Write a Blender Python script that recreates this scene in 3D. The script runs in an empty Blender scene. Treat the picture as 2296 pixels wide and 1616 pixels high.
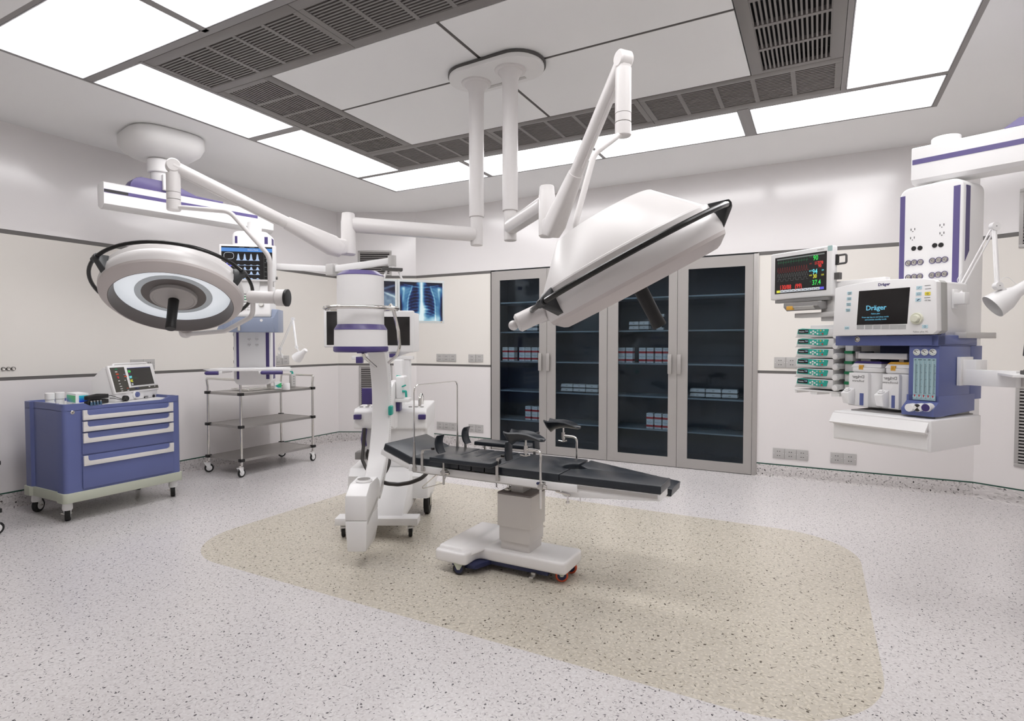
import bpy, bmesh, math, random
from mathutils import Vector, Matrix, Euler
random.seed(7)
PI = math.pi
sc = bpy.context.scene
COL = sc.collection
# ------------------------------------------------------------------ camera survey
# The camera stands at the origin, 1.35 m above the floor. view_ray turns a position noted in the
# photograph into a direction; Frame.at intersects it with a plane of the object being modelled,
# which gives that point's real coordinates in the object's own frame.
FPX, HCAM = 1284.3, 1.35
YAW, PITCH = math.radians(28.13), math.radians(-1.70)
FW = Vector((-math.sin(YAW) * math.cos(PITCH), math.cos(YAW) * math.cos(PITCH), math.sin(PITCH)))
RT = Vector((math.cos(YAW), math.sin(YAW), 0))
UP = RT.cross(FW)
CAM = Vector((0, 0, HCAM))
def view_ray(px, py):
    return FW + RT * ((px - 1148) / FPX) - UP * ((py - 808) / FPX)
def at_depth(px, py, D):
    return CAM + view_ray(px, py) * D
class Frame:
    def __init__(s, x, y, z=0, deg=0):
        s.loc = Vector((x, y, z)); s.deg = deg
        s.M = Matrix.Translation(s.loc) @ Matrix.Rotation(math.radians(deg), 4, 'Z')
        s.I = s.M.inverted()
    def at(s, px, py, axis, val):
        o = s.I @ CAM; r = s.I.to_3x3() @ view_ray(px, py)
        i = 'xyz'.index(axis)
        return o + r * ((val - o[i]) / r[i])
    def loc_of(s, w):
        return s.I @ Vector(w)
WORLD = Frame(0, 0)

# ------------------------------------------------------------------ materials
def s2l(c):
    return tuple(((v / 255) / 12.92 if v / 255 <= 0.04045 else ((v / 255 + 0.055) / 1.055) ** 2.4) for v in c)
MATS = {}
def mat(name, rgb=None, rough=0.5, metal=0.0, spec=0.5, coat=0.0, emit=0.0, bump=0.0, bscale=200):
    if name in MATS: return MATS[name]
    m = bpy.data.materials.new(name); m.use_nodes = True
    b = m.node_tree.nodes['Principled BSDF']
    c = s2l(rgb) + (1,)
    b.inputs['Base Color'].default_value = c
    b.inputs['Roughness'].default_value = rough
    b.inputs['Metallic'].default_value = metal
    b.inputs['Specular IOR Level'].default_value = spec
    b.inputs['Coat Weight'].default_value = coat
    b.inputs['Coat Roughness'].default_value = 0.15
    if emit:
        b.inputs['Emission Color'].default_value = c
        b.inputs['Emission Strength'].default_value = emit
    if bump:
        nt = m.node_tree
        n = nt.nodes.new('ShaderNodeTexNoise'); n.inputs['Scale'].default_value = bscale
        bp = nt.nodes.new('ShaderNodeBump'); bp.inputs['Strength'].default_value = bump
        bp.inputs['Distance'].default_value = 0.001
        tc = nt.nodes.new('ShaderNodeTexCoord')
        nt.links.new(tc.outputs['Object'], n.inputs['Vector'])
        nt.links.new(n.outputs['Fac'], bp.inputs['Height'])
        nt.links.new(bp.outputs['Normal'], b.inputs['Normal'])
    MATS[name] = m
    return m
def vary(m, amount=0.04, scale=3.0, rvar=0.1):
    """slight procedural mottling of colour and gloss"""
    nt = m.node_tree; b = nt.nodes['Principled BSDF']
    tc = nt.nodes.new('ShaderNodeTexCoord'); n = nt.nodes.new('ShaderNodeTexNoise')
    n.inputs['Scale'].default_value = scale; n.inputs['Detail'].default_value = 4
    nt.links.new(tc.outputs['Object'], n.inputs['Vector'])
    base = b.inputs['Base Color'].default_value[:]
    mx = nt.nodes.new('ShaderNodeMix'); mx.data_type = 'RGBA'
    mx.inputs[6].default_value = tuple(v * (1 - amount) for v in base[:3]) + (1,)
    mx.inputs[7].default_value = tuple(min(1, v * (1 + amount)) for v in base[:3]) + (1,)
    nt.links.new(n.outputs['Fac'], mx.inputs[0]); nt.links.new(mx.outputs[2], b.inputs['Base Color'])
    mr = nt.nodes.new('ShaderNodeMapRange'); r = b.inputs['Roughness'].default_value
    mr.inputs['To Min'].default_value = max(0, r - rvar * r); mr.inputs['To Max'].default_value = r + rvar * r
    nt.links.new(n.outputs['Fac'], mr.inputs['Value']); nt.links.new(mr.outputs[0], b.inputs['Roughness'])
    return m

# ------------------------------------------------------------------ mesh builder
def fillet(pts, r, n=6, closed=False):
    pts = [Vector(p) for p in pts]
    out = []
    N = len(pts)
    for i, p in enumerate(pts):
        if not closed and (i == 0 or i == N - 1):
            out.append(p); continue
        a = pts[(i - 1) % N]; b = pts[(i + 1) % N]
        u = (a - p); v = (b - p); lu, lv = u.length, v.length
        if lu < 1e-6 or lv < 1e-6: continue
        u /= lu; v /= lv
        ang = u.angle(v, PI)
        if ang > PI - 0.02 or ang < 0.02:
            out.append(p); continue
        t = min(r / math.tan(ang / 2), lu * 0.49, lv * 0.49)
        p0 = p + u * t; p1 = p + v * t
        for k in range(n + 1):
            s = k / n
            out.append(p0 * (1 - s) ** 2 + p * 2 * s * (1 - s) + p1 * s * s)
    return out
def rrect(x0, y0, x1, y1, r, n=5):
    c = [(x1 - r, y0 + r, -90), (x1 - r, y1 - r, 0), (x0 + r, y1 - r, 90), (x0 + r, y0 + r, 180)]
    out = []
    for cx, cy, a in c:
        for k in range(n + 1):
            t = math.radians(a + 90 * k / n)
            out.append((cx + r * math.cos(t), cy + r * math.sin(t)))
    return out
class MB:
    def __init__(s, m='white'):
        s.v = []; s.f = []; s.mi = []; s.mats = []; s.M = Matrix.Identity(4); s.cur = m
    def _m(s, m):
        m = m or s.cur
        if isinstance(m, str): m = MATS[m]
        if m not in s.mats: s.mats.append(m)
        return s.mats.index(m)
    def add(s, vs, fs, m=None):
        k = len(s.v); i = s._m(m)
        s.v += [s.M @ Vector(p) for p in vs]
        flip = s.M.to_3x3().determinant() < 0
        for f in fs:
            f = [k + q for q in f]
            s.f.append(f[::-1] if flip else f); s.mi.append(i)
        return s
    def bm(s, b, m=None):
        b.verts.index_update()
        s.add([v.co.copy() for v in b.verts], [[v.index for v in f.verts] for f in b.faces], m); b.free()
        return s
    def box(s, a, b, m=None, bev=0.0, seg=2, rot=None):
        a = Vector(a); b = Vector(b); lo = Vector(map(min, a, b)); hi = Vector(map(max, a, b))
        t = bmesh.new(); bmesh.ops.create_cube(t, size=1)
        d = hi - lo
        for v in t.verts: v.co = Vector((v.co.x * d.x, v.co.y * d.y, v.co.z * d.z))
        bev = min(bev, min(d) * 0.45)
        if bev > 0: bmesh.ops.bevel(t, geom=t.edges[:], offset=bev, segments=seg, affect='EDGES', profile=0.5)
        R = rot or Matrix.Identity(4); c = (lo + hi) / 2
        for v in t.verts: v.co = c + (R.to_3x3() @ v.co)
        return s.bm(t, m)
    def hull(s, pts, m=None, bev=0.0, seg=2):
        t = bmesh.new()
        for p in pts: t.verts.new(p)
        r = bmesh.ops.convex_hull(t, input=t.verts)
        junk = [g for g in r['geom_interior'] if isinstance(g, bmesh.types.BMVert)]
        if junk: bmesh.ops.delete(t, geom=junk, context='VERTS')
        bmesh.ops.dissolve_limit(t, angle_limit=0.01, verts=t.verts, edges=t.edges)
        bmesh.ops.recalc_face_normals(t, faces=t.faces)
        if bev > 0: bmesh.ops.bevel(t, geom=t.edges[:], offset=bev, segments=seg, affect='EDGES', profile=0.5)
        return s.bm(t, m)
    def prism(s, poly, a, b, ax='z', m=None, bev=0.0, seg=2):
        """poly 2D extruded along an axis. ax z: (x,y); ax y: (x,z); ax x: (y,z)"""
        def P(u, v, w):
            return {'z': (u, v, w), 'y': (u, w, v), 'x': (w, u, v)}[ax]
        t = bmesh.new()
        lo = [t.verts.new(P(u, v, a)) for u, v in poly]; hi = [t.verts.new(P(u, v, b)) for u, v in poly]
        n = len(poly)
        t.faces.new(lo[::-1]); t.faces.new(hi)
        for i in range(n): t.faces.new((lo[i], lo[(i + 1) % n], hi[(i + 1) % n], hi[i]))
        bmesh.ops.recalc_face_normals(t, faces=t.faces)
        if bev > 0:
            ed = [e for e in t.edges if (e.verts[0] in lo) == (e.verts[1] in lo)]
            if seg < 0: ed = t.edges[:]; seg = -seg
            bmesh.ops.bevel(t, geom=ed, offset=bev, segments=seg, affect='EDGES', profile=0.5, clamp_overlap=True)
        return s.bm(t, m)
    def lathe(s, prof, p0, axis=(0, 0, 1), m=None, n=32):
        """profile [(r, h)] turned about the axis through p0"""
        z = Vector(axis).normalized(); x = z.orthogonal().normalized(); y = z.cross(x); p0 = Vector(p0)
        vs = []; fs = []; rings = []
        for r, h in prof:
            if r < 1e-6:
                rings.append([len(vs)]); vs.append(p0 + z * h)
            else:
                rings.append(list(range(len(vs), len(vs) + n)))
                for k in range(n):
                    a = 2 * PI * k / n
                    vs.append(p0 + z * h + (x * math.cos(a) + y * math.sin(a)) * r)
        for A, B in zip(rings, rings[1:]):
            if len(A) == 1 and len(B) == 1: continue
            for k in range(n):
                k2 = (k + 1) % n
                if len(A) == 1: fs.append([A[0], B[k2], B[k]])
                elif len(B) == 1: fs.append([A[k], A[k2], B[0]])
                else: fs.append([A[k], A[k2], B[k2], B[k]])
        return s.add(vs, fs, m)
    def cyl(s, a, b, r, r2=None, m=None, n=24, bev=0.0):
        a = Vector(a); b = Vector(b); L = (b - a).length; r2 = r if r2 is None else r2
        if bev: prof = [(0, 0), (r - bev, 0), (r, bev), (r2, L - bev), (r2 - bev, L), (0, L)]
        else: prof = [(0, 0), (r, 0), (r2, L), (0, L)]
        return s.lathe(prof, a, b - a, m, n)
    def sphere(s, c, r, m=None, n=20, sc=(1, 1, 1)):
        t = bmesh.new(); bmesh.ops.create_uvsphere(t, u_segments=n, v_segments=n // 2, radius=r)
        for v in t.verts: v.co = Vector((v.co.x * sc[0], v.co.y * sc[1], v.co.z * sc[2])) + Vector(c)
        return s.bm(t, m)
    def tube(s, pts, r, m=None, n=12, fil=0.0, closed=False, flat=1.0):
        pts = fillet(pts, fil, 6, closed) if fil else [Vector(p) for p in pts]
        N = len(pts); vs = []; fs = []
        T = []
        for i in range(N):
            if closed: d = pts[(i + 1) % N] - pts[(i - 1) % N]
            else: d = pts[min(i + 1, N - 1)] - pts[max(i - 1, 0)]
            T.append(d.normalized())
        x = T[0].orthogonal().normalized()
        if abs(T[0].z) < 0.9: x = Vector((0, 0, 1)).cross(T[0]).normalized()
        for i in range(N):
            x = (x - T[i] * x.dot(T[i])).normalized(); y = T[i].cross(x)
            rr = r[i] if isinstance(r, (list, tuple)) else r
            for k in range(n):
                a = 2 * PI * k / n
                vs.append(pts[i] + (x * math.cos(a) + y * math.sin(a) * flat) * rr)
        for i in range(N if closed else N - 1):
            j = (i + 1) % N
            for k in range(n):
                k2 = (k + 1) % n
                fs.append([i * n + k, i * n + k2, j * n + k2, j * n + k])
        if not closed:
            fs.append(list(range(n))[::-1]); fs.append(list(range((N - 1) * n, N * n)))
        return s.add(vs, fs, m)
    def loft(s, rings, m=None, cap=True):
        n = len(rings[0]); vs = [p for R in rings for p in R]; fs = []
        for i in range(len(rings) - 1):
            for k in range(n):
                k2 = (k + 1) % n
                fs.append([i * n + k, i * n + k2, (i + 1) * n + k2, (i + 1) * n + k])
        if cap: fs.append(list(range(n))[::-1]); fs.append(list(range((len(rings) - 1) * n, len(rings) * n)))
        return s.add(vs, fs, m)
    def quad(s, a, b, c, d, m=None):
        return s.add([a, b, c, d], [[0, 1, 2, 3]], m)
    def text(s, txt, M, size=0.02, m=None, align='CENTER', th=0.0004, bold=0.0, mirror=False, xs=1.0):
        """lettering in the XY plane of matrix M"""
        cu = bpy.data.curves.new('t', 'FONT'); cu.body = txt; cu.size = size; cu.align_x = align
        cu.align_y = 'CENTER'; cu.extrude = th; cu.offset = bold; cu.resolution_u = 2
        ob = bpy.data.objects.new('t', cu); me = bpy.data.meshes.new_from_object(ob)
        S = Matrix.Diagonal(((-1 if mirror else 1) * xs, 1, 1, 1))
        old = s.M; s.M = old @ M @ S
        s.add([v.co.copy() for v in me.vertices], [list(p.vertices) for p in me.polygons], m)
        s.M = old
        bpy.data.objects.remove(ob); bpy.data.curves.remove(cu); bpy.data.meshes.remove(me)
        return s
    def line(s, pts, w, M, m=None, th=0.0004):
        """flat ribbon polyline in the XY plane of matrix M"""
        old = s.M; s.M = old @ M
        pts = [Vector((p[0], p[1], 0)) for p in pts]; vs = []; fs = []
        for i, p in enumerate(pts):
            d = pts[min(i + 1, len(pts) - 1)] - pts[max(i - 1, 0)]
            if d.length < 1e-9: d = Vector((1, 0, 0))
            nrm = Vector((-d.y, d.x, 0)).normalized() * w / 2
            vs += [p + nrm + Vector((0, 0, th)), p - nrm + Vector((0, 0, th))]
        for i in range(len(pts) - 1): fs.append([2 * i, 2 * i + 1, 2 * i + 3, 2 * i + 2])
        s.add(vs, fs, m); s.M = old
        return s
    def build(s, name, parent=None, label=None, sharp=35, smooth=True):
        me = bpy.data.meshes.new(name); me.from_pydata([tuple(v) for v in s.v], [], s.f)
        for m in s.mats: me.materials.append(m)
        me.polygons.foreach_set('material_index', s.mi)
        if smooth:
            me.polygons.foreach_set('use_smooth', [True] * len(me.polygons))
            me.update(); me.set_sharp_from_angle(angle=math.radians(sharp))
        me.update()
        o = bpy.data.objects.new(name, me); COL.objects.link(o)
        if parent is not None: o.parent = parent
        if label: o['label'] = label
        return o
def plane_M(o, x, y):
    """matrix whose XY plane passes through o with axes x and y"""
    x = Vector(x).normalized(); z = x.cross(Vector(y)).normalized(); y = z.cross(x)
    M = Matrix((x, y, z)).transposed().to_4x4(); M.translation = Vector(o)
    return M
def thing(name, label, cat, fr, group=None):
    o = bpy.data.objects.new(name, None); COL.objects.link(o); o.empty_display_size = 0.1
    if isinstance(fr, Frame): o.location = fr.loc; o.rotation_euler = (0, 0, math.radians(fr.deg))
    else: o.location = fr
    o['label'] = label; o['category'] = cat
    if group: o['group'] = group
    return o
def tag(o, label, cat, group=None):
    o['label'] = label; o['category'] = cat
    if group: o['group'] = group
    return o
def struct(o):
    o['kind'] = 'structure'; return o
def kids(o): return [c for c in bpy.data.objects if c.parent == o]
def copy_tree(o, parent=None):
    c = o.copy(); COL.objects.link(c); c.parent = parent
    for ch in kids(o): copy_tree(ch, c)
    return c
def rotM(axis, deg): return Matrix.Rotation(math.radians(deg), 4, axis)
def T(*p): return Matrix.Translation(Vector(p))

# palette
mat('white', (237, 236, 236), 0.42, coat=0.1)
mat('white_gloss', (242, 240, 240), 0.22, coat=0.3)
mat('white_matte', (232, 231, 230), 0.6)
mat('lamp_white', (224, 221, 220), 0.32)
mat('lamp_rim', (205, 198, 196), 0.4)
mat('grey_light', (196, 194, 192), 0.5)
mat('grey_mid', (140, 138, 137), 0.5)
mat('grey_dark', (82, 80, 79), 0.5)
mat('trim_grey', (104, 101, 99), 0.4)
mat('frame_grey', (146, 143, 142), 0.4, metal=0.2)
mat('black', (22, 21, 21), 0.45)
mat('black_gloss', (18, 18, 19), 0.15)
mat('rubber', (20, 19, 19), 0.6)
mat('hose', (52, 48, 46), 0.45)
mat('vinyl', (34, 39, 46), 0.3, spec=0.45, bump=0.25, bscale=260)
mat('vinyl_side', (38, 40, 43), 0.45, bump=0.25, bscale=260)
mat('chrome', (222, 220, 216), 0.12, metal=1)
mat('steel', (190, 188, 184), 0.3, metal=1)
mat('steel_brushed', (176, 173, 170), 0.38, metal=0.9)
mat('purple', (94, 84, 136), 0.35)
mat('purple_dark', (66, 54, 112), 0.35)
mat('navy', (38, 44, 82), 0.4)
mat('cart_blue', (98, 108, 158), 0.36)
mat('mach_blue', (92, 103, 156), 0.36)
mat('slate_blue', (140, 150, 172), 0.4)
mat('sage', (190, 194, 178), 0.45)
mat('teal', (42, 168, 152), 0.4)
mat('green', (30, 130, 84), 0.45)
mat('orange_red', (206, 84, 50), 0.5)
mat('amber', (226, 172, 66), 0.4)
mat('red', (196, 44, 52), 0.45)
mat('ink', (52, 60, 96), 0.6)
mat('ink_dark', (46, 44, 46), 0.6)
mat('ink_grey', (150, 148, 148), 0.6)
mat('screen_off', (26, 24, 25), 0.12)
mat('door_grey', (172, 168, 165), 0.34, metal=0.25)
mat('shelf_grey', (146, 156, 164), 0.4)
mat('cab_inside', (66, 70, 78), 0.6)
mat('socket_grey', (186, 184, 182), 0.4, metal=0.15)
mat('grille_grey', (128, 124, 122), 0.45)
mat('duct_dark', (30, 28, 28), 0.8)
for _n in ('white', 'white_matte', 'grey_light', 'vinyl', 'cart_blue', 'mach_blue', 'door_grey', 'steel_brushed'):
    if _n == 'vinyl': vary(MATS[_n], 0.08, 5, 0.25)
    else: vary(MATS[_n], 0.015, 4, 0.12)
def glow(name, rgb, e=1.0):
    """lit display colour"""
    if name in MATS: return MATS[name]
    m = bpy.data.materials.new(name); m.use_nodes = True; nt = m.node_tree
    b = nt.nodes['Principled BSDF']; b.inputs['Base Color'].default_value = (0.01, 0.01, 0.01, 1)
    b.inputs['Roughness'].default_value = 0.15
    b.inputs['Emission Color'].default_value = s2l(rgb) + (1,); b.inputs['Emission Strength'].default_value = e
    MATS[name] = m; return m
glow('g_green', (60, 220, 90)); glow('g_red', (226, 60, 52)); glow('g_cyan', (110, 225, 235)); glow('g_yellow', (222, 222, 70))
glow('g_white', (214, 220, 228)); glow('g_blue', (86, 142, 214)); glow('g_violet', (96, 92, 220)); glow('g_dimred', (150, 52, 50))
glow('g_dimgreen', (46, 110, 74)); glow('g_grey', (120, 124, 122)); glow('g_purple', (160, 60, 200)); glow('g_lblue', (178, 200, 232))
glow('g_logo', (106, 184, 214)); glow('g_black', (14, 12, 13)); glow('g_navy', (34, 36, 110))
# ------------------------------------------------------------------ room
ZC = 3.14; XL = -5.826; YB = 6.32; XR = 2.17; YF = -1.0
CLX, CLY = -4.869, 5.82      # back-left chamfer: (XL, CLY) to (CLX, YB)
CRX, CRY = 1.217, 5.82       # back-right chamfer: (CRX, YB) to (XR, CRY)

def math_node(nt, op, a=None, b=None, c=None):
    n = nt.nodes.new('ShaderNodeMath'); n.operation = op
    for i, v in enumerate((a, b, c)):
        if v is None: continue
        if isinstance(v, (int, float)): n.inputs[i].default_value = v
        else: nt.links.new(v, n.inputs[i])
    return n.outputs[0]
def fleck_layer(nt, vec, cell, L, W, curve, chance, seed, lvar=0.6):
    """one layer of curved chips: returns a 0..1 mask"""
    mp = nt.nodes.new('ShaderNodeVectorMath'); mp.operation = 'SCALE'; mp.inputs['Scale'].default_value = 1 / cell
    ad = nt.nodes.new('ShaderNodeVectorMath'); ad.operation = 'ADD'; ad.inputs[1].default_value = (seed * 13.7, seed * 7.3, 0)
    nt.links.new(vec, mp.inputs[0]); nt.links.new(mp.outputs[0], ad.inputs[0])
    vo = nt.nodes.new('ShaderNodeTexVoronoi'); vo.voronoi_dimensions = '2D'; vo.inputs['Scale'].default_value = 1
    nt.links.new(ad.outputs[0], vo.inputs['Vector'])
    d = nt.nodes.new('ShaderNodeVectorMath'); d.operation = 'SUBTRACT'
    nt.links.new(ad.outputs[0], d.inputs[0]); nt.links.new(vo.outputs['Position'], d.inputs[1])
    sx = nt.nodes.new('ShaderNodeSeparateXYZ'); nt.links.new(d.outputs[0], sx.inputs[0])
    sr = nt.nodes.new('ShaderNodeSeparateColor'); nt.links.new(vo.outputs['Color'], sr.inputs[0])
    ang = math_node(nt, 'MULTIPLY', sr.outputs[0], 2 * PI)
    cs = math_node(nt, 'COSINE', ang); sn = math_node(nt, 'SINE', ang)
    rx = math_node(nt, 'ADD', math_node(nt, 'MULTIPLY', sx.outputs[0], cs), math_node(nt, 'MULTIPLY', sx.outputs[1], sn))
    ry = math_node(nt, 'SUBTRACT', math_node(nt, 'MULTIPLY', sx.outputs[1], cs), math_node(nt, 'MULTIPLY', sx.outputs[0], sn))
    cv = math_node(nt, 'MULTIPLY', math_node(nt, 'SUBTRACT', sr.outputs[1], 0.5), curve * 2)
    ry = math_node(nt, 'ADD', ry, math_node(nt, 'MULTIPLY', math_node(nt, 'MULTIPLY', rx, rx), cv))
    Lc = math_node(nt, 'MULTIPLY_ADD', sr.outputs[2], lvar * L / cell, (1 - lvar) * L / cell)
    # thickness tapers to the tips
    tt = math_node(nt, 'DIVIDE', math_node(nt, 'ABSOLUTE', rx), Lc)
    w = math_node(nt, 'MULTIPLY', math_node(nt, 'SUBTRACT', 1.0, math_node(nt, 'MULTIPLY', tt, tt)), W / cell)
    inside = math_node(nt, 'GREATER_THAN', w, math_node(nt, 'ABSOLUTE', ry))
    rnd = math_node(nt, 'FRACT', math_node(nt, 'MULTIPLY', math_node(nt, 'ADD', sr.outputs[0], sr.outputs[1]), 17.31))
    return math_node(nt, 'MULTIPLY', inside, math_node(nt, 'LESS_THAN', rnd, chance))
def mixc(nt, fac, a, b):
    n = nt.nodes.new('ShaderNodeMix'); n.data_type = 'RGBA'
    if isinstance(fac, (int, float)): n.inputs[0].default_value = fac
    else: nt.links.new(fac, n.inputs[0])
    for i, v in ((6, a), (7, b)):
        if isinstance(v, tuple): n.inputs[i].default_value = v + (1,)
        else: nt.links.new(v, n.inputs[i])
    return n.outputs[2]
def speckled(name, base, light, mid, dark, rough, inlay=None, plane='xy', big=1.0):
    m = bpy.data.materials.new(name); m.use_nodes = True; nt = m.node_tree; b = nt.nodes['Principled BSDF']
    geo = nt.nodes.new('ShaderNodeNewGeometry')
    sp = nt.nodes.new('ShaderNodeSeparateXYZ'); nt.links.new(geo.outputs['Position'], sp.inputs[0])
    cb = nt.nodes.new('ShaderNodeCombineXYZ')
    if plane == 'xy': nt.links.new(sp.outputs[0], cb.inputs[0]); nt.links.new(sp.outputs[1], cb.inputs[1])
    else:
        nt.links.new(math_node(nt, 'ADD', sp.outputs[0], sp.outputs[1]), cb.inputs[0]); nt.links.new(sp.outputs[2], cb.inputs[1])
    vec = cb.outputs[0]
    # wobble so chips are not perfect arcs
    nz = nt.nodes.new('ShaderNodeTexNoise'); nz.inputs['Scale'].default_value = 90; nz.inputs['Detail'].default_value = 2
    nt.links.new(vec, nz.inputs['Vector'])
    wv = nt.nodes.new('ShaderNodeVectorMath'); wv.operation = 'MULTIPLY_ADD'
    wv.inputs[1].default_value = (0.006, 0.006, 0); nt.links.new(nz.outputs['Color'], wv.inputs[0]); nt.links.new(vec, wv.inputs[2])
    v2 = wv.outputs[0]
    def coat(bs, li, mi, dk, k=1.0, dens=1.0, s=0):
        c = mixc(nt, fleck_layer(nt, v2, 0.015 * k, 0.011 * k, 0.0035 * k, 1.2, 0.85, 1 + s), bs, li)
        c = mixc(nt, fleck_layer(nt, v2, 0.022 * k, 0.012 * k, 0.0035 * k, 1.2, 0.6, 2 + s), c, mi)
        soft = tuple(0.5 * (a_ + b_) for a_, b_ in zip(mi, dk))
        c = mixc(nt, fleck_layer(nt, v2, 0.021 * k, 0.0100 * k, 0.0009 * k, 1.6, 0.6 * dens, 3 + s), c, soft)
        c = mixc(nt, fleck_layer(nt, v2, 0.030 * k, 0.0105 * k, 0.0013 * k, 1.8, 0.55 * dens, 4 + s), c, dk)
        c = mixc(nt, fleck_layer(nt, v2, 0.044 * k, 0.0080 * k, 0.0020 * k, 1.4, 0.55 * dens, 6 + s), c, dk)
        c = mixc(nt, fleck_layer(nt, v2, 0.085 * k, 0.0075 * k, 0.0042 * k, 0.8, 0.6 * dens, 5 + s), c, dk)
        return c
    col = coat(base, light, mid, dark, k=big)
    if inlay:
        x0, y0, x1, y1, r, cols = inlay
        dx = math_node(nt, 'SUBTRACT', math_node(nt, 'ABSOLUTE', math_node(nt, 'SUBTRACT', sp.outputs[0], (x0 + x1) / 2)), (x1 - x0) / 2 - r)
        dy = math_node(nt, 'SUBTRACT', math_node(nt, 'ABSOLUTE', math_node(nt, 'SUBTRACT', sp.outputs[1], (y0 + y1) / 2)), (y1 - y0) / 2 - r)
        dx = math_node(nt, 'MAXIMUM', dx, 0.0); dy = math_node(nt, 'MAXIMUM', dy, 0.0)
        dd = math_node(nt, 'SQRT', math_node(nt, 'ADD', math_node(nt, 'MULTIPLY', dx, dx), math_node(nt, 'MULTIPLY', dy, dy)))
        msk = math_node(nt, 'LESS_THAN', dd, r)
        col = mixc(nt, msk, col, coat(*cols, k=1.3, dens=0.9, s=20))
    nt.links.new(col, b.inputs['Base Color'])
    n2 = nt.nodes.new('ShaderNodeTexNoise'); n2.inputs['Scale'].default_value = 1.6; n2.inputs['Detail'].default_value = 3
    nt.links.new(geo.outputs['Position'], n2.inputs['Vector'])
    mr = nt.nodes.new('ShaderNodeMapRange'); mr.inputs['To Min'].default_value = rough - 0.06; mr.inputs['To Max'].default_value = rough + 0.06
    nt.links.new(n2.outputs['Fac'], mr.inputs['Value']); nt.links.new(mr.outputs[0], b.inputs['Roughness'])
    b.inputs['Specular IOR Level'].default_value = 0.4
    MATS[name] = m
    return m
speckled('floor_vinyl', s2l((212, 208, 208)), s2l((219, 216, 216)), s2l((199, 194, 195)), s2l((84, 81, 85)), 0.24,
         inlay=(-3.75, 2.215, 0.252, 4.575, 0.5, (s2l((199, 192, 179)), s2l((213, 206, 192)), s2l((190, 182, 167)), s2l((92, 84, 74)))))
speckled('base_terrazzo', s2l((196, 191, 190)), s2l((206, 202, 200)), s2l((170, 165, 163)), s2l((58, 55, 54)), 0.4, plane='side', big=1.5)
mat('wall_upper', (232, 229, 229), 0.2, spec=0.5, coat=0.7)
mat('wall_mid', (231, 227, 221), 0.42, spec=0.4)
mat('wall_low', (231, 227, 226), 0.42, spec=0.4)
mat('ceiling_paint', (246, 246, 246), 0.62)
mat('ceiling_panel', (242, 242, 242), 0.6)
mat('green_line', (26, 72, 58), 0.5)
for _n in ('wall_upper', 'wall_mid', 'wall_low', 'ceiling_paint', 'ceiling_panel'): vary(MATS[_n], 0.02, 1.3, 0.15)

fl = MB('floor_vinyl'); fl.box((XL - 0.3, YF - 0.3, -0.1), (XR + 0.3, YB + 0.9, 0)); struct(fl.build('floor', smooth=False))

def wall(name, p, q, cuts=None):
    """wall from p to q (plan points), its face on the left-hand normal side; cuts: list of (s0, s1, z_top) built-in openings from the floor"""
    p = Vector((p[0], p[1], 0)); q = Vector((q[0], q[1], 0)); d = (q - p); L = d.length; d.normalize()
    nrm = Vector((d.y, -d.x, 0))            # points into the room
    M = Matrix((d, -nrm, Vector((0, 0, 1)))).transposed().to_4x4(); M.translation = p
    w = MB('wall_low'); w.M = M
    tr = MB('trim_grey'); tr.M = M; bs = MB('base_terrazzo'); bs.M = M
    spans = []; s = 0
    for c in (cuts or []):
        spans.append((s, c[0])); s = c[1]
    spans.append((s, L))
    for a, b in spans:
        w.box((a, 0, 0), (b, 0.12, 1.048), 'wall_low'); w.box((a, 0.012, 1.048), (b, 0.12, 1.076), 'trim_grey')
        w.box((a, 0, 1.076), (b, 0.12, 2.240), 'wall_mid'); w.box((a, 0.012, 2.240), (b, 0.12, 2.276), 'trim_grey')
        tr.box((a, 0.004, 1.050), (b, 0.012, 1.0745)); tr.box((a, 0.004, 2.242), (b, 0.012, 2.2745))
        bs.prism([(-0.018, 0.0), (-0.006, 0.012), (-0.002, 0.03), (-0.002, 0.125), (0.0, 0.127), (0.0, 0)], a, b, 'x')
        bs.box((a, -0.0025, 0.125), (b, 0, 0.1365), 'green_line')
    w.box((0, 0, 2.276), (L, 0.12, ZC + 0.1), 'wall_upper')
    struct(w.build('wall_' + name, smooth=False)); struct(tr.build('trim_' + str(TR.append(1) or len(TR)), smooth=False))
    struct(bs.build('baseboard_' + name, sharp=50))
    return M
TR = []
wall('left', (XL, YF), (XL, CLY))
MCL = wall('back_left', (XL, CLY), (CLX, YB))
CAB0, CAB1, CABZ = -3.684, -0.552, 2.262
wall('back', (CLX, YB), (CRX, YB), [(CAB0 - CLX, CAB1 - CLX, CABZ)])
MCR = wall('back_right', (CRX, YB), (XR, CRY))
wall('right', (XR, CRY), (XR, YF))
wall('front', (XR, YF), (XL, YF))

# ------------------------------------------------------------------ ceiling
GX = [-4.445, 0.765]; GY = [1.505, 5.385]           # light field outline
c = MB('ceiling_paint')
a0, a1, b0, b1 = XL - 0.3, XR + 0.3, YF - 0.3, YB + 0.5
for lo, hi in (((a0, b0), (GX[0], b1)), ((GX[1], b0), (a1, b1)), ((GX[0], b0), (GX[1], GY[0])), ((GX[0], GY[1]), (GX[1], b1))):
    c.box((lo[0], lo[1], ZC), (hi[0], hi[1], ZC + 0.25))
c.box((a0, b0, ZC + 0.25), (a1, b1, ZC + 0.3), 'duct_dark')
struct(c.build('ceiling', smooth=False))
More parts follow.
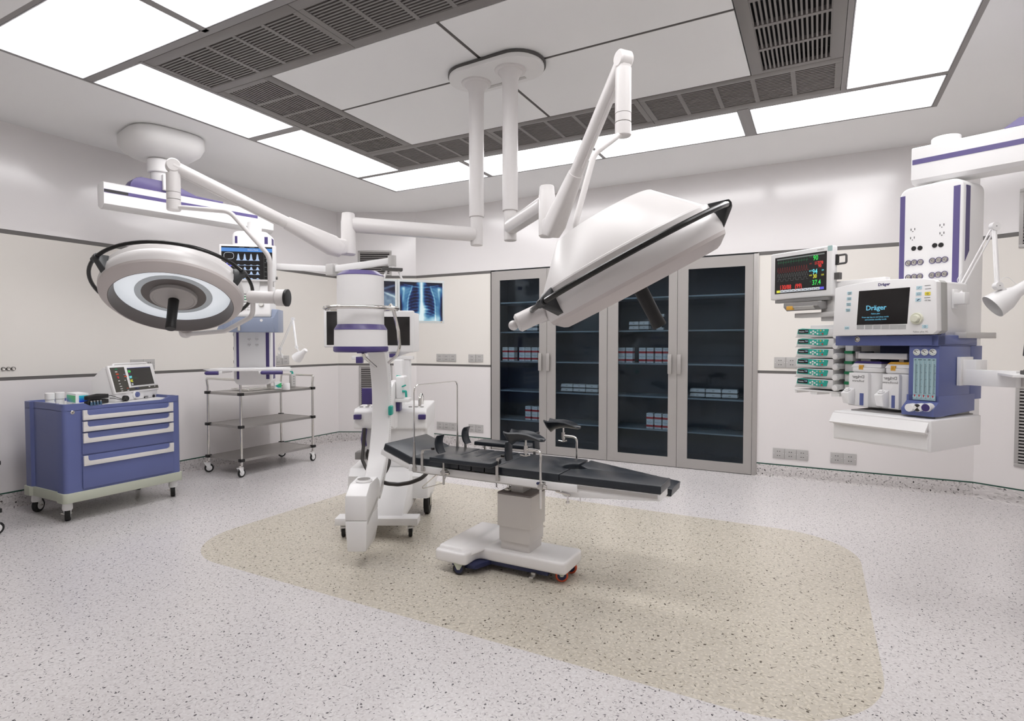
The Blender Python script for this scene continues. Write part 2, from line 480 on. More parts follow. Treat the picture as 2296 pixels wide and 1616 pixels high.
# T-bar frame around the light field
t = MB('frame_grey')
zt = ZC + 0.001; zf = ZC + 0.045
xs = [-3.832, -3.838]
BN = []
def bar(x0, y0, x1, y1, w=None):
    BN.append(1); q = 0.0006 * (len(BN) % 7); t.box((x0, y0, zt + q), (x1, y1, zf + q))
bar(GX[0], GY[0], GX[0] + 0.018, GY[1]); bar(GX[1] - 0.03, GY[0], GX[1], GY[1]); bar(GX[0], GY[1] - 0.014, GX[1], GY[1]); bar(GX[0], GY[0], GX[1], GY[0] + 0.03)
for y in (2.108, 4.735): bar(GX[0], y, GX[1], y + 0.05)
for x in (-3.855, 0.115): bar(x, 2.15, x + 0.03, 4.74)
for y in (3.385,):
    bar(GX[0], y, -3.85, y + 0.07); bar(0.13, y, GX[1], y + 0.07)
LX = [-4.427, -3.13, -1.855, -0.535, 0.735]
for x, w in ((-3.13, 0.045), (-1.855, 0.02), (-0.535, 0.08)):
    bar(x - w / 2, 4.76, x + w / 2, 5.38); bar(x - w / 2, 1.51, x + w / 2, 2.13)
struct(t.build('trim_ceiling', smooth=False)); bpy.data.objects['trim_ceiling'].name = 'trim_7'
# centre panels with dark joints
p = MB('ceiling_panel')
p.box((-3.27, 2.67, ZC + 0.03), (-0.42, 4.19, ZC + 0.05), 'duct_dark')
for x0, x1 in ((-3.262, -1.918), (-1.895, -0.426)):
    for y0, y1 in ((2.680, 3.318), (3.341, 4.186)):
        p.box((x0, y0, ZC + 0.004), (x1, y1, ZC + 0.04), bev=0.002)
mat('joint_dark', (84, 80, 78), 0.6)
p.box((-1.9178, 2.681, ZC + 0.007), (-1.8952, 4.185, ZC + 0.012), 'joint_dark'); p.box((-3.261, 3.3182, ZC + 0.007), (-0.427, 3.3408, ZC + 0.0115), 'joint_dark')
struct(p.build('ceiling_panels', smooth=False)); bpy.data.objects['ceiling_panels'].name = 'ceiling.001'

# ceiling lights
glow('panel_light', (250, 250, 255), 1.0)
PL = MATS['panel_light']; PL.node_tree.nodes['Principled BSDF'].inputs['Emission Color'].default_value = (1.0, 0.985, 0.99, 1)
LIGHT_E = 7.7
PL.node_tree.nodes['Principled BSDF'].inputs['Emission Strength'].default_value = LIGHT_E
mat('lens_rim', (238, 238, 242), 0.5)
def ceil_light(x0, y0, x1, y1, label):
    th = thing('ceiling_light', label, 'ceiling light', ((x0 + x1) / 2, (y0 + y1) / 2, ZC), 'recessed panel lights in the ceiling')
    w, h = (x1 - x0) / 2, (y1 - y0) / 2
    f = MB('lens_rim')
    for s_ in (-1, 1):
        f.box((s_ * w, -h, 0.004), (s_ * (w - 0.006), h, 0.075)); f.box((-w, s_ * h, 0.004), (w, s_ * (h - 0.006), 0.075))
    f.build('frame', th, smooth=False)
    g = MB('panel_light'); g.box((-w + 0.006, -h + 0.006, 0.05), (w - 0.006, h - 0.006, 0.058)); g.build('diffuser', th, smooth=False)
lx = [(-4.423, -3.155), (-3.105, -1.868), (-1.842, -0.578), (-0.492, 0.732)]
for i, (x0, x1) in enumerate(lx):
    o4 = ['leftmost', 'second from the left', 'third from the left', 'rightmost'][i]
    ceil_light(x0, 4.79, x1, 5.368, 'glowing white ceiling panel light in the row along the back, ' + o4)
    ceil_light(x0, 1.54, x1, 2.104, 'glowing white ceiling panel light in the near row, ' + o4)
ceil_light(-4.423, 2.162, -3.858, 3.382, 'glowing white ceiling panel light over the left wall side, nearer of two')
ceil_light(-4.423, 3.458, -3.858, 4.732, 'glowing white ceiling panel light over the left wall side, farther of two')
ceil_light(0.148, 3.458, 0.732, 4.732, 'glowing white ceiling panel light on the right side, farther of two')
ceil_light(0.148, 2.162, 0.732, 3.382, 'glowing white ceiling panel light on the right side, nearer of two')

# air return grilles
def grille(x0, y0, x1, y1, cells, along, label):
    th = thing('ceiling_vent', label, 'air vent', ((x0 + x1) / 2, (y0 + y1) / 2, ZC), 'dark louvred air grilles in the ceiling')
    W, H = (x1 - x0) / 2, (y1 - y0) / 2
    if along == 'y': W, H = H, W
    R = rotM('Z', 90) if along == 'y' else Matrix.Identity(4)
    f = MB('grille_grey'); f.M = R
    e = 0.07; ez = 0.04
    f.box((-W, -H, 0.002), (W, -H + e, 0.03), bev=0.003); f.box((-W, H - e, 0.002), (W, H, 0.03), bev=0.003)
    f.box((-W, -H + e, 0.0025), (-W + ez, H - e, 0.0295)); f.box((W - ez, -H + e, 0.0025), (W, H - e, 0.0295))
    f.build('frame', th)
    b = MB('duct_dark'); b.M = R; b.box((-W + 0.01, -H + 0.01, 0.09), (W - 0.01, H - 0.01, 0.10)); b.build('backing', th, smooth=False)
    cw = 2 * (W - ez) / cells
    cb = MB('grille_grey'); cb.M = R
    for k in range(1, cells): cb.box((-W + ez + k * cw - 0.014, -H + e, 0.003), (-W + ez + k * cw + 0.014, H - e, 0.03))
    n = 16; st = 2 * (H - e) / n
    for k in range(n + 1):
        y = -H + e + k * st
        cb.box((-W + ez, y - 0.0055, 0.005), (W - ez, y + 0.0055, 0.028))
    cb.build('louvre', th, smooth=False)
gm = [(-3.825, -2.506), (-2.503, -1.205), (-1.202, 0.112)]
for i, (x0, x1) in enumerate(gm):
    w_ = ['left', 'middle', 'right'][i]
    grille(x0, 4.192, x1, 4.733, 5, 'x', 'dark louvred ceiling grille in front of the back lights, ' + w_ + ' one of the row')
    grille(x0, 2.160, x1, 2.672, 5, 'x', 'dark louvred ceiling grille nearest the viewer, ' + w_ + ' one of the row')
grille(-3.824, 2.675, -3.268, 4.189, 6, 'y', 'dark louvred ceiling grille running along the left ceiling lights')
grille(-0.420, 2.675, 0.113, 4.189, 5, 'y', 'dark louvred ceiling grille running along the right ceiling lights')

# ------------------------------------------------------------------ camera / world
cam = bpy.data.cameras.new('camera'); co = bpy.data.objects.new('camera', cam); COL.objects.link(co)
cam.sensor_width = 36; cam.lens = 36 * FPX / 2296; cam.clip_start = 0.05
co.location = CAM; co.rotation_euler = (PI / 2 + PITCH, 0, YAW)
sc.camera = co
w = bpy.data.worlds.new('world'); w.use_nodes = True
w.node_tree.nodes['Background'].inputs[0].default_value = (0.8, 0.82, 0.85, 1); w.node_tree.nodes['Background'].inputs[1].default_value = 0.3
sc.world = w
sc.view_settings.view_transform = 'Standard'; sc.view_settings.look = 'None'; sc.view_settings.gamma = 1
sc.view_settings.use_curve_mapping = False; sc.view_settings.exposure = 0.0
# ------------------------------------------------------------------ built-in glass cabinet
def glass_mat():
    m = bpy.data.materials.new('cabinet_glass'); m.use_nodes = True; nt = m.node_tree
    nt.nodes.remove(nt.nodes['Principled BSDF']); out = nt.nodes['Material Output']
    tr = nt.nodes.new('ShaderNodeBsdfTransparent'); tr.inputs[0].default_value = (0.80, 0.87, 0.92, 1)
    gl = nt.nodes.new('ShaderNodeBsdfGlossy'); gl.inputs['Roughness'].default_value = 0.04; gl.inputs[0].default_value = (0.8, 0.85, 0.9, 1)
    lw = nt.nodes.new('ShaderNodeFresnel'); lw.inputs[0].default_value = 1.35
    mx = nt.nodes.new('ShaderNodeMixShader')
    nt.links.new(lw.outputs[0], mx.inputs[0]); nt.links.new(tr.outputs[0], mx.inputs[1]); nt.links.new(gl.outputs[0], mx.inputs[2])
    nt.links.new(mx.outputs[0], out.inputs['Surface']); MATS['cabinet_glass'] = m
glass_mat()
CY = 6.312; CB = 6.74
cabf = Frame(CAB0, 6.32)
cab = thing('glass_cabinet', 'tall grey built-in cabinet with four glazed doors and six shelf levels', 'cabinet', (CAB0, 6.32, 0))
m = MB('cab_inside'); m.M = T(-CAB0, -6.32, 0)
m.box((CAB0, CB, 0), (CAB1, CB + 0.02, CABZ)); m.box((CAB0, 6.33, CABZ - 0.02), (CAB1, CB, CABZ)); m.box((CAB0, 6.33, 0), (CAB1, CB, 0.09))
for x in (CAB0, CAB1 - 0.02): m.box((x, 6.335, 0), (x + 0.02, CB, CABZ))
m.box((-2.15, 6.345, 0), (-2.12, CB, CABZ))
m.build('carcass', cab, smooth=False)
m = MB('door_grey'); m.M = T(-CAB0, -6.32, 0)
m.box((CAB0 + 0.001, CY, 0), (-3.674, 6.34, CABZ), 'black'); m.box((-0.589, CY - 0.004, 0), (-0.541, 6.34, CABZ), bev=0.002)
m.box((-2.138, CY + 0.006, 0), (-2.131, 6.34, CABZ), 'grey_mid')
m.build('face_frame', cab)
doors = [(-3.671, -2.900, -3.551, -2.999, 1), (-2.896, -2.139, -2.782, -2.235, 0), (-2.130, -1.349, -2.008, -1.442, 1), (-1.345, -0.592, -1.235, -0.670, 0)]
for x0, x1, g0, g1, hr in doors:
    d = MB('door_grey'); d.M = T(-CAB0, -6.32, 0); z0, z1, a, b = 0.108, 2.143, 0.006, CABZ - 0.004
    for lo, hi in (((x0, a), (g0, b)), ((g1, a), (x1, b)), ((g0, a), (g1, z0)), ((g0, z1), (g1, b))):
        d.box((lo[0], CY, lo[1]), (hi[0], CY + 0.02, hi[1]))
    dd = d.build('door', cab, smooth=False)
    g = MB('cabinet_glass'); g.M = T(-CAB0, -6.32, 0); g.box((g0, CY + 0.010, z0), (g1, CY + 0.014, z1)); g.build('glass_pane', dd, smooth=False)
    h = MB('door_grey'); h.M = T(-CAB0, -6.32, 0)
    hx = (g1 + 0.001) if hr else (x0 + 0.004)
    h.box((hx, CY - 0.032, 1.020), (hx + 0.040, CY - 0.018, 1.232), bev=0.002)
    h.box((hx + 0.008, CY - 0.02, 1.028), (hx + 0.036, CY, 1.060), bev=0.002); h.box((hx + 0.008, CY - 0.02, 1.192), (hx + 0.036, CY, 1.224), bev=0.002)
    h.build('handle', dd)
SH = [1.868, 1.498, 1.130, 0.762, 0.395]
for z in SH:
    for x0, x1 in ((CAB0 + 0.021, -2.151), (-2.119, CAB1 - 0.021)):
        s_ = MB('shelf_grey'); s_.M = T(-CAB0, -6.32, 0); s_.box((x0, 6.352, z - 0.016), (x1, CB - 0.001, z), bev=0.002); s_.build('shelf', cab)

# ------------------------------------------------------------------ medicine cartons
mat('carton_white', (242, 244, 245), 0.55); mat('carton_red', (196, 36, 44), 0.5); mat('carton_ink', (44, 66, 112), 0.6)
def carton_mesh():
    b = MB('carton_white'); w, d, h = 0.074, 0.09, 0.172
    b.box((-w / 2, 0, 0.001), (w / 2, d, h), bev=0.001, seg=1)
    for z0, z1 in ((0.1085, 0.132), (0.0195, 0.0425)):
        b.box((-w / 2 - 0.0004, -0.0004, z0), (w / 2 + 0.0004, d + 0.0004, z1), 'carton_red')
    F = plane_M((0, -0.0006, 0), (1, 0, 0), (0, 0, 1))
    def txt(s, z, size, mm='carton_ink'): b.text(s, T(0, z, 0) and plane_M((0, -0.0006, z), (1, 0, 0), (0, 0, 1)), size, mm, th=0.0002)
    txt('Medicine', 0.155, 0.0165); txt('tablets 20 mg', 0.142, 0.007); txt('Rx only', 0.092, 0.009, 'ink_grey'); txt('Medicine', 0.072, 0.0165); txt('tablets 20 mg', 0.0565, 0.007); txt('24 pcs', 0.0095, 0.008)
    return b
ct = None
def carton(x, z, label, grp, y=6.385):
    global ct
    if ct is None:
        ct = carton_mesh().build('medicine_box'); o = ct
    else:
        o = ct.copy(); COL.objects.link(o)
    o.location = (x, y, z); tag(o, label, 'medicine box', grp)
W2 = ['first', 'second', 'third', 'fourth', 'fifth', 'sixth']
rows = [
    ([-3.514, -3.420, -3.274, -3.190, -3.095, -3.009], SH[2], 'third shelf down, first glass door', 'boxes on the third shelf behind the first door'),
    ([-3.188, -3.094, -3.008], SH[4], 'lowest shelf, first glass door', 'boxes on the lowest shelf behind the first door'),
    ([-1.989, -1.898, -1.749, -1.660, -1.567, -1.479], SH[2], 'third shelf down, third glass door', 'boxes on the third shelf behind the third door'),
    ([-1.660, -1.568, -1.478], SH[4], 'lowest shelf, third glass door', 'boxes on the lowest shelf behind the third door')]
for xs_, z, where, grp in rows:
    for i, x in enumerate(xs_):
        carton(x, z, 'red-banded box, ' + where + ', ' + W2[i] + ' from left', grp)
# ------------------------------------------------------------------ white lidded instrument cases
def case_mesh():
    b = MB('white_matte'); w, d, h = 0.155, 0.12, 0.05
    r0 = [Vector((x, y, 0.001)) for x, y in ((-w / 2 + 0.006, 0.004), (w / 2 - 0.006, 0.004), (w / 2 - 0.006, d - 0.004), (-w / 2 + 0.006, d - 0.004))]
    b.box((-w / 2 + 0.004, 0.003, 0.001), (w / 2 - 0.004, d - 0.003, 0.014), 'grey_dark', bev=0.002)
    b.hull([(-w / 2, 0, 0.014), (w / 2, 0, 0.014), (w / 2, d, 0.014), (-w / 2, d, 0.014), (-w / 2 + 0.006, 0.005, h), (w / 2 - 0.006, 0.005, h), (w / 2 - 0.006, d - 0.005, h), (-w / 2 + 0.006, d - 0.005, h)], bev=0.003)
    b.box((-0.012, -0.003, 0.026), (0.012, 0.003, 0.036), 'grey_light', bev=0.001)
    return b
cs = None
def case(x, z, label, grp, y=6.40, kx=1.0):
    global cs
    if cs is None: cs = case_mesh().build('instrument_case'); o = cs
    else: o = cs.copy(); COL.objects.link(o)
    o.location = (x, y, z); o.scale = (kx, 1, 1); tag(o, label, 'case', grp)
for xs_, z, dn, kx in (([-2.674, -2.514, -2.354], SH[3], 'fourth shelf, second glass door', 1.0),
                   ([-1.148, -0.984, -0.818], SH[3], 'fourth shelf, rightmost glass door', 1.03)):
    for lv, ln in ((0, 'lower'), (1, 'upper')):
        for i, x in enumerate(xs_):
            case(x, z + lv * 0.0505, 'white lidded case on the %s, %s row, %s' % (dn, ln, ['left', 'middle', 'right'][i]), 'lidded cases on the ' + dn, kx=kx)
for lv, ln in ((0, 'lower'), (1, 'upper')):
    for i, x in enumerate((-1.855, -1.737)):
        case(x, SH[1] + lv * 0.0505, 'small white case, second shelf, third glass door, %s row, %s' % (ln, ['left', 'right'][i]), 'cases on the second shelf behind the third door', kx=0.72)
    for i, x in enumerate((-3.33, -3.14)):
        if lv and i == 0: continue
        case(x, SH[1] + lv * 0.0505, 'white case, second shelf, first glass door, %s row, %s' % (ln, ['left', 'right'][i]), 'cases on the second shelf behind the first door')
# small bench scale / device to the right of them
s_ = MB('white'); s_.box((-0.04, 0, 0.001), (0.04, 0.07, 0.03), bev=0.004); s_.cyl((0, 0.035, 0.03), (0, 0.035, 0.15), 0.012); s_.box((-0.045, 0.0, 0.15), (0.045, 0.06, 0.18), bev=0.004); s_.sphere((0.0, -0.005, 0.11), 0.028, 'grey_light')
o = s_.build('microscope'); o.location = (-1.56, 6.41, SH[1]); tag(o, 'small white tabletop instrument on the second shelf behind the third glass door', 'instrument')

# ------------------------------------------------------------------ wall sockets
def socket_strip(M, u0, u1, z0, z1, n, label, grp=None, y=0.0, gap=0.0):
    """M maps (u, -out, z) onto the wall"""
    o = bpy.data.objects.new('wall_socket', None); COL.objects.link(o); tag(o, label, 'wall socket', grp)
    o.matrix_world = M @ T((u0 + u1) / 2, 0, (z0 + z1) / 2)
    W = (u1 - u0 - gap * (n - 1)) / n; h = (z1 - z0) / 2
    for k in range(n):
        c = -(u1 - u0) / 2 + W / 2 + k * (W + gap)
        b = MB('socket_grey'); b.box((c - W / 2 + 0.0008, -0.009, -h), (c + W / 2 - 0.0008, 0, h), bev=0.0025)
        for dx in (-0.010, 0.010):
            for dz in (-0.022, 0.020):
                b.box((c + dx - 0.0045, -0.0096, dz - 0.003), (c + dx + 0.0045, -0.008, dz + 0.003), 'black')
        for dx in (-W / 2 + 0.010, W / 2 - 0.010): b.cyl((c + dx, -0.0098, 0), (c + dx, -0.008, 0), 0.0028, m='white', n=10)
        b.build('socket_plate', o)
MB_back = Matrix.Translation((0, 6.32, 0))
socket_strip(MB_back, -4.528, -4.212, 1.110, 1.211, 3, 'grey triple wall socket left of the cabinet, just above the dark strip')
socket_strip(MB_back, -4.020, -3.797, 1.109, 1.210, 2, 'grey double wall socket just left of the cabinet, above the lower dark strip', gap=0.004)
socket_strip(MB_back, -4.527, -4.211, 0.198, 0.298, 3, 'grey triple wall socket low on the back wall left of the cabinet')
socket_strip(MB_back, -4.020, -3.797, 0.197, 0.298, 2, 'grey double wall socket low on the wall just left of the cabinet', gap=0.004)
socket_strip(MB_back, -0.389, -0.072, 1.107, 1.214, 3, 'grey wall socket strip right of the cabinet, partly behind the infusion pumps')
socket_strip(MB_back, -0.390, -0.072, 0.197, 0.299, 3, 'grey triple wall socket low on the wall right of the cabinet')
socket_strip(MB_back, 0.118, 0.334, 0.198, 0.300, 2, 'grey double wall socket low on the wall below the anaesthesia drawer', gap=0.004)
ML = Matrix(((0, -1, 0, XL), (1, 0, 0, 0), (0, 0, 1, 0), (0, 0, 0, 1)))
socket_strip(ML, 3.120, 3.348, 1.090, 1.196, 2, 'grey double wall socket above the white defibrillator on the left wall', gap=0.004)
socket_strip(ML, 4.770, 4.990, 1.090, 1.200, 2, 'grey double wall socket on the left wall above the steel trolley', gap=0.004)
for i, (yy, nm) in enumerate(((2.147, 'nearest'), (2.180, 'middle'), (2.212, 'farthest'))):
    g = MB('chrome'); g.M = ML @ T(yy, 0, 1.144)
    g.lathe([(0.0, 0.006), (0.006, 0.008), (0.008, 0.004), (0.011, 0.005), (0.0125, 0.010), (0.0145, 0.010), (0.0150, 0.0)], (0, 0, 0), (0, -1, 0), n=28)
    g.lathe([(0.0125, 0.0102), (0.0145, 0.0102), (0.0152, 0.0005)], (0, 0, 0), (0, -1, 0), 'black', n=28)
    tag(g.build('gas_outlet'), 'small round gas outlet on the left wall above the blue cart, %s of three' % nm, 'gas outlet', 'round gas outlets on the left wall')

# ------------------------------------------------------------------ corner wall vents
mat('vent_frame', (176, 173, 171), 0.4, metal=0.2); mat('vent_slat', (150, 146, 144), 0.45)
def wall_vent(M, u0, u1, z0, z1, label):
    o = bpy.data.objects.new('wall_vent', None); COL.objects.link(o); tag(o, label, 'air vent', 'louvred corner vents')
    o.matrix_world = M @ T((u0 + u1) / 2, 0, (z0 + z1) / 2)
    w, h, e = (u1 - u0) / 2, (z1 - z0) / 2, 0.028
    f = MB('vent_frame')
    for a, b in (((-w, -h), (w, -h + e)), ((-w, h - e), (w, h)), ((-w, -h + e), (-w + e, h - e)), ((w - e, -h + e), (w, h - e))):
        f.box((a[0], -0.014, a[1]), (b[0], 0, b[1]), bev=0.002)
    f.build('frame', o)
    g = MB('duct_dark'); g.box((-w + e, -0.002, -h + e), (w - e, 0, h - e)); g.build('backing', o, smooth=False)
    s = MB('vent_slat'); n = int(2 * (h - e) / 0.026); st = 2 * (h - e) / n
    for k in range(n):
        z = -h + e + (k + 0.5) * st
        s.box((-w + e, -0.0125, z - 0.0065), (w - e, -0.0085, z + 0.0090), rot=rotM('X', -32))
    s.build('slats', o, smooth=False)
wall_vent(MCL, 0.288, 0.747, 2.277, 2.618, 'grey louvred vent high in the far left corner wall')
wall_vent(MCL, 0.290, 0.750, 0.33, 1.047, 'grey louvred vent low in the far left corner wall behind the X-ray machine')
wall_vent(MCR, 0.270, 0.730, 2.14, 2.624, 'grey louvred vent high on the far right corner wall at the picture edge')
wall_vent(MCR, 0.275, 0.735, 0.324, 1.003, 'grey louvred vent low on the far right corner wall at the picture edge')
# ------------------------------------------------------------------ castors
def caster(parent, x, y, r=0.055, w=0.022, top=0.15, yaw=0, style='fork', name='castor'):
    """swivel castor with its wheel touching the floor"""
    R = T(x, y, 0) @ rotM('Z', yaw)
    c = MB('white'); c.M = R; off = 0.018
    if style == 'fork':
        for s_ in (-1, 1):
            c.hull([(s_ * (w / 2 + 0.004) - 0.0025, -0.03, top - 0.02), (s_ * (w / 2 + 0.004) + 0.0025, -0.03, top - 0.02), (s_ * (w / 2 + 0.004) - 0.0025, 0.03, top - 0.02), (s_ * (w / 2 + 0.004) + 0.0025, 0.03, top - 0.02),
                    (s_ * (w / 2 + 0.004) - 0.0025, off - 0.011, r - 0.008), (s_ * (w / 2 + 0.004) + 0.0025, off - 0.011, r - 0.008), (s_ * (w / 2 + 0.004) - 0.0025, off + 0.011, r - 0.008), (s_ * (w / 2 + 0.004) + 0.0025, off + 0.011, r - 0.008)], 'white')
        c.box((-w / 2 - 0.0065, -0.03, top - 0.026), (w / 2 + 0.0065, 0.03, top - 0.018), 'white')
        c.cyl((0, 0, top - 0.02), (0, 0, top), 0.012, m='chrome')
    else:   # hooded white castor
        c.lathe([(0.030, 0.0), (0.034, 0.012), (0.032, 0.05), (0.026, 0.068), (0, 0.07)], (0, 0, top - 0.066), (0, 0, 1), 'white', n=24)
        for s_ in (-1, 1):
            c.hull([(s_ * 0.022 - 0.004, -0.02, top - 0.06), (s_ * 0.022 + 0.004, -0.02, top - 0.06), (s_ * 0.022 - 0.004, 0.025, top - 0.06), (s_ * 0.022 + 0.004, 0.025, top - 0.06), (s_ * 0.017 - 0.003, off - 0.008, r - 0.006), (s_ * 0.017 + 0.003, off - 0.008, r - 0.006), (s_ * 0.017 - 0.003, off + 0.008, r - 0.006), (s_ * 0.017 + 0.003, off + 0.008, r - 0.006)], 'white')
        c.box((-0.042, off - 0.012, r + 0.002), (-0.022, off + 0.012, r + 0.010), 'chrome', bev=0.003)
        c.cyl((-0.03, off, r), (0.03, off, r), 0.006, m='chrome', n=12)
    co_ = c.build(name, parent)
    wl = MB('rubber'); wl.M = R
    wl.lathe([(0, -w / 2), (r * 0.62, -w / 2), (r * 0.66, -w / 2 + 0.001)], (0, off, r), (1, 0, 0), 'white', n=32)
    wl.lathe([(0, w / 2), (r * 0.62, w / 2), (r * 0.66, w / 2 - 0.001)], (0, off, r), (1, 0, 0), 'white', n=32)
    wl.lathe([(r * 0.62, -w / 2 + 0.0005), (r * 0.9, -w / 2), (r, -w / 2 + 0.004), (r, w / 2 - 0.004), (r * 0.9, w / 2), (r * 0.62, w / 2 - 0.0005)], (0, off, r), (1, 0, 0), 'rubber', n=36)
    wl.lathe([(0, -w / 2 - 0.006), (0.008, -w / 2 - 0.005), (0.009, -w / 2), (0.009, w / 2), (0.008, w / 2 + 0.005), (0, w / 2 + 0.006)], (0, off, r), (1, 0, 0), 'chrome', n=14)
    wl.build('wheel', co_)
    return co_

# ------------------------------------------------------------------ blue drawer cart   (front faces +x)
cf = Frame(-4.935, 2.165)
cart = thing('medical_cart', 'blue four-drawer medical cart on castors against the left wall', 'cart', cf)
D, L, ZB, ZT = 0.615, 0.885, 0.225, 0.895
def cart_outline(g=0.0, notch=0.018):
    # plan: corner pillars with the side panels set back between them
    a = 0.105; x0, x1, y0, y1 = -D - g, 0 + g, 0 - g, L + g; r = 0.03
    P = []
    def arc(cx, cy, a0):
        for k in range(6):
            t = math.radians(a0 + 18 * k); P.append((cx + r * math.cos(t), cy + r * math.sin(t)))
    arc(x1 - r, y1 - r, 0); P.extend([(x1 - a, y1), (x1 - a - 0.02, y1 - notch), (x0 + a + 0.02, y1 - notch), (x0 + a, y1)])
    arc(x0 + r, y1 - r, 90); arc(x0 + r, y0 + r, 180)
    P.extend([(x0 + a, y0), (x0 + a + 0.02, y0 + notch), (x1 - a - 0.02, y0 + notch), (x1 - a, y0)])
    arc(x1 - r, y0 + r, 270)
    return P
b = MB('cart_blue'); op = cart_outline()
b.prism(op, ZB, 0.845, 'z', bev=0.0)
b.build('body', cart)
# raised rim round the top, lower along the middle of the front
TRAY = 0.8720
def dense(P, step=0.02):
    out = []
    for i, p in enumerate(P):
        q = P[(i + 1) % len(P)]; n = max(1, int(math.hypot(q[0] - p[0], q[1] - p[1]) / step))
        out += [(p[0] + (q[0] - p[0]) * k / n, p[1] + (q[1] - p[1]) * k / n) for k in range(n)]
    return out
rm = MB('cart_blue'); ring = dense(op); n = len(ring); cx_, cy_ = -D / 2, L / 2; vs = []; fs = []
for x, y in ring:
    kx, ky = 1 - 0.016 / (D / 2), 1 - 0.016 / (L / 2); ix, iy = cx_ + (x - cx_) * kx, cy_ + (y - cy_) * ky
    z = ZT
    if x > -0.03:
        t = min(max((y - 0.13) / 0.055, 0), 1) * min(max((L - 0.085 - y) / 0.055, 0), 1); z = ZT - 0.024 * t
    vs += [(x, y, 0.842), (x, y, z), (ix, iy, z), (ix, iy, 0.842)]
for i in range(n):
    j = (i + 1) % n
    for k in range(3): fs.append([4 * i + k, 4 * j + k, 4 * j + k + 1, 4 * i + k + 1])
rm.add(vs, fs); rm.build('rim', cart, sharp=40)
tp = MB('white'); tp.prism([(cx_ + (x - cx_) * 0.955, cy_ + (y - cy_) * 0.965) for x, y in op], 0.846, TRAY, 'z'); tp.build('top_tray', cart, smooth=False)
bs = MB('sage'); bs.prism(cart_outline(0.012), 0.152, ZB, 'z', bev=0.003); bs.build('bumper', cart)
mat('handle_white', (224, 221, 218), 0.4)
y0, y1 = 0.118, L - 0.075
for (za, zb) in ((0.762, 0.846), (0.674, 0.758), (0.500, 0.670), (0.240, 0.496)):
    d = MB('cart_blue'); d.box((0.0, y0, za + 0.003), (0.010, y1, zb - 0.003), bev=0.002)
    dr = d.build('drawer', cart)
    h = MB('handle_white')
    # U-shaped white pull with rounded inner corners along the drawer's upper part
    t0, tb = zb - 0.004, zb - 0.080; e = 0.032; r = 0.022; bt = 0.034
    inner = [(y0 + e, t0)] + [(y0 + e + r - r * math.cos(math.radians(a)), tb + bt + r - r * math.sin(math.radians(a))) for a in (0, 20, 40, 60, 90)] + \
            [(y1 - e - r + r * math.sin(math.radians(a)), tb + bt + r - r * math.cos(math.radians(a))) for a in (0, 30, 50, 70, 90)] + [(y1 - e, t0)]
    for poly in ([(y0 + 0.004, tb), (y1 - 0.004 + 0.004, tb), (y1, tb + bt), (y0 + 0.004, tb + bt)],):
        h.prism(poly, 0.010, 0.024, 'x', bev=0.0015)
    h.prism([(y0 + 0.004, tb + bt), (inner[5][0], tb + bt)] + inner[1:5][::-1] + [(y0 + e, t0), (y0 + 0.004, t0)], 0.010, 0.024, 'x')
    h.prism([(inner[6][0], tb + bt), (y1, tb + bt), (y1, t0), (y1 - e, t0)] + inner[7:11][::-1], 0.010, 0.024, 'x')
    h.build('handle', dr)
lk = MB('chrome'); lk.lathe([(0.0, 0.006), (0.012, 0.006), (0.015, 0.003), (0.015, 0)], (0.0, 0.062, 0.832), (1, 0, 0), n=24); lk.box((0.005, 0.0605, 0.826), (0.0068, 0.0635, 0.838), 'black'); lk.build('lock', cart)
for x, y, yw in ((-0.080, 0.050, 64), (-0.070, L - 0.035, 58), (-D + 0.045, 0.055, 35), (-D + 0.03, L - 0.045, 50)):
    caster(cart, x, y, 0.054, 0.036, 0.152, yw, 'hood')

# ------------------------------------------------------------------ steel trolley
def trolley(fr, label):
    t = thing('steel_trolley', label, 'trolley', fr)
    W, Ln = 0.525, 0.925; zs = (0.848, 0.518, 0.180)
    for x in (0, W):
        for y in (0, Ln):
            p = MB('chrome')
            sgn = 1 if y == 0 else -1
            p.cyl((x, y, 0.115), (x, y, 0.86), 0.0125, m='chrome', n=16)
            p.build('post', t)
            caster(t, x, y - 0.018, 0.045, 0.018, 0.122, 8 if x else -25, 'fork')
            for z in zs:
                cl = MB('black'); cl.box((x - 0.024, y - 0.024, z - 0.024), (x + 0.024, y + 0.024, z + 0.006), bev=0.004); cl.build('corner_clamp', t)
    for z in zs:
        s = MB('steel_brushed'); s.box((0.006, 0.006, z - 0.004), (W - 0.006, Ln - 0.006, z - 0.002), 'steel_brushed')
        for a, b_ in (((0.0, 0.0), (W, 0.004)), ((0, Ln - 0.004), (W, Ln)), ((0, 0), (0.004, Ln)), ((W - 0.004, 0), (W, Ln))):
            s.box((a[0], a[1], z - 0.026), (b_[0], b_[1], z), 'steel_brushed')
        s.build('shelf', t, smooth=False)
    for y, s_ in ((0, -1), (Ln, 1)):
        g = MB('chrome'); g.tube([(0, y, 0.855), (0, y, 0.90), (0.0, y + s_ * 0.012, 0.985), (W, y + s_ * 0.012, 0.985), (W, y, 0.90), (W, y, 0.855)], 0.0115, n=12, fil=0.02); g.build('push_handle', t)
    return t
trolley(Frame(-5.633, 3.776), 'steel three-shelf trolley on castors with chrome posts by the left wall')
trolley(Frame(-5.622, 0.895), 'steel trolley at the extreme left picture edge, of which one black castor shows')
# ------------------------------------------------------------------ operating table
OT = thing('operating_table', 'operating table with black segmented cushions on a white column and T-shaped wheeled base', 'operating table', Frame(-1.5, 3.03))
def tb(m='white'):
    b = MB(m); b.M = T(1.5, -3.03, 0); return b
N_, F_ = 2.81, 3.25
b = tb('white_gloss')
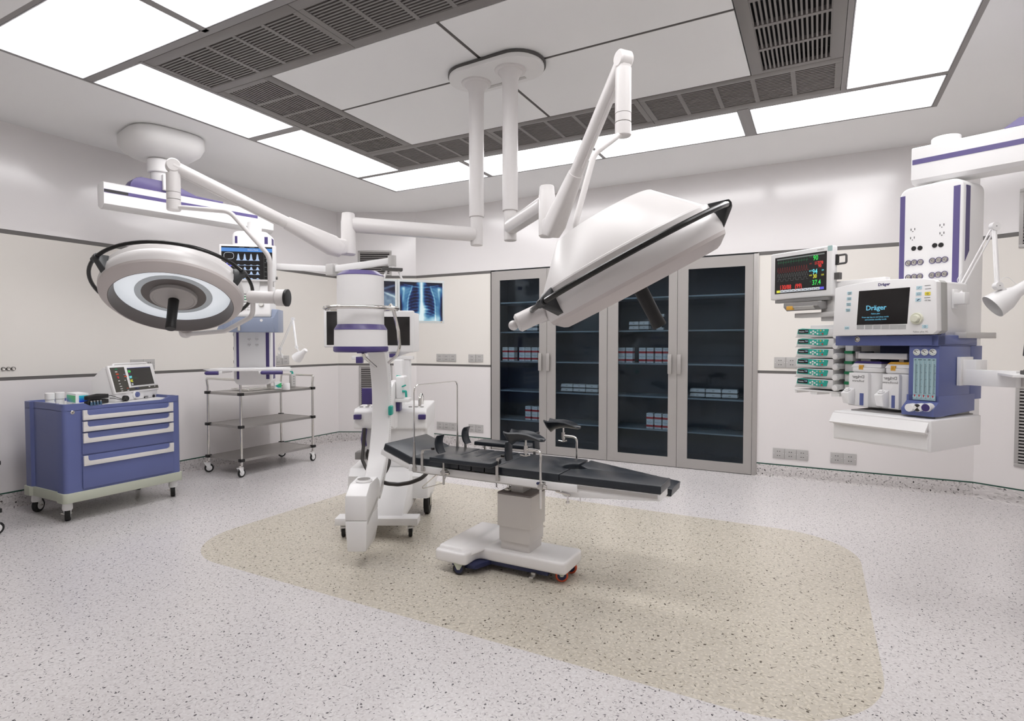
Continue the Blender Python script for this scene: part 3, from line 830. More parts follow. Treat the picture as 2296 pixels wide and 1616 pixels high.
# T base outline (plan), rounded
pl_ = [(-2.0, 2.755), (-1.775, 2.755), (-1.775, 2.895), (-1.215, 2.895), (-1.215, 3.165), (-1.775, 3.165), (-1.775, 3.305), (-2.0, 3.305)]
pl_ = [tuple(p)[:2] for p in fillet([(x, y, 0) for x, y in pl_], 0.035, 5, True)]
b.prism(pl_, 0.062, 0.134, 'z', bev=0.016, seg=4)
b.hull([(-1.995, 2.77, 0.10), (-1.995, 3.29, 0.10), (-1.79, 2.77, 0.10), (-1.79, 3.29, 0.10), (-1.98, 2.785, 0.156), (-1.98, 3.275, 0.156), (-1.82, 2.785, 0.156), (-1.82, 3.275, 0.156), (-1.71, 2.93, 0.125), (-1.71, 3.13, 0.125)], bev=0.014, seg=4)
b.build('base', OT, sharp=50)
b = tb('navy'); b.prism([(-1.90, 2.80), (-1.74, 2.80), (-1.70, 2.915), (-1.33, 2.915), (-1.33, 3.145), (-1.70, 3.145), (-1.74, 3.26), (-1.90, 3.26)], 0.035, 0.063, 'z', bev=0.004); b.build('chassis', OT)
for x, y, tire, yw in ((-1.835, 2.775, 'navy', 15), (-1.265, 2.965, 'orange_red', 25), (-1.835, 3.285, 'navy', -10), (-1.265, 3.10, 'orange_red', 10)):
    R = T(1.5, -3.03, 0) @ T(x, y, 0) @ rotM('Z', yw)
    k = MB('sage'); k.M = R
    for s_ in (-1, 1):
        k.prism([(-0.030, 0.072), (0.030, 0.072), (0.008, 0.032), (-0.008, 0.032)], s_ * 0.0135 - 0.0012, s_ * 0.0135 + 0.0012, 'y', 'sage')
    k.box((-0.028, -0.0147, 0.066), (0.028, 0.0147, 0.070)); kk = k.build('castor', OT)
    wl = MB('navy'); wl.M = R
    wl.lathe([(0, -0.009), (0.026, -0.009), (0.026, 0.009), (0, 0.009)], (0, 0, 0.0365), (0, 1, 0), 'navy', n=28)
    wl.lathe([(0.0255, -0.0095), (0.033, -0.0105), (0.0365, -0.006), (0.0365, 0.006), (0.033, 0.0105), (0.0255, 0.0095)], (0, 0, 0.0365), (0, 1, 0), 'black' if tire == 'navy' else tire, n=36)
    wl.cyl((0, -0.016, 0.0365), (0, 0.016, 0.0365), 0.004, m='chrome', n=12)
    wl.build('wheel', kk)
b = tb('chrome'); b.box((-1.43, 2.90, 0.028), (-1.40, 2.94, 0.045), 'steel', bev=0.004); b.box((-1.425, 2.862, 0.022), (-1.398, 2.90, 0.034), 'steel', bev=0.005); b.tube([(-1.412, 2.94, 0.036), (-1.39, 3.0, 0.042)], 0.006, 'steel'); b.build('brake_pedal', OT)
mat('column_grey', (224, 220, 217), 0.5)
for (x0, y0, x1, y1, z0, z1) in ((-1.651, 2.945, -1.460, 3.115, 0.130, 0.186), (-1.659, 2.937, -1.452, 3.123, 0.184, 0.276), (-1.667, 2.929, -1.444, 3.131, 0.274, 0.462)):
    b = tb('column_grey'); b.prism(rrect(x0, y0, x1, y1, 0.008, 3), z0, z1, 'z', bev=0.0015); b.build('column_sleeve', OT)
b = tb('grey_mid'); mat('gasket', (128, 120, 119), 0.5); b.cur = 'gasket'; b.prism(rrect(-1.667, 2.929, -1.444, 3.131, 0.008, 3), 0.463, 0.472, 'z', bev=0.002); b.build('column_cap', OT)
b = tb('grey_light'); b.box((-1.60, 2.98, 0.471), (-1.52, 3.09, 0.56), 'grey_light', bev=0.003); b.build('neck', OT)
b = tb('chrome'); b.cyl((-1.622, 2.99, 0.472), (-1.622, 2.99, 0.545), 0.008, m='chrome'); b.lathe([(0, 0.012), (0.010, 0.012), (0.022, 0.006), (0.024, 0), (0.018, -0.004), (0, -0.004)], (-1.622, 2.99, 0.478), n=24, m='chrome'); b.build('adjusting_knob', OT)
b = tb('black'); b.tube([(-1.668 + 0.004 * math.cos(k * 1.2), 2.925 + 0.004 * math.sin(k * 1.2), 0.50 + k * 0.0016) for k in range(40)], 0.0018, n=6); b.build('coiled_cord', OT)
# under-frame and side rails
b = tb('white')
b.box((-2.22, 2.835, 0.548), (-1.225, 3.225, 0.602), 'grey_light', bev=0.004)
b.build('under_frame', OT)
for y in (N_ + 0.002, F_ - 0.002):
    s_ = -1 if y < 3 else 1
    r = tb('white'); r.box((-2.225, y - 0.009, 0.563), (-1.11, y + 0.009, 0.604), bev=0.003)
    r.box((-2.0, y + s_ * 0.013 - 0.004, 0.574), (-1.3, y + s_ * 0.013 + 0.004, 0.594), 'steel', bev=0.001) if s_ > 0 else None
    r.build('side_rail', OT)
# cushions
def cushion(x0, x1, name='cushion'):
    c = tb('vinyl'); c.box((x0, N_, 0.607), (x1, F_, 0.650), bev=0.006, seg=3); c.build(name, OT)
for x0, x1 in ((-2.218, -1.976), (-1.971, -1.864), (-1.859, -1.776), (-1.771, -1.687), (-1.682, -1.612)): cushion(x0, x1)
P_ = [(-1.607, N_), (-1.219, N_), (-1.219, 3.03 - 0.075)] + [(-1.219 - 0.066 * math.sin(math.radians(a)), 3.03 - 0.075 * math.cos(math.radians(a))) for a in range(15, 180, 15)] + [(-1.219, 3.03 + 0.075), (-1.219, F_), (-1.607, F_)]
c = tb('vinyl'); c.prism(P_, 0.607, 0.650, 'z', bev=0.005, seg=3); c.build('seat_cushion', OT)
# raised back rest
A = 18.8
hb = T(1.5, -3.03, 0) @ T(-2.222, 0, 0.607) @ rotM('Y', A)
c = MB('vinyl'); c.M = hb; c.box((-0.222, N_, -0.004), (0.006, F_, 0.042), bev=0.007, seg=3); c.build('head_cushion', OT)
c = MB('white'); c.M = hb; c.box((-0.236, N_ + 0.004, -0.042), (-0.004, N_ + 0.018, -0.005), bev=0.004); c.box((-0.236, F_ - 0.018, -0.042), (-0.004, F_ - 0.004, -0.005), bev=0.004); c.box((-0.228, N_ + 0.018, -0.03), (-0.01, F_ - 0.018, -0.006)); c.build('head_frame', OT)
# leg sections
np_ = [(-1.214, N_), (-0.672, N_), (-0.672, 3.012), (-1.125, 3.022), (-1.155, 3.0), (-1.214, 2.968)]
c = tb('vinyl'); c.prism(np_, 0.607, 0.648, 'z', bev=0.005, seg=3); c.build('leg_cushion', OT)
fl_M = T(1.5, -3.03, 0) @ T(-1.2, 0, 0.648) @ rotM('Y', 7.2)
c = MB('vinyl'); c.M = fl_M
c.prism([(0, F_), (0.535, F_), (0.535, 3.045), (0.078, 3.036), (0.045, 3.06), (0, 3.09)], -0.042, 0.0, 'z', bev=0.005, seg=3); c.build('leg_cushion', OT)
c = MB('white'); c.M = fl_M; c.prism([(0.0, -0.043), (0.515, -0.043), (0.515, -0.062), (0.02, -0.11)], 3.10, 3.225, 'y', bev=0.002); c.build('leg_support', OT)
c = tb('white'); c.prism([(-1.205, 0.606), (-0.676, 0.606), (-0.676, 0.572), (-1.185, 0.530), (-1.205, 0.545)], N_ + 0.004, 2.97, 'y', bev=0.002)
c.box((-1.17, N_ + 0.0005, 0.583), (-0.69, N_ + 0.004, 0.601), 'steel'); c.build('leg_support', OT)
c = tb('chrome'); c.tube([(-1.235, N_ + 0.0, 0.555), (-1.15, N_ - 0.0, 0.545)], 0.006, n=8); c.tube([(-1.165, N_, 0.548), (-1.165, N_, 0.505)], 0.006, n=8); c.cyl((-1.165, N_, 0.50), (-1.165, N_, 0.508), 0.011, n=12); c.build('leg_lock', OT)
c = tb('chrome'); c.cyl((-1.105, N_ + 0.03, 0.505), (-1.105, N_ + 0.03, 0.54), 0.003, n=8); c.build('release_pin', OT)
# thin bracing under the back section
c = tb('chrome'); c.tube([(-2.02, N_ + 0.01, 0.562), (-2.135, N_ + 0.01, 0.468), (-2.125, N_ + 0.01, 0.462), (-1.975, N_ + 0.01, 0.512), (-1.953, N_ + 0.01, 0.562)], 0.003, n=6, fil=0.008); c.build('brace', OT)

# shoulder / side supports
def side_support(x, ys, px, curve, name='side_support'):
    """curved upright pad on a chrome clamp; ys = -1 near side, +1 far side"""
    y0 = N_ if ys < 0 else F_
    br = tb('chrome'); yo = y0 + ys * 0.022
    br.box((x - 0.009, yo - 0.003, 0.575), (x + 0.009, yo + 0.003, 0.684), 'steel')
    br.box((x - 0.012, min(y0, yo), 0.575), (x + 0.012, max(y0, yo) + 0.004, 0.598), 'steel', bev=0.002)
    ar = fillet([(x, yo, 0.68), (x + 0.004, yo, 0.706), (px - 0.008, y0 - ys * 0.02, 0.709)], 0.02, 5)
    for a, q in zip(ar, ar[1:]):
        br.hull([a + Vector((0, 0, 0.002)) + Vector((-0.006, ys * 0.006, 0)), a + Vector((0.006, -ys * 0.006, 0.002)), a + Vector((0.006, -ys * 0.006, -0.002)), a + Vector((-0.006, ys * 0.006, -0.002)),
                 q + Vector((0, 0, 0.002)) + Vector((-0.006, ys * 0.006, 0)), q + Vector((0.006, -ys * 0.006, 0.002)), q + Vector((0.006, -ys * 0.006, -0.002)), q + Vector((-0.006, ys * 0.006, -0.002))], 'steel')
    k = br.build(name, OT)
    kn = tb('black'); kn.cyl((px - 0.028, y0 - ys * 0.002, 0.709), (px - 0.028, y0 - ys * 0.002, 0.722), 0.011, n=10); kn.build('clamp_knob', k)
    pd = tb('vinyl'); z0, z1 = 0.686, 0.796
    ya, yb = sorted((y0 - ys * 0.005, y0 - ys * 0.075))
    prof = []
    for i in range(9):
        t = i / 8; z = z0 + (z1 - z0) * t; prof.append((px + curve * (4 * (t - 0.55) ** 2) - 0.004, z))
    back = [(p[0] - 0.011 - (0.004 if 0 < i < 8 else 0), p[1]) for i, p in enumerate(prof)]
    pd.prism(prof + back[::-1], ya, yb, 'y', bev=0.003); pd.build('pad', k)
side_support(-2.108, -1, -2.018, 0.018); side_support(-1.586, -1, -1.535, 0.004)
side_support(-2.108, 1, -2.06, 0.018); side_support(-1.586, 1, -1.535, 0.004)
# anaesthesia screen hoop
sf = tb('chrome')
sf.tube([(-2.171, N_ - 0.018, 0.70), (-2.171, N_ - 0.018, 1.095), (-2.171, F_ + 0.018, 1.095), (-2.171, F_ + 0.018, 0.70)], 0.0042, n=8, fil=0.045)
for y in (N_ - 0.018, F_ + 0.018):
    sf.tube([(-2.171, y, 0.575), (-2.171, y, 0.66), (-2.171, y, 0.70), (-2.171, y, 0.75)], [0.0105, 0.0105, 0.008, 0.0048], 'steel', n=10)
    sf.box((-2.184, y - 0.008, 0.568), (-2.158, y + 0.012, 0.592), 'steel', bev=0.002)
sf.build('screen_hoop', OT)
# arm boards
def arm_board(x0, x1, ya, yb, post_x, ys):
    c = tb('vinyl'); pts = [(x0 + 0.02, yb), (x0, ya), (x1 - 0.01, ya), (x1, ya + (yb - ya) * 0.12), (x1 - 0.01, yb)] if ys < 0 else [(x0, ya), (x1, ya), (x1, yb), (x0, yb)]
    c.prism(pts, 0.664, 0.691, 'z', bev=0.006, seg=3); p_ = c.build('arm_board', OT)
    yp = N_ - 0.03 if ys < 0 else F_ + 0.03
    q = tb('chrome'); q.cyl((post_x, yp, 0.515), (post_x, yp, 0.664), 0.0065, n=12, m='steel')
    q.box((post_x - 0.014, min(yp, yp - ys * 0.03) - 0.006, 0.572), (post_x + 0.014, max(yp, yp - ys * 0.03), 0.602), 'steel', bev=0.003)
    q.cyl((post_x - 0.022, yp, 0.585), (post_x + 0.034, yp, 0.585), 0.006, n=10); q.lathe([(0.004, 0), (0.012, 0.003), (0.012, 0.008), (0.004, 0.011)], (post_x + 0.03, yp, 0.585), (1, 0, 0), 'chrome', n=12)
    q.build('arm_board_post', p_)
arm_board(-1.985, -1.575, 2.694, 2.835, -1.945, -1)
arm_board(-2.04, -1.625, 3.275, 3.40, -1.96, 1)
# leg holders (stirrups)
def stirrup(ys):
    y = N_ - 0.04 if ys < 0 else F_ + 0.04; yr = N_ if ys < 0 else F_
    k = tb('chrome'); zt_ = 0.772
    k.tube([(-1.306, y, 0.462), (-1.306, y, zt_), (-1.395, y, zt_ + 0.004)], 0.0072, n=12, fil=0.03)
    kk = k.build('leg_holder', OT)
    q = tb('steel'); q.box((-1.322, min(y, yr) - 0.01, 0.566), (-1.292, max(y, yr) + 0.004, 0.602), bev=0.003); q.box((-1.290, y - 0.010, 0.572), (-1.270, y + 0.010, 0.592), 'chrome', bev=0.004)
    q.cyl((-1.318, y - 0.016, 0.600), (-1.318, y - 0.004, 0.600), 0.007, m='navy', n=12); q.build('rail_clamp', kk)
    q = tb('chrome'); q.cyl((-1.396, y, 0.752), (-1.396, y, 0.797), 0.0115, n=14); q.cyl((-1.396, y, 0.797), (-1.396, y, 0.83), 0.006, n=10)
    q.tube([(-1.43, y, 0.742), (-1.396, y, 0.738), (-1.372, y, 0.746)], 0.004, n=8); q.cyl((-1.396, y, 0.736), (-1.396, y, 0.755), 0.006, n=10); q.build('swivel_clamp', kk)
    g = tb('vinyl'); rings = []
    # trough: cross-sections along x; half width a, wall height h, floor z
    for x, a, h, zf_ in ((-1.510, 0.052, 0.030, 0.836), (-1.500, 0.056, 0.052, 0.812), (-1.478, 0.058, 0.068, 0.792), (-1.452, 0.057, 0.050, 0.812), (-1.415, 0.054, 0.042, 0.822), (-1.37, 0.048, 0.034, 0.826), (-1.33, 0.042, 0.024, 0.824), (-1.300, 0.034, 0.014, 0.822), (-1.286, 0.022, 0.008, 0.824)):
        ring = []; th_ = 0.012; n = 12
        for i in range(n + 1):
            t = -1 + 2 * i / n; ring.append(Vector((x, y + a * t, zf_ + h * t * t - 0.0)))
        for i in range(n, -1, -1):
            t = -1 + 2 * i / n; ring.append(Vector((x, y + (a - th_ * 0.5) * t, zf_ + th_ + (h - th_ * 0.4) * t * t)))
        rings.append(ring)
    g.loft(rings); g.build('leg_trough', kk, sharp=60)
stirrup(-1); stirrup(1)
# ------------------------------------------------------------------ surgical lamps on ceiling columns
cm = thing('ceiling_mount', 'oval white ceiling plate carrying the two surgical lamp columns', 'ceiling mount', Frame(-1.88, 3.29))
def stadium(hx, hy, r=None):
    return rrect(-hx, -hy, hx, hy, min(hx, hy) - 0.001 if r is None else r, 10)
R3 = rotM('Z', -3)
b = MB('grey_dark'); b.M = R3 @ T(-0.005, 0.012, 0); b.prism(stadium(0.345, 0.182), 3.118, 3.139, 'z'); b.build('painted_gap_shadow', cm, smooth=False)  # dark grey plate standing in for the shadow between mount and ceiling
b = MB('white_matte'); b.M = R3; b.prism(stadium(0.335, 0.172), 3.092, 3.122, 'z', bev=0.006, seg=3); b.build('plate', cm)
b = MB('grey_light'); b.M = R3; b.prism([(-0.26, 0.10), (0.16, 0.10), (0.16, 0.125), (-0.26, 0.125)], 3.088, 3.093, 'z'); b.build('cover_strip', cm, smooth=False)
mat('lamp_glass', (238, 243, 248), 0.12, spec=0.6); _b = MATS['lamp_glass'].node_tree.nodes['Principled BSDF']; _b.inputs['Emission Color'].default_value = (0.86, 0.93, 1, 1); _b.inputs['Emission Strength'].default_value = 0.42; mat('hub_grey', (178, 174, 172), 0.45, bump=0.4, bscale=60); mat('recess', (116, 109, 107), 0.45); mat('ring_blue', (212, 222, 228), 0.3); mat('ring_dark', (104, 98, 96), 0.35)
mat('rail_dark', (48, 48, 48), 0.22, metal=0.6)
def basis(z, xhint):
    z = z.normalized(); x = (xhint - z * xhint.dot(z)).normalized(); y = z.cross(x)
    return Matrix((x, y, z)).transposed().to_4x4()
def lamp(name_label, col, z_arm, j, jz, E, Ebot, head_c, head_M, yoke, h1, tube2, h2, angs, s=1.0, dome=1.0):
    th = thing('surgical_lamp', name_label, 'surgical lamp', (col[0], col[1], 3.09)); O = Vector((col[0], col[1], 3.09))
    def nb(m='lamp_white'):
        q = MB(m); q.M = T(*(-O)); return q
    c = nb(); c.cyl((col[0], col[1], 2.20), (col[0], col[1], 3.06), 0.050, n=32, bev=0.003)
    c.lathe([(0.050, 2.98), (0.052, 3.03), (0.062, 3.055), (0.078, 3.07), (0.080, 3.078), (0.098, 3.082), (0.1, 3.092)], (col[0], col[1], 0), n=36)
    c.build('column', th)
    c = nb(); c.cyl((col[0], col[1], 2.010), (col[0], col[1], 2.21), 0.041, n=28, bev=0.004); c.build('column_swivel', th)
    # horizontal arm
    a = Vector((col[0], col[1], z_arm)); q = Vector((j[0], j[1], z_arm)); d = (q - a).normalized(); sd = Vector((-d.y, d.x, 0)); up = Vector((0, 0, 1))
    c = nb(); rings = []
    for p, k in ((a + d * 0.02, 1.0), (q - d * 0.02, 1.0)):
        pr_ = []
        for i in range(20):
            t = 2 * PI * i / 20; u, v = math.cos(t), math.sin(t)
            v = max(v, -0.82)
            pr_.append(p + sd * u * 0.046 * k + up * v * 0.050 * k)
        rings.append(pr_)
    c.loft(rings); c.build('lower_arm', th)
    c = nb(); c.lathe([(0, jz[0]), (0.036, jz[0]), (0.044, jz[0] + 0.008), (0.044, jz[1] - 0.05), (0.042, jz[1] - 0.045), (0.039, jz[1] - 0.004), (0.034, jz[1]), (0, jz[1])], (j[0], j[1], 0), n=28)
    jo = c.build('elbow_post', th)
    # knuckle and spring arm
    K = Vector((j[0], j[1], jz[0] + 0.04)); dh = (E - K); hd = Vector((dh.x, dh.y, 0)).normalized(); K = K + hd * 0.075
    dv = (E - K).normalized(); sd = Vector((-hd.y, hd.x, 0)); L = (E - K).length
    c = nb(); c.hull([K + sd * s_ * 0.040 + w_ for s_ in (-1, 1) for w_ in (-hd * 0.09 + up * 0.045, -hd * 0.09 - up * 0.02, hd * 0.0 + up * 0.055, hd * 0.01 - up * 0.05, -hd * 0.03 - up * 0.045)], bev=0.012, seg=3)
    c.build('knuckle', th)
    c = nb(); n_ = dv.cross(sd).normalized()
    if n_.z < 0: n_ = -n_
    c.cyl(K - sd * 0.044, K + sd * 0.044, 0.017, n=20)
    rings = []
    for t, w, h in ((-0.035, 0.042, 0.046), (0.03, 0.046, 0.060), (0.31, 0.037, 0.038)):
        ring = []
        for i in range(24):
            an = 2 * PI * i / 24; ex = 0.55
            u = math.copysign(abs(math.cos(an)) ** ex, math.cos(an)); v = math.copysign(abs(math.sin(an)) ** ex, math.sin(an))
            if t > 0.3: u, v = math.cos(an), math.sin(an)
            ring.append(K + dv * t * 1.0 + sd * u * w + n_ * v * h)
        rings.append(ring)
    c.loft(rings); c.build('spring_housing', th, sharp=40)
    c = nb(); c.cyl(K + dv * 0.31, E - dv * 0.0, 0.033, 0.031, n=24); c.build('spring_arm', th)
    c = nb('lamp_white'); c.tube([K + dv * 0.36 - n_ * 0.036, E - dv * 0.03 - n_ * 0.030], 0.006, n=8); c.build('parallel_rod', th)
    # end knuckle + drop cylinder
    c = nb(); c.cyl(E - sd * 0.030, E + sd * 0.030, 0.036, n=28, bev=0.006)
    c.hull([E + sd * s_ * 0.026 + w_ for s_ in (-1, 1) for w_ in (up * 0.03, hd * 0.028, -hd * 0.03, -up * 0.06 + hd * 0.02, -up * 0.06 - hd * 0.02)], bev=0.01, seg=3)
    c.build('wrist', th)
    c = nb(); zb = Ebot; c.cyl((E.x, E.y, E.z - 0.04), (E.x, E.y, zb + 0.095), 0.034, n=28); c.cyl((E.x, E.y, zb + 0.0935), (E.x, E.y, zb + 0.0585), 0.0335, n=28, bev=0.001); c.cyl((E.x, E.y, zb + 0.057), (E.x, E.y, zb), 0.034, n=28, bev=0.004)
    c.build('drop_cylinder', th)
    c = nb(); c.tube(yoke, 0.0125, n=12, fil=0.09); c.build('yoke', th)
    c = nb(); a, q = h1; c.cyl(a, q, 0.033, n=24, bev=0.004); dd = (q - a).normalized()
    c.lathe([(0.036, 0), (0.044, 0.01), (0.044, 0.05), (0.040, 0.055), (0, 0.055)], q - dd * 0.01, dd, n=24)
    c.lathe([(0.0445, 0.0), (0.046, 0.002), (0.046, 0.014), (0.040, 0.016), (0, 0.016)], q + dd * 0.043, dd, 'black', n=24)
    c.build('hinge', th)
    c = nb(); c.tube(tube2, 0.0125, n=12, fil=0.06); c.build('yoke', th)
    c = nb(); a, q = h2; c.cyl(a, q, 0.034, n=24, bev=0.008); c.sphere(q + (q - a).normalized() * 0.012, 0.018); c.build('hinge', th)
    # head: local z points up out of the back, face at z = 0
    H = T(*(-O)) @ T(*head_c) @ head_M
    R = 0.332 * s
    c = MB('lamp_white'); c.M = H
    c.lathe([(R, 0.032), (R * 1.008, 0.055), (R * 0.992, 0.092), (R * 0.975, 0.100), (R * 0.968, 0.128), (R * 0.955, 0.134), (R * 0.93, 0.136)], (0, 0, 0), n=96)
    hd_ = c.build('lamp_head', th, sharp=30)
    c = MB('lamp_white'); c.M = H; h_ = 0.132 * dome; c.lathe([(R * 0.93, 0.136), (R * 0.925, 0.138), (R * 0.56, 0.136 + h_), (R * 0.55, 0.138 + h_), (0, 0.139 + h_)], (0, 0, 0), n=72); c.build('back_cover', hd_, sharp=20)
    c = MB('lamp_rim'); c.M = H
    c.lathe([(R, 0.032), (R * 0.99, 0.020), (R * 0.90, -0.006), (R * 0.86, -0.012)], (0, 0, 0), n=96)
    c.lathe([(R * 0.86, -0.012), (R * 0.85, -0.012), (R * 0.80, 0.050)], (0, 0, 0), m='recess', n=96)
    c.build('rim', hd_, sharp=28)
    c = MB('lamp_glass'); c.M = H
    c.lathe([(R * 0.80, 0.050), (R * 0.54, 0.044)], (0, 0, 0), m='lamp_glass', n=72); c.lathe([(R * 0.54, 0.044), (R * 0.45, 0.042)], (0, 0, 0), m='ring_blue', n=72)
    c.lathe([(R * 0.45, 0.042), (R * 0.33, 0.036)], (0, 0, 0), m='ring_dark', n=72); c.build('lens', hd_)
    c = MB('hub_grey'); c.M = H; c.lathe([(R * 0.33, 0.036), (R * 0.325, 0.018), (R * 0.29, 0.013), (R * 0.28, 0.016), (0, 0.010)], (0, 0, 0), n=48); c.build('hub', hd_)
    c = MB('black'); c.M = H; c.lathe([(0.0255, 0.012), (0.0235, -0.12), (0.0252, -0.158), (0.023, -0.162), (0, -0.162)], (0, 0, 0), n=28); c.build('handle', hd_, label='black cylindrical handle')
    rr = R * 1.125; c = MB('rail_dark'); c.M = H
    c.tube([(rr * math.cos(2 * PI * k / 72), rr * math.sin(2 * PI * k / 72), 0.100) for k in range(72)], 0.0095, 'rail_dark', n=10, closed=True); c.build('grab_rail', hd_)
    for an in angs:
        c = MB('grey_dark'); mat('bracket_dark', (54, 56, 58), 0.4); c.cur = 'bracket_dark'; c.M = H @ rotM('Z', an)
        pts = [(R * 0.965, -0.010, 0.133), (R * 0.965, 0.010, 0.133), (R * 0.985, -0.024, 0.034), (R * 0.985, 0.024, 0.034), (R * 0.96, 0, 0.06), (rr + 0.012, -0.014, 0.112), (rr + 0.012, 0.014, 0.112), (rr + 0.012, 0, 0.088)]
        c.hull(pts, bev=0.003); c.cyl((rr, -0.022, 0.1), (rr, 0.022, 0.1), 0.0135, n=14); c.build('rail_bracket', hd_)
    return th
def axis_from(px, py, c, ix, iy):
    """unit vector with cosine c towards the camera and image direction (ix, iy) otherwise"""
    v = -view_ray(px, py).normalized(); im = (RT * ix - UP * iy); im = (im - v * im.dot(v)).normalized()
    return (v * c + im * math.sqrt(1 - c * c)).normalized()
c1 = (-2.044, 3.317); c2 = (-1.758, 3.264)
# lamp A (left): face tipped towards the viewer
DA = 3.00
nA = axis_from(389, 678, 0.52, -0.115, 1.0)
MA = basis(-nA, RT)
CA_ = at_depth(389, 677, DA)
EA = at_depth(388, 372, 3.02)
botA = (EA.x, EA.y)
EAb = 0
r_ = view_ray(388, 472); t_ = (EA.x * r_.x + EA.y * r_.y) / (r_.x ** 2 + r_.y ** 2); EAb = HCAM + t_ * r_.z
yA = [Vector((EA.x, EA.y, EAb + 0.02)), at_depth(420, 466, 3.02), at_depth(515, 474, 3.0), at_depth(605, 575, 3.0), at_depth(606, 655, 3.04)]
h1A = (at_depth(557, 665, 3.04), at_depth(622, 667, 3.04))
t2A = [at_depth(567, 668, 3.04), at_depth(567, 708, 3.06), at_depth(505, 742, 3.18), at_depth(420, 749, 3.27)]
h2A = (at_depth(415, 738, 3.27), at_depth(417, 748, 3.31))
jA = (-2.567, 2.66)
lamp('round surgical lamp at left, glass face tipped towards the viewer', c1, 2.081, jA, (1.895, 2.152), EA, EAb, CA_, MA, yA, h1A, t2A, h2A, (-126, -6), 1.0, 0.12)
# lamp B (right): seen edge-on from the side, dome up
DB = 2.02
nB = axis_from(1420, 592, 0.03, 0.465, 0.885)
MBt = basis(-nB, RT)
CB_ = at_depth(1432, 641, DB)
EB = at_depth(1398, 133, 2.40)
r_ = view_ray(1398, 306); t_ = (EB.x * r_.x + EB.y * r_.y) / (r_.x ** 2 + r_.y ** 2); EBb = HCAM + t_ * r_.z
yB = [Vector((EB.x, EB.y, EBb + 0.02)), at_depth(1376, 312, 2.38), at_depth(1332, 345, 2.36), at_depth(1290, 500, 2.33), at_depth(1292, 590, 2.30)]
ax_ = MBt.to_3x3()
q1 = CB_ + ax_ @ Vector((0.0, -0.40, 0.06)) if (ax_ @ Vector((0, 1, 0))).dot(FW) < 0 else CB_ + ax_ @ Vector((0.0, 0.40, 0.06))
far = (ax_ @ Vector((0, 1, 0))); far = far if far.dot(FW) > 0 else -far
H1a = CB_ + far * 0.42 + ax_ @ Vector((-0.12, 0, 0.06)); H1b = CB_ + far * 0.50 + ax_ @ Vector((-0.12, 0, 0.06))
yB[-1] = H1a + far * 0.03
left = CB_ + ax_ @ Vector((-0.36, 0, 0.055))
h2B = (at_depth(1222, 696, 2.04), at_depth(1158, 726, 2.04))
sgB = -1 if (ax_ @ Vector((0, 1, 0))).dot(FW) > 0 else 1
t2B = [H1a, CB_ + far * 0.40 + ax_ @ Vector((-0.25, 0, 0.05)), CB_ + far * 0.16 + ax_ @ Vector((-0.36, 0, 0.06)), h2B[0] + far * 0.03]
lamp('large surgical lamp at centre right seen edge-on with dome back up', c2, 2.095, (-1.281, 2.789), (1.915, 2.185), EB, EBb, CB_, MBt, yB, (H1a, H1b), t2B, h2B, (sgB * 24, 180 - sgB * 24), 1.0)
# ------------------------------------------------------------------ mobile C-arm X-ray machine
CF = Frame(-2.696, 3.06, 0, 28.13)
ca = thing('c_arm_machine', 'white and purple mobile C-arm X-ray machine at the head of the operating table', 'X-ray machine', CF)
def at(px, py, y): return CF.at(px, py, 'y', y)
Yd = -0.47
x0 = at(809, 700, Yd).x
zt, z1, z2, z3, z4, z5 = (at(809, p, Yd).z for p in (609, 619, 728, 739, 777, 788))
# image intensifier
b = MB('white'); r = 0.139
b.lathe([(r, z1), (r, z2), (r + 0.018, z3), (r + 0.020, z4), (r + 0.018, z4 - 0.001), (0, z4)], (x0, Yd, 0), n=48)
b.cyl((x0, Yd, z4 - 0.02), (x0, Yd, z5 + 0.006), r - 0.0, n=40)
dt = b.build('detector', ca, sharp=28)
b = MB('purple'); b.lathe([(0, zt + 0.002), (r - 0.05, zt + 0.002), (r - 0.034, zt - 0.0), (r + 0.0008, z1 + 0.001), (r + 0.0008, z1 - 0.003)], (x0, Yd, 0), n=48)
b.build('dome_cap', dt)
b = MB('purple'); b.lathe([(r + 0.0005, z2 + 0.001), (r + 0.0185, z3 + 0.0015), (r + 0.0195, z3 - 0.002)], (x0, Yd, 0), n=48); b.build('collar_band', dt)
b = MB('purple_dark'); b.lathe([(r + 0.021, z4 + 0.002), (r + 0.024, z4 - 0.004), (r + 0.024, z5 + 0.004), (r + 0.016, z5 - 0.003), (0, z5 - 0.003)], (x0, Yd, 0), n=48); b.build('base_ring', dt)
# chrome guard rails
zr = at(809, 687, Yd - 0.2).z
b = MB('chrome'); rr = 0.212; k = 40
pts = [Vector((x0 + (rr + (0.01 if math.cos(t) > 0 else 0)) * math.copysign(abs(math.cos(t)) ** 0.85, math.cos(t)), Yd + rr * 0.86 * math.sin(t), zr - 0.008 * math.cos(t) * 0)) for t in [2 * PI * i / k for i in range(k)]]
b.tube(pts, 0.0115, n=12, closed=True)
b.tube([(x0 - r + 0.01, Yd + 0.05, zr), (x0 - rr + 0.01, Yd + 0.05, zr)], 0.01, n=10); b.tube([(x0 + r - 0.01, Yd + 0.05, zr), (x0 + rr, Yd + 0.05, zr)], 0.01, n=10)
b.build('guard_ring', dt)
b = MB('chrome')
g = [at(874, 682, Yd), at(881, 690, Yd), at(893, 740, Yd + 0.05), at(896, 778, Yd + 0.1), at(889, 798, Yd + 0.2), at(872, 812, Yd + 0.35)]
b.tube(g, 0.0105, n=12, fil=0.06); b.build('guard_bar', dt)
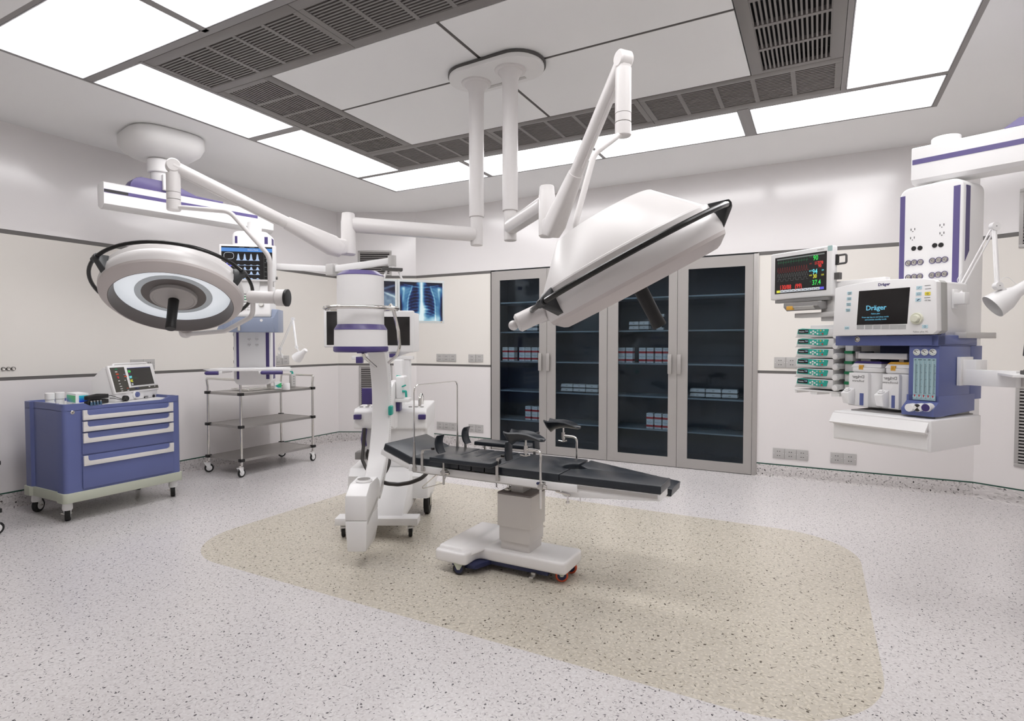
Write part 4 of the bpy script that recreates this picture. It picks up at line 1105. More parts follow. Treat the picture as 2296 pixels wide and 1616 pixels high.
b = MB('chrome'); b.tube([at(814, 790, Yd), at(817, 800, Yd + 0.05), at(826, 808, Yd + 0.12), at(842, 822, Yd + 0.3)], 0.0105, n=12, fil=0.04); b.build('guard_bar', dt)
# C profile
yc, zc, R = -0.50, 0.93, 0.645
def cpt(a, rad): return (yc + rad * math.cos(a), zc + rad * math.sin(a))
ring = []
A0, A1, NN = math.radians(-64), math.radians(46), 44
b = MB('white')
hw = 0.063
rings = []
for i in range(NN + 1):
    a = A0 + (A1 - A0) * i / NN
    yi, zi = cpt(a, R - 0.045); yo, zo = cpt(a, R + 0.030); ym, zm = cpt(a, R - 0.038)
    rings.append([Vector((-hw, yi + 0.007, zi)) if False else Vector((-hw, ym, zm)), Vector((-hw + 0.008, yi, zi)), Vector((hw - 0.008, yi, zi)), Vector((hw, ym, zm)), Vector((hw, yo, zo)), Vector((-hw, yo, zo))])
b.loft(rings); cb = b.build('c_profile', ca, sharp=30)
b = MB('grey_mid')
for i in range(NN * 2):
    a = A0 + (A1 - A0) * (i + 0.25) / (NN * 2); a2 = A0 + (A1 - A0) * (i + 0.75) / (NN * 2)
    p0, p1, q0, q1 = cpt(a, R - 0.015), cpt(a2, R - 0.015), cpt(a, R - 0.007), cpt(a2, R - 0.007)
    b.add([(hw + 0.0006, *p0), (hw + 0.0006, *p1), (hw + 0.0006, *q1), (hw + 0.0006, *q0)], [[0, 1, 2, 3]])
b.build('scale_marks', cb, smooth=False)
b = MB('white'); b.hull([(-0.05, -0.36, z5 + 0.02), (0.05, -0.36, z5 + 0.02), (-0.05, -0.36, z3), (0.05, -0.36, z3), (-hw, -0.02, z5 - 0.02), (hw, -0.02, z5 - 0.02), (-hw, -0.05, z4 + 0.1), (hw, -0.05, z4 + 0.1)], bev=0.008); b.build('detector_bracket', cb)
b = MB('teal'); b.box((hw - 0.004, 0.06, at(885, 930, 0.1).z), (hw + 0.022, 0.13, at(885, 909, 0.1).z), bev=0.009, seg=3); b.build('grip_pad', cb)
# X-ray tube housing
yf, yb = -0.575, -0.285
xl, xr = at(773, 1150, yf).x, at(822, 1150, yf).x
zb, zf, zm, ztp = at(800, 1238, yf).z, at(800, 1112, yf).z, at(800, 1168, yf).z, at(815, 1082, yf + 0.12).z
b = MB('white')
b.hull([(xl, yf, zm), (xr, yf, zm), (xl + 0.002, yf, zf), (xr + 0.0, yf, zf), (xl + 0.006, yf + 0.09, ztp), (xr, yf + 0.09, ztp), (xl, yb, ztp + 0.0), (xr, yb, ztp), (xl, yb, zm), (xr, yb, zm)], bev=0.006)
b.hull([(xl, yf, zm - 0.001), (xr, yf, zm - 0.001), (xl + 0.012, yf + 0.005, zb), (xr - 0.006, yf + 0.005, zb), (xl, yb, zm - 0.001), (xr, yb, zm - 0.001), (xl + 0.01, yb - 0.06, zb), (xr - 0.006, yb - 0.06, zb), (xl, yb, zb + 0.08), (xr, yb, zb + 0.08)], bev=0.006)
tbx = b.build('tube_housing', ca)
b = MB('grey_light'); b.hull([(xr + 0.0005, yf + 0.02, zm - 0.03), (xr + 0.0005, yb - 0.01, zm + 0.05), (xr + 0.0005, yb - 0.01, zm + 0.075), (xr + 0.0005, yf + 0.02, zm - 0.005), (xr - 0.002, yf + 0.02, zm - 0.02), (xr - 0.002, yb - 0.01, zm + 0.06)]); b.build('side_groove', tbx)
b = MB('white'); xc = (xl + xr) / 2; b.lathe([(0.050, 0), (0.052, 0.008), (0.047, 0.012), (0.047, 0.016), (0, 0.016)], (xc + 0.012, yf + 0.15, ztp), n=32); b.cyl((xc + 0.012, yf + 0.15, ztp + 0.016), (xc + 0.012, yf + 0.15, ztp + 0.018), 0.040, m='steel_brushed', n=32); b.build('tube_window', tbx)
b = MB('white'); b.hull([(xl + 0.03, yb - 0.01, zf - 0.12), (xr, yb - 0.01, zf - 0.12), (xl + 0.03, yb - 0.01, ztp), (xr, yb - 0.01, ztp), (-hw, -0.19, 0.36), (hw, -0.19, 0.36), (-hw, -0.22, 0.45), (hw, -0.22, 0.45)], bev=0.006); b.build('tube_bracket', cb)
# wheeled base
b = MB('white')
b.box((at(751, 1170, -0.05).x, -0.06, 0.095), (at(937, 1170, -0.05).x, 0.06, 0.145), bev=0.006)
b.build('front_beam', ca)
wt, wb_ = 0.38, 0.128
xw0, xw1 = -0.17, 0.168
b = MB('white'); b.hull([(xw0, 0.02, 0.10), (xw1, 0.02, 0.10), (xw0, 0.0, wb_ + 0.012), (xw1, 0.0, wb_ + 0.012), (xw0 + 0.01, 0.34, wt), (xw1 + 0.0, 0.34, wt), (xw0, 0.9, wt), (xw1 + 0.01, 0.9, wt), (xw0, 0.9, 0.12), (xw1 + 0.01, 0.9, 0.12)], bev=0.006)
b.build('front_cover', ca)
b = MB('white'); b.prism([(0.40, 0.16), (0.40, 0.33), (0.46, 0.38), (1.02, 0.40), (1.02, 0.20), (0.70, 0.125), (0.55, 0.125)], -0.33, 0.29, 'x', bev=0.014, seg=3); b.build('chassis', ca)
b = MB('white'); b.box((-0.235, 0.50, 0.38), (0.235, 0.98, 0.78), bev=0.012, seg=3)
b.box((0.20, 0.6, 0.38), (0.26, 0.98, 0.80), bev=0.01); b.build('cabinet', ca)
b = MB('white'); b.hull([(x, y, z) for x in (-0.30, 0.268) for y, z in ((0.47, 0.685), (0.47, 0.815), (0.50, 0.842), (0.97, 0.86), (0.97, 0.70), (0.55, 0.67))], bev=0.012, seg=3); cs_ = b.build('console', ca)
b = MB('ink_dark')
for xx in (-0.262, -0.215, -0.168, 0.128, 0.175, 0.22): b.box((xx - 0.013, 0.56, 0.8455), (xx + 0.013, 0.575, 0.850), 'grey_mid')
b.build('console_buttons', cs_, smooth=False)
for px_, s_ in ((805, -1), (948, 1)):
    g = MB('purple_dark'); c = at(px_, 933, 0.5); g.box((c.x - 0.028, 0.44, c.z - 0.019), (c.x + 0.028, 0.56, c.z + 0.019), bev=0.005, seg=2); g.build('hand_grip', cs_, label='dark purple hand grip')
    g = MB('white'); g.hull([(c.x - s_ * 0.012 - 0.004, 0.55, c.z - 0.02), (c.x - s_ * 0.012 + 0.004, 0.55, c.z - 0.02), (c.x - s_ * 0.012 - 0.004, 0.90, c.z - 0.02), (c.x - s_ * 0.012 + 0.004, 0.90, c.z - 0.02), (c.x - s_ * 0.012 - 0.004, 0.90, 0.60), (c.x - s_ * 0.012 + 0.004, 0.90, 0.60), (c.x - s_ * 0.012 - 0.004, 0.55, c.z - 0.04), (c.x - s_ * 0.012 + 0.004, 0.55, c.z - 0.04), (c.x - s_ * 0.012 - 0.004, 0.86, 0.60), (c.x - s_ * 0.012 + 0.004, 0.86, 0.60)]); g.build('grip_bracket', cs_)
for pa in ([at(827, 914, 0.62), at(828, 900, 0.62), at(838, 893, 0.66), at(846, 900, 0.75)], [at(941, 918, 0.62), at(941, 892, 0.62), at(944, 882, 0.66), at(947, 890, 0.72), at(947, 916, 0.76)]):
    g = MB('chrome'); g.tube(pa, 0.0125, n=12, fil=0.03); g.build('push_handle', cs_)
# castors
for px_ in (771, 921):
    xx = at(px_, 1190, 0.0).x; caster(ca, xx, -0.01, 0.043, 0.026, 0.096, 12, 'fork')
for xx in (-0.28, 0.262):
    g = MB('steel'); r_ = 0.085
    for s_ in (-1, 1): g.box((xx + s_ * 0.026 - 0.002, 0.52, 0.07), (xx + s_ * 0.026 + 0.002, 0.60, 0.17), bev=0.001)
    g.cyl((xx - 0.034, 0.56, r_), (xx + 0.034, 0.56, r_), 0.006, m='chrome', n=12)
    kk = g.build('rear_fork', ca); w_ = MB('rubber')
    w_.lathe([(0, -0.02), (r_ * 0.7, -0.02), (r_ * 0.94, -0.021), (r_, -0.014), (r_, 0.014), (r_ * 0.94, 0.021), (r_ * 0.7, 0.02), (0, 0.02)], (xx, 0.56, r_), (1, 0, 0), n=40); w_.build('rear_wheel', kk)
# lifting column, brake handles
b = MB('white'); b.box((-0.01, 0.62, 0.84), (0.055, 0.72, 1.22), bev=0.01, seg=3); b.build('lift_column', ca)
b = MB('white'); b.box((-0.02, 0.36, 0.70), (0.047, 0.60, 1.06), bev=0.008); b.box((0.048, 0.38, 0.93), (0.115, 0.52, 1.10), bev=0.012, seg=3); b.box((0.045, 0.36, 0.905), (0.15, 0.50, 0.93), 'white', bev=0.004)
b.hull([(-0.02, 0.36, 0.70), (0.047, 0.36, 0.70), (-0.02, 0.1, 0.80), (0.03, 0.1, 0.80), (-0.02, 0.1, 0.95), (0.03, 0.1, 0.95), (-0.02, 0.36, 1.06), (0.047, 0.36, 1.06)], bev=0.01); b.build('arm_support', ca)
b = MB('purple_dark'); b.box((0.035, 0.40, 0.83), (0.075, 0.50, 0.905), bev=0.004); b.box((-0.215, 0.40, at(830, 906, 0.42).z), (-0.13, 0.44, at(830, 870, 0.42).z), bev=0.005); b.build('purple_housing', ca)
g = MB('teal'); g.tube([at(889, 843, 0.42), at(900, 845, 0.42), at(905, 850, 0.42), at(906, 858, 0.42)], 0.008, n=10, fil=0.02)
g.build('brake_lever', ca, label='teal brake lever, topmost'); g = MB('teal'); a_ = at(901, 867, 0.36); c_ = at(910, 863, 0.36)
g.tube([a_, c_], 0.006, n=10); g.build('brake_lever', ca, label='small teal lever'); g = MB('teal')
g.tube([at(902, 877, 0.37), at(910, 877, 0.37), at(911, 890, 0.37)], 0.009, n=10, fil=0.004); g.build('brake_lever', ca, label='teal angled lever')
# cables
g = MB('hose'); g.tube([at(817, 960, 0.45), at(815, 1000, 0.40), at(812, 1030, 0.33), at(822, 1052, 0.26), at(832, 1058, 0.2)], 0.013, n=10, fil=0.08); g.tube([at(860, 965, 0.42), at(874, 1035, 0.22), at(868, 1052, 0.2), at(855, 1072, 0.15)], 0.012, n=10, fil=0.1)
g.tube([at(826, 1008, 0.40), at(822, 1020, 0.40), at(828, 1034, 0.40), at(838, 1030, 0.42)], 0.011, n=10, fil=0.05); g.build('cable', ca)
g = MB('hose'); g.tube([at(852, 1078, -0.05), at(868, 1084, -0.10), at(893, 1086, -0.12), at(920, 1082, -0.12), at(945, 1072, -0.08), at(960, 1058, -0.02), at(962, 1040, 0.1)], 0.0135, n=10, fil=0.1); g.build('cable', ca)
g = MB('purple_dark'); g.tube([at(818, 960, 0.48), at(815, 985, 0.46), at(817, 1000, 0.44)], 0.02, n=10, fil=0.03); g.build('cable_boot', ca)
g = MB('grey_mid'); c = at(813, 1020, 0.5); g.box((c.x - 0.05, 0.46, c.z - 0.028), (c.x + 0.04, 0.56, c.z + 0.028), bev=0.004); g.build('foot_pedal_box', ca)
# twin monitors
ym = 0.86
def monitor(l, t, r, bt, sl, st, sr, sb, yaw=0):
    A = at(l, t, ym); B = at(r, bt, ym); c = (A + B) / 2; w, h = abs(B.x - A.x) / 2, abs(A.z - B.z) / 2
    g = MB('white'); g.box((A.x, ym, B.z), (B.x, ym + 0.05, A.z), bev=0.012, seg=3); g.hull([(A.x + 0.03, ym + 0.05, B.z + 0.03), (B.x - 0.03, ym + 0.05, B.z + 0.03), (A.x + 0.03, ym + 0.05, A.z - 0.03), (B.x - 0.03, ym + 0.05, A.z - 0.03), (A.x + 0.07, ym + 0.09, B.z + 0.07), (B.x - 0.07, ym + 0.09, B.z + 0.07), (A.x + 0.07, ym + 0.09, A.z - 0.07), (B.x - 0.07, ym + 0.09, A.z - 0.07)])
    m_ = g.build('monitor', ca); S0, S1 = at(sl, st, ym - 0.002), at(sr, sb, ym - 0.002)
    g = MB('screen_off'); g.box((S0.x, ym - 0.003, S1.z), (S1.x, ym + 0.001, S0.z)); g.build('screen', m_, smooth=False)
    return m_
monitor(725, 692, 842, 779, 732, 698, 832, 773)
monitor(848, 696, 928, 790, 854, 710, 919, 774)
b = MB('white'); B = at(938, 700, ym + 0.01); C_ = at(926, 790, ym); b.hull([(C_.x - 0.01, ym + 0.005, C_.z), (C_.x - 0.01, ym + 0.005, B.z + 0.0), (B.x, ym + 0.05, C_.z + 0.01), (B.x, ym + 0.05, B.z - 0.01), (C_.x - 0.01, ym + 0.06, C_.z), (C_.x - 0.01, ym + 0.06, B.z)], bev=0.004)
b.hull([(at(850, 790, ym).x, ym + 0.01, C_.z + 0.01), (C_.x, ym + 0.01, C_.z + 0.01), (at(856, 797, ym).x, ym + 0.03, at(856, 798, ym).z), (at(895, 797, ym).x, ym + 0.03, at(856, 798, ym).z), (at(850, 790, ym).x, ym + 0.05, C_.z + 0.01), (C_.x, ym + 0.05, C_.z + 0.01)])
b.build('monitor_shroud', ca)
b = MB('white'); za, zb2 = at(880, 812, ym).z, at(880, 804, ym).z
b.box((-0.42, ym + 0.0, at(880, 806, ym).z), (0.10, ym + 0.06, at(880, 798, ym).z), bev=0.006)
b.box((-0.06, ym + 0.01, 0.85), (0.07, ym + 0.10, at(880, 800, ym).z), bev=0.01); b.box((-0.06, ym - 0.03, at(880, 822, ym).z), (at(902, 810, ym).x, ym + 0.06, at(880, 799, ym).z), bev=0.010)
b.build('monitor_mount', ca)
for l, t, r, bt in ((798, 800, 812, 814), (800, 785, 826, 792), (873, 793, 892, 801)):
    g = MB('purple_dark'); A = at(l, t, ym - 0.03); B = at(r, bt, ym - 0.03); g.box((A.x, ym - 0.035, B.z), (B.x, ym + 0.02, A.z), bev=0.003); g.build('mount_grip', ca, label='dark purple grip block')
# ------------------------------------------------------------------ right ceiling pendant and anaesthesia workstation
RP = Frame(0.41, 4.09, 0, -33.5)
def R_(px, py, y): return RP.at(px, py, 'y', y)
pend = thing('ceiling_pendant', 'large white and purple ceiling pendant column at right holding the anaesthesia machine', 'ceiling pendant', RP)
W, Dp = R_(2157, 600, 0).x, 0.235
ztp = R_(2095, 409, 0).z; zbt = R_(2176, 990, 0.12).z
b = MB('white')
prof = [tuple(p)[:2] for p in fillet([(0, zbt, 0), (W, zbt, 0), (W, ztp, 0), (0, ztp, 0)], 0.065, 8, True)]
b.prism(prof, 0, Dp, 'y', bev=0.012, seg=3); b.build('column', pend)
def stripe(M, x0, x1, za, zb, name='purple_stripe', par=None):
    g = MB('purple'); g.box((x0, -0.0015, za), (x1, 0.002, zb)); return g.build(name, par, smooth=False)
sz = R_(2024, 441, 0).z
for a, c in ((2018, 2029), (2137, 2152)):
    g = MB('purple'); x0, x1 = R_(a, 500, 0).x, R_(c, 500, 0).x; g.box((x0, -0.0015, 1.60), (x1, 0.002, sz)); g.build('purple_stripe', pend, smooth=False)
g = MB('purple_dark'); y0 = RP.at(2165, 500, 'x', W).y; y1 = RP.at(2174, 500, 'x', W).y
g.prism([(y0, sz), (y1, sz), (y1, 1.86), (y0, 1.80)], W - 0.001, W + 0.0015, 'x'); g.build('purple_stripe', pend, smooth=False)
def us_socket(px, py, Rf, y, par, ringed=False, s=1.0):
    c = Rf(px, py, y); g = MB('white')
    if ringed:
        g.lathe([(0.019, 0), (0.019, 0.004), (0.017, 0.006), (0, 0.006)], (c.x, y, c.z), (0, -1, 0), n=24); yy = y - 0.0065
        g.box((c.x - 0.014, yy, c.z + 0.004), (c.x + 0.014, yy + 0.001, c.z - 0.008), 'white')
    else: yy = y - 0.001
    for dx in (-0.0075, 0.0075): g.box((c.x + dx * s - 0.0016, yy - 0.0006, c.z - 0.004), (c.x + dx * s + 0.0016, yy + 0.001, c.z + 0.008), 'black')
    g.cyl((c.x, yy - 0.0006, c.z - 0.010), (c.x, yy + 0.001, c.z - 0.010), 0.0025, m='black', n=10)
    g.build('power_socket', par)
for p in ((2047, 515), (2046, 534), (2112, 505), (2112, 523)): us_socket(p[0], p[1], R_, 0, pend, s=1.3)
for p in ((2049, 557), (2063, 556), (2096, 550), (2110, 549)):
    c = R_(p[0], p[1], 0); g = MB('black'); g.cyl((c.x, -0.003, c.z), (c.x, 0.001, c.z), 0.013, n=20); g.build('round_port', pend)
for row in (((2037, 590), (2050, 588.5), (2064, 587.5), (2091, 584.5), (2105, 583), (2119, 581.5)), ((2037, 622), (2050, 620.5), (2063, 619.5), (2090, 617), (2104, 615.5), (2118, 614))):
    for p in row:
        c = R_(p[0], p[1], 0); g = MB('chrome')
        g.lathe([(0.0165, 0), (0.0165, 0.004), (0.0135, 0.004), (0.0130, 0.002), (0.011, 0.002), (0.010, 0.006), (0, 0.006)], (c.x, 0, c.z), (0, -1, 0), n=24)
        g.lathe([(0.0168, 0.001), (0.0168, 0.0043), (0.0140, 0.0043)], (c.x, 0, c.z), (0, -1, 0), 'purple_dark', n=24)
        g.text('C', plane_M((c.x, -0.0063, c.z), (1, 0, 0), (0, 0, 1)), 0.014, 'ink_dark'); g.build('gas_outlet', pend)
# beam overhead
pc = RP.M @ Vector((W / 2 + 0.02, Dp / 2, 0))
BF = Frame(pc.x, pc.y, 0, -20.1)
BL = RP.I @ BF.M
zb0 = BF.at(2046, 404, 'y', -0.09).z; zb1 = BF.at(2040, 336, 'y', -0.09).z; xe = BF.at(2043, 370, 'y', -0.09).x
def hexp(w, z0, z1): return [(-w * 0.62, z0 - 0.02), (w * 0.62, z0 - 0.02), (w, z0 + 0.03), (w, z1 - 0.05), (w * 0.8, z1 + 0.012), (-w * 0.8, z1 + 0.012), (-w, z1 - 0.05), (-w, z0 + 0.03)]
b = MB('white'); b.M = BL; b.prism([(-0.065, zb0 - 0.02), (0.065, zb0 - 0.02), (0.09, zb0 + 0.0), (0.09, zb1), (0.07, zb1 + 0.01), (-0.07, zb1 + 0.01), (-0.09, zb1), (-0.09, zb0)], xe, 1.30, 'x', bev=0.003); bm_ = b.build('beam', pend)
b = MB('purple'); b.M = BL; zs0, zs1 = BF.at(2043, 371, 'y', -0.09).z, BF.at(2043, 360, 'y', -0.09).z; b.box((xe + 0.006, -0.0915, zs0), (1.29, -0.0895, zs1)); b.build('purple_stripe', bm_, smooth=False)
b = MB('purple'); b.M = BL; xp = BF.at(2250, 285, 'y', -0.07).x; b.hull([(xp, y, zb1 + 0.012) for y in (-0.07, 0.07)] + [(xp + 0.06, y, zb1 + 0.055) for y in (-0.065, 0.065)] + [(1.25, y, zb1 + 0.055) for y in (-0.065, 0.065)] + [(1.29, y, zb1 + 0.012) for y in (-0.07, 0.07)]); b.build('top_cover', bm_)
b = MB('white'); b.M = BL; zc_ = BF.at(2105, 312, 'y', 0).z; b.cyl((0, 0, zb1), (0, 0, zc_), 0.070, n=36, bev=0.004); b.build('pivot_cap', pend); b = MB('grey_light'); b.M = BL; b.cyl((0, 0, ztp - 0.01), (0, 0, zb0), 0.066, n=32, m='grey_light'); b.build('pivot', pend)
b = MB('white'); b.M = BL; b.cyl((1.12, 0, zb1 + 0.03), (1.12, 0, ZC - 0.12), 0.09, n=32); b.lathe([(0.12, ZC - 0.13), (0.28, ZC - 0.08), (0.30, ZC - 0.002), (0, ZC - 0.001)], (1.12, 0, 0), n=32); b.build('ceiling_flange', pend)
# utility rail on the column's side
b = MB('grey_light'); cr = R_(2141, 751, -0.20); c2_ = R_(2167, 751, -0.20)
b.box((cr.x, -0.20, R_(2150, 758, -0.20).z), (c2_.x, 0.12, R_(2150, 744.5, -0.20).z), bev=0.002); b.build('side_rail', pend)

# ------------ anaesthesia machine
an = thing('anaesthesia_machine', 'anaesthesia machine with black screen, blue flowmeter tower and two vaporizers, hung on the right pendant', 'anaesthesia machine', RP)
y_f = -0.385
bx0, bx1 = R_(1873, 764, -0.40).x, R_(2107, 764, y_f).x
b = MB('white'); b.box((bx0 + 0.06, -0.33, 1.36), (W + 0.03, -0.002, 1.675), bev=0.012, seg=3); b.build('rear_housing', an)
# blue shelf
zs_t, zs_b = R_(2000, 752, -0.40).z, R_(2000, 775, -0.40).z
b = MB('mach_blue'); b.box((bx0, -0.40, zs_b), (bx1, -0.004, zs_t), bev=0.004)
b.prism([(-0.40, zs_b), (-0.08, zs_b), (-0.08, zs_b + 0.012), (-0.33, zs_b + 0.012), (-0.33, zs_t + 0.060), (-0.352, zs_t + 0.045), (-0.372, zs_t), (-0.40, zs_t)], bx1 - 0.03, bx1, 'x', bev=0.003)
b.build('shelf', an)
b = MB('chrome'); c = R_(1923, 760.5, -0.40); b.lathe([(0.015, 0), (0.015, 0.004), (0.012, 0.006), (0.010, 0.004), (0.006, 0.008), (0, 0.008)], (c.x, -0.40, c.z), (0, -1, 0), n=24); b.lathe([(0.0118, 0.0062), (0.0100, 0.0045)], (c.x, -0.4002, c.z), (0, -1, 0), 'black', n=24); b.build('key_switch', an)
# control panel
yp = -0.445
TL, TR_, BR, BL_ = R_(1872, 646, yp), R_(2100, 626, yp), R_(2101, 749, yp), R_(1867, 752.5, yp)
top = [R_(1872 + (2101 - 1872) * t, 646 - 20 * t - 9.0 * math.sin(PI * t) ** 0.8, yp) for t in (0, 0.1, 0.25, 0.4, 0.55, 0.7, 0.85, 1.0)]
poly = [(BL_.x, BL_.z), (BR.x - 0.02, BR.z), (BR.x, BR.z + 0.018), (TR_.x, TR_.z - 0.012), (TR_.x - 0.012, TR_.z)] + [(p.x, p.z) for p in top[::-1][1:-1]] + [(TL.x + 0.004, TL.z), (TL.x, TL.z - 0.008)]
mat('grey_speckle', (176, 175, 172), 0.6, bump=0.5, bscale=500)
b = MB('white'); b.prism(poly, yp, yp + 0.045, 'y', bev=0.004); pn = b.build('control_panel', an)
b = MB('grey_speckle'); b.prism([(p[0] * 0.999 + 0.0, p[1]) for p in poly], yp + 0.045, yp + 0.105, 'y', bev=0.004); b.build('panel_back', pn)
FPn = lambda px, py, d=0.0008: plane_M(R_(px, py, yp - d), (1, 0, 0), (0, 0, 1))
def pquad(b, pts, m, d=0.001): b.add([R_(p[0], p[1], yp - d) for p in pts], [[0, 1, 2, 3]], m)
b = MB('g_black'); pquad(b, [(1920.7, 728.4), (2034, 725.7), (2040.5, 643.7), (1926, 652.5)], 'screen_off', 0.0012)
b.text('Dräger', FPn(1964, 690, 0.0016), 0.037, 'g_logo', bold=0.0006); b.text('Fabius plus', FPn(1963, 703, 0.0016), 0.0105, 'g_logo')
b.text('Press any key to end sleep mode', FPn(1962, 710.5, 0.0016), 0.0105, 'g_logo'); b.text('and activate standby mode', FPn(1963, 716, 0.0016), 0.0105, 'g_logo')
b.build('screen', pn, smooth=False)
b = MB('grey_light'); mat('key_blue', (190, 220, 230), 0.5); mat('key_grey', (176, 176, 176), 0.5); mat('key_yellow', (236, 218, 70), 0.5)
def key(px, py, m, w=0.026, h=0.017, nm='key'):
    g = MB(m); g.M = FPn(px, py, 0.0005); g.box((-w / 2, -h / 2, 0), (w / 2, h / 2, 0.0012), m, bev=0.0005, seg=1); g.build(nm, pn)
for i in range(6): key(1929.2 + i * 18.7 - 0.5 * i * 0.2, 733.3 - i * 0.1, 'key_grey', 0.0395, 0.0225, 'soft_key')
for p in ((1905, 657), (1904, 669.5), (1903, 682), (1901.5, 695), (1899, 735), (2061, 645), (2060, 658.5), (2059, 672), (2074, 732)): key(p[0], p[1], 'key_blue')
key(2080, 658, 'key_yellow')
for p, t in (((1905, 656), 'Manual'), ((1905, 659), 'spont.'), ((1904, 668), 'Volume'), ((1904, 671), 'control'), ((1903, 680.5), 'Pressure'), ((1903, 683.5), 'control'), ((1901.5, 693.5), 'Pressure'), ((1901.5, 696.5), 'support'), ((1899, 735), 'Standby'), ((2080, 673), 'O2 Vac')):
    b.text(t, FPn(p[0], p[1], 0.0022), 0.0062 if t != 'O2 Vac' else 0.009, 'ink_dark')
for p in ((2080, 640), (2081, 647), (2079, 667)): b.M = FPn(p[0], p[1], 0.0005); b.box((-0.013, -0.001, 0), (0.013, 0.001, 0.0008), 'ink_dark'); b.M = Matrix.Identity(4)
for p, rr_ in (((2074, 732), 0.005), ((2080, 658), 0.0045)): b.M = FPn(p[0], p[1], 0.002); b.lathe([(rr_, 0), (rr_, 0.0005), (rr_ - 0.0014, 0.0005)], (0, 0, 0), n=20, m='ink'); b.M = Matrix.Identity(4)
b.line([(-0.005, -0.004), (0, 0), (0.005, 0.004)], 0.0015, FPn(2061, 645, 0.002), 'ink'); b.line([(-0.006, -0.004), (0.006, -0.004), (0.006, 0.004), (-0.006, 0.004), (-0.006, -0.004)], 0.0012, FPn(2060, 658.5, 0.002), 'ink'); b.line([(-0.006, -0.003), (0.006, 0.003)], 0.004, FPn(2059, 672, 0.002), 'ink')
b.build('key_markings', pn, smooth=False)
b = MB('purple'); b.text('Dräger', FPn(1982, 637.5, 0.0004), 0.021, 'g_navy' if False else 'purple_dark', bold=0.0006); b.text('Fabius plus XL', FPn(2064, 743.5, 0.0004), 0.012, 'ink_grey'); b.build('lettering', pn, smooth=False)
b = MB('white'); c = R_(2056, 714, yp); mat('knob_cream', (222, 222, 204), 0.4); b.lathe([(0.030, 0), (0.030, 0.006), (0.027, 0.012), (0.026, 0.012), (0.020, 0.010), (0.018, 0.024), (0.016, 0.027), (0, 0.027)], (c.x, yp, c.z), (0, -1, 0), 'knob_cream', n=40); b.build('rotary_knob', pn)
# blue tower
zt0, zt1 = R_(2107, 777, y_f).z, R_(2100, 936, y_f).z
tx0 = R_(2038, 790, y_f).x
b = MB('mach_blue')
b.box((tx0, y_f, zt1 + 0.07), (bx1, -0.02, zs_b - 0.0005), bev=0.004)
zl0, zl1 = R_(2100, 936, -0.43).z, R_(2104, 902, y_f).z
b.prism([(y_f, zl1), (-0.435, zl0 + 0.035), (-0.43, zl0), (-0.36, zl0 - 0.004), (-0.02, zl0 + 0.012), (-0.02, zl1 + 0.03), (y_f, zl1 + 0.03)], tx0 - 0.008, bx1 + 0.002, 'x', bev=0.003)
tw = b.build('flowmeter_tower', an)
b = MB('mach_blue'); b.box((bx1 - 0.02, -0.07, zl1 - 0.0), (bx1 + 0.001, 0.05, zs_b), bev=0.002); b.build('tower_wing', an)
mat('dial', (236, 238, 234), 0.4)
for px_ in (2056, 2074, 2092):
    c = R_(px_, 789.5, y_f); g = MB('dial'); g.lathe([(0.0165, 0), (0.0165, 0.004), (0.015, 0.0055), (0, 0.005)], (c.x, y_f, c.z), (0, -1, 0), n=28)
    g.line([(-0.009, 0.008), (0.003, -0.003)], 0.003, plane_M((c.x, y_f - 0.0065, c.z), (1, 0, 0), (0, 0, 1)), 'ink_dark'); g.line([(0.006 * math.cos(t) * 1.9, 0.011 * math.sin(t)) for t in [PI * (1.1 + 0.8 * k / 8) for k in range(9)]], 0.0012, plane_M((c.x, y_f - 0.0065, c.z), (1, 0, 0), (0, 0, 1)), 'green')
    g.line([(0.011 * math.cos(t), 0.011 * math.sin(t)) for t in [PI * (0.2 + 0.7 * k / 8) for k in range(9)]], 0.002, plane_M((c.x, y_f - 0.0064, c.z), (1, 0, 0), (0, 0, 1)), 'ink_dark')
    g.build('pressure_gauge', tw)
mat('flow_glass', (160, 190, 198), 0.12, spec=0.6); mat('tube_pale', (176, 202, 208), 0.2)
q = [R_(2047, 895, y_f), R_(2097.5, 899, y_f), R_(2099.5, 803, y_f), R_(2048.5, 803, y_f)]
x0_, x1_ = (q[0].x + q[3].x) / 2, (q[1].x + q[2].x) / 2; za_, zb_ = (q[0].z + q[1].z) / 2, (q[2].z + q[3].z) / 2
g = MB('flow_glass'); g.box((x0_, y_f - 0.002, za_), (x1_, y_f + 0.001, zb_), bev=0.0005, seg=1); fg = g.build('flow_display', tw)
g = MB('ink_dark'); n = 5; Wd = x1_ - x0_
for k in range(n):
    cx = x0_ + Wd * (k + 0.5) / n
    g.cyl((cx - 0.004, y_f - 0.003, za_ + 0.03), (cx - 0.004, y_f - 0.003, zb_ - 0.014), 0.0032, m='tube_pale', n=8)
    for j in range(22):
        z = za_ + 0.036 + j * (zb_ - za_ - 0.062) / 22; w_ = 0.005 if j % 5 else 0.008
        g.box((cx + 0.001, y_f - 0.0032, z), (cx + 0.001 + w_, y_f - 0.0022, z + 0.0018), 'ink_dark')
    g.cyl((cx, y_f - 0.0045, za_ + 0.017), (cx, y_f - 0.002, za_ + 0.017), 0.010, m='tube_pale', n=18); g.hull([(cx - 0.004, y_f - 0.006, za_ + 0.026), (cx + 0.004, y_f - 0.006, za_ + 0.026), (cx, y_f - 0.006, za_ + 0.014), (cx - 0.004, y_f - 0.003, za_ + 0.026), (cx + 0.004, y_f - 0.003, za_ + 0.026), (cx, y_f - 0.003, za_ + 0.014)], 'red')
    g.text(['Air', 'N2O', 'O2', 'O2', 'Air'][k], plane_M((cx, y_f - 0.0026, zb_ - 0.008), (1, 0, 0), (0, 0, 1)), 0.0085, 'ink_dark')
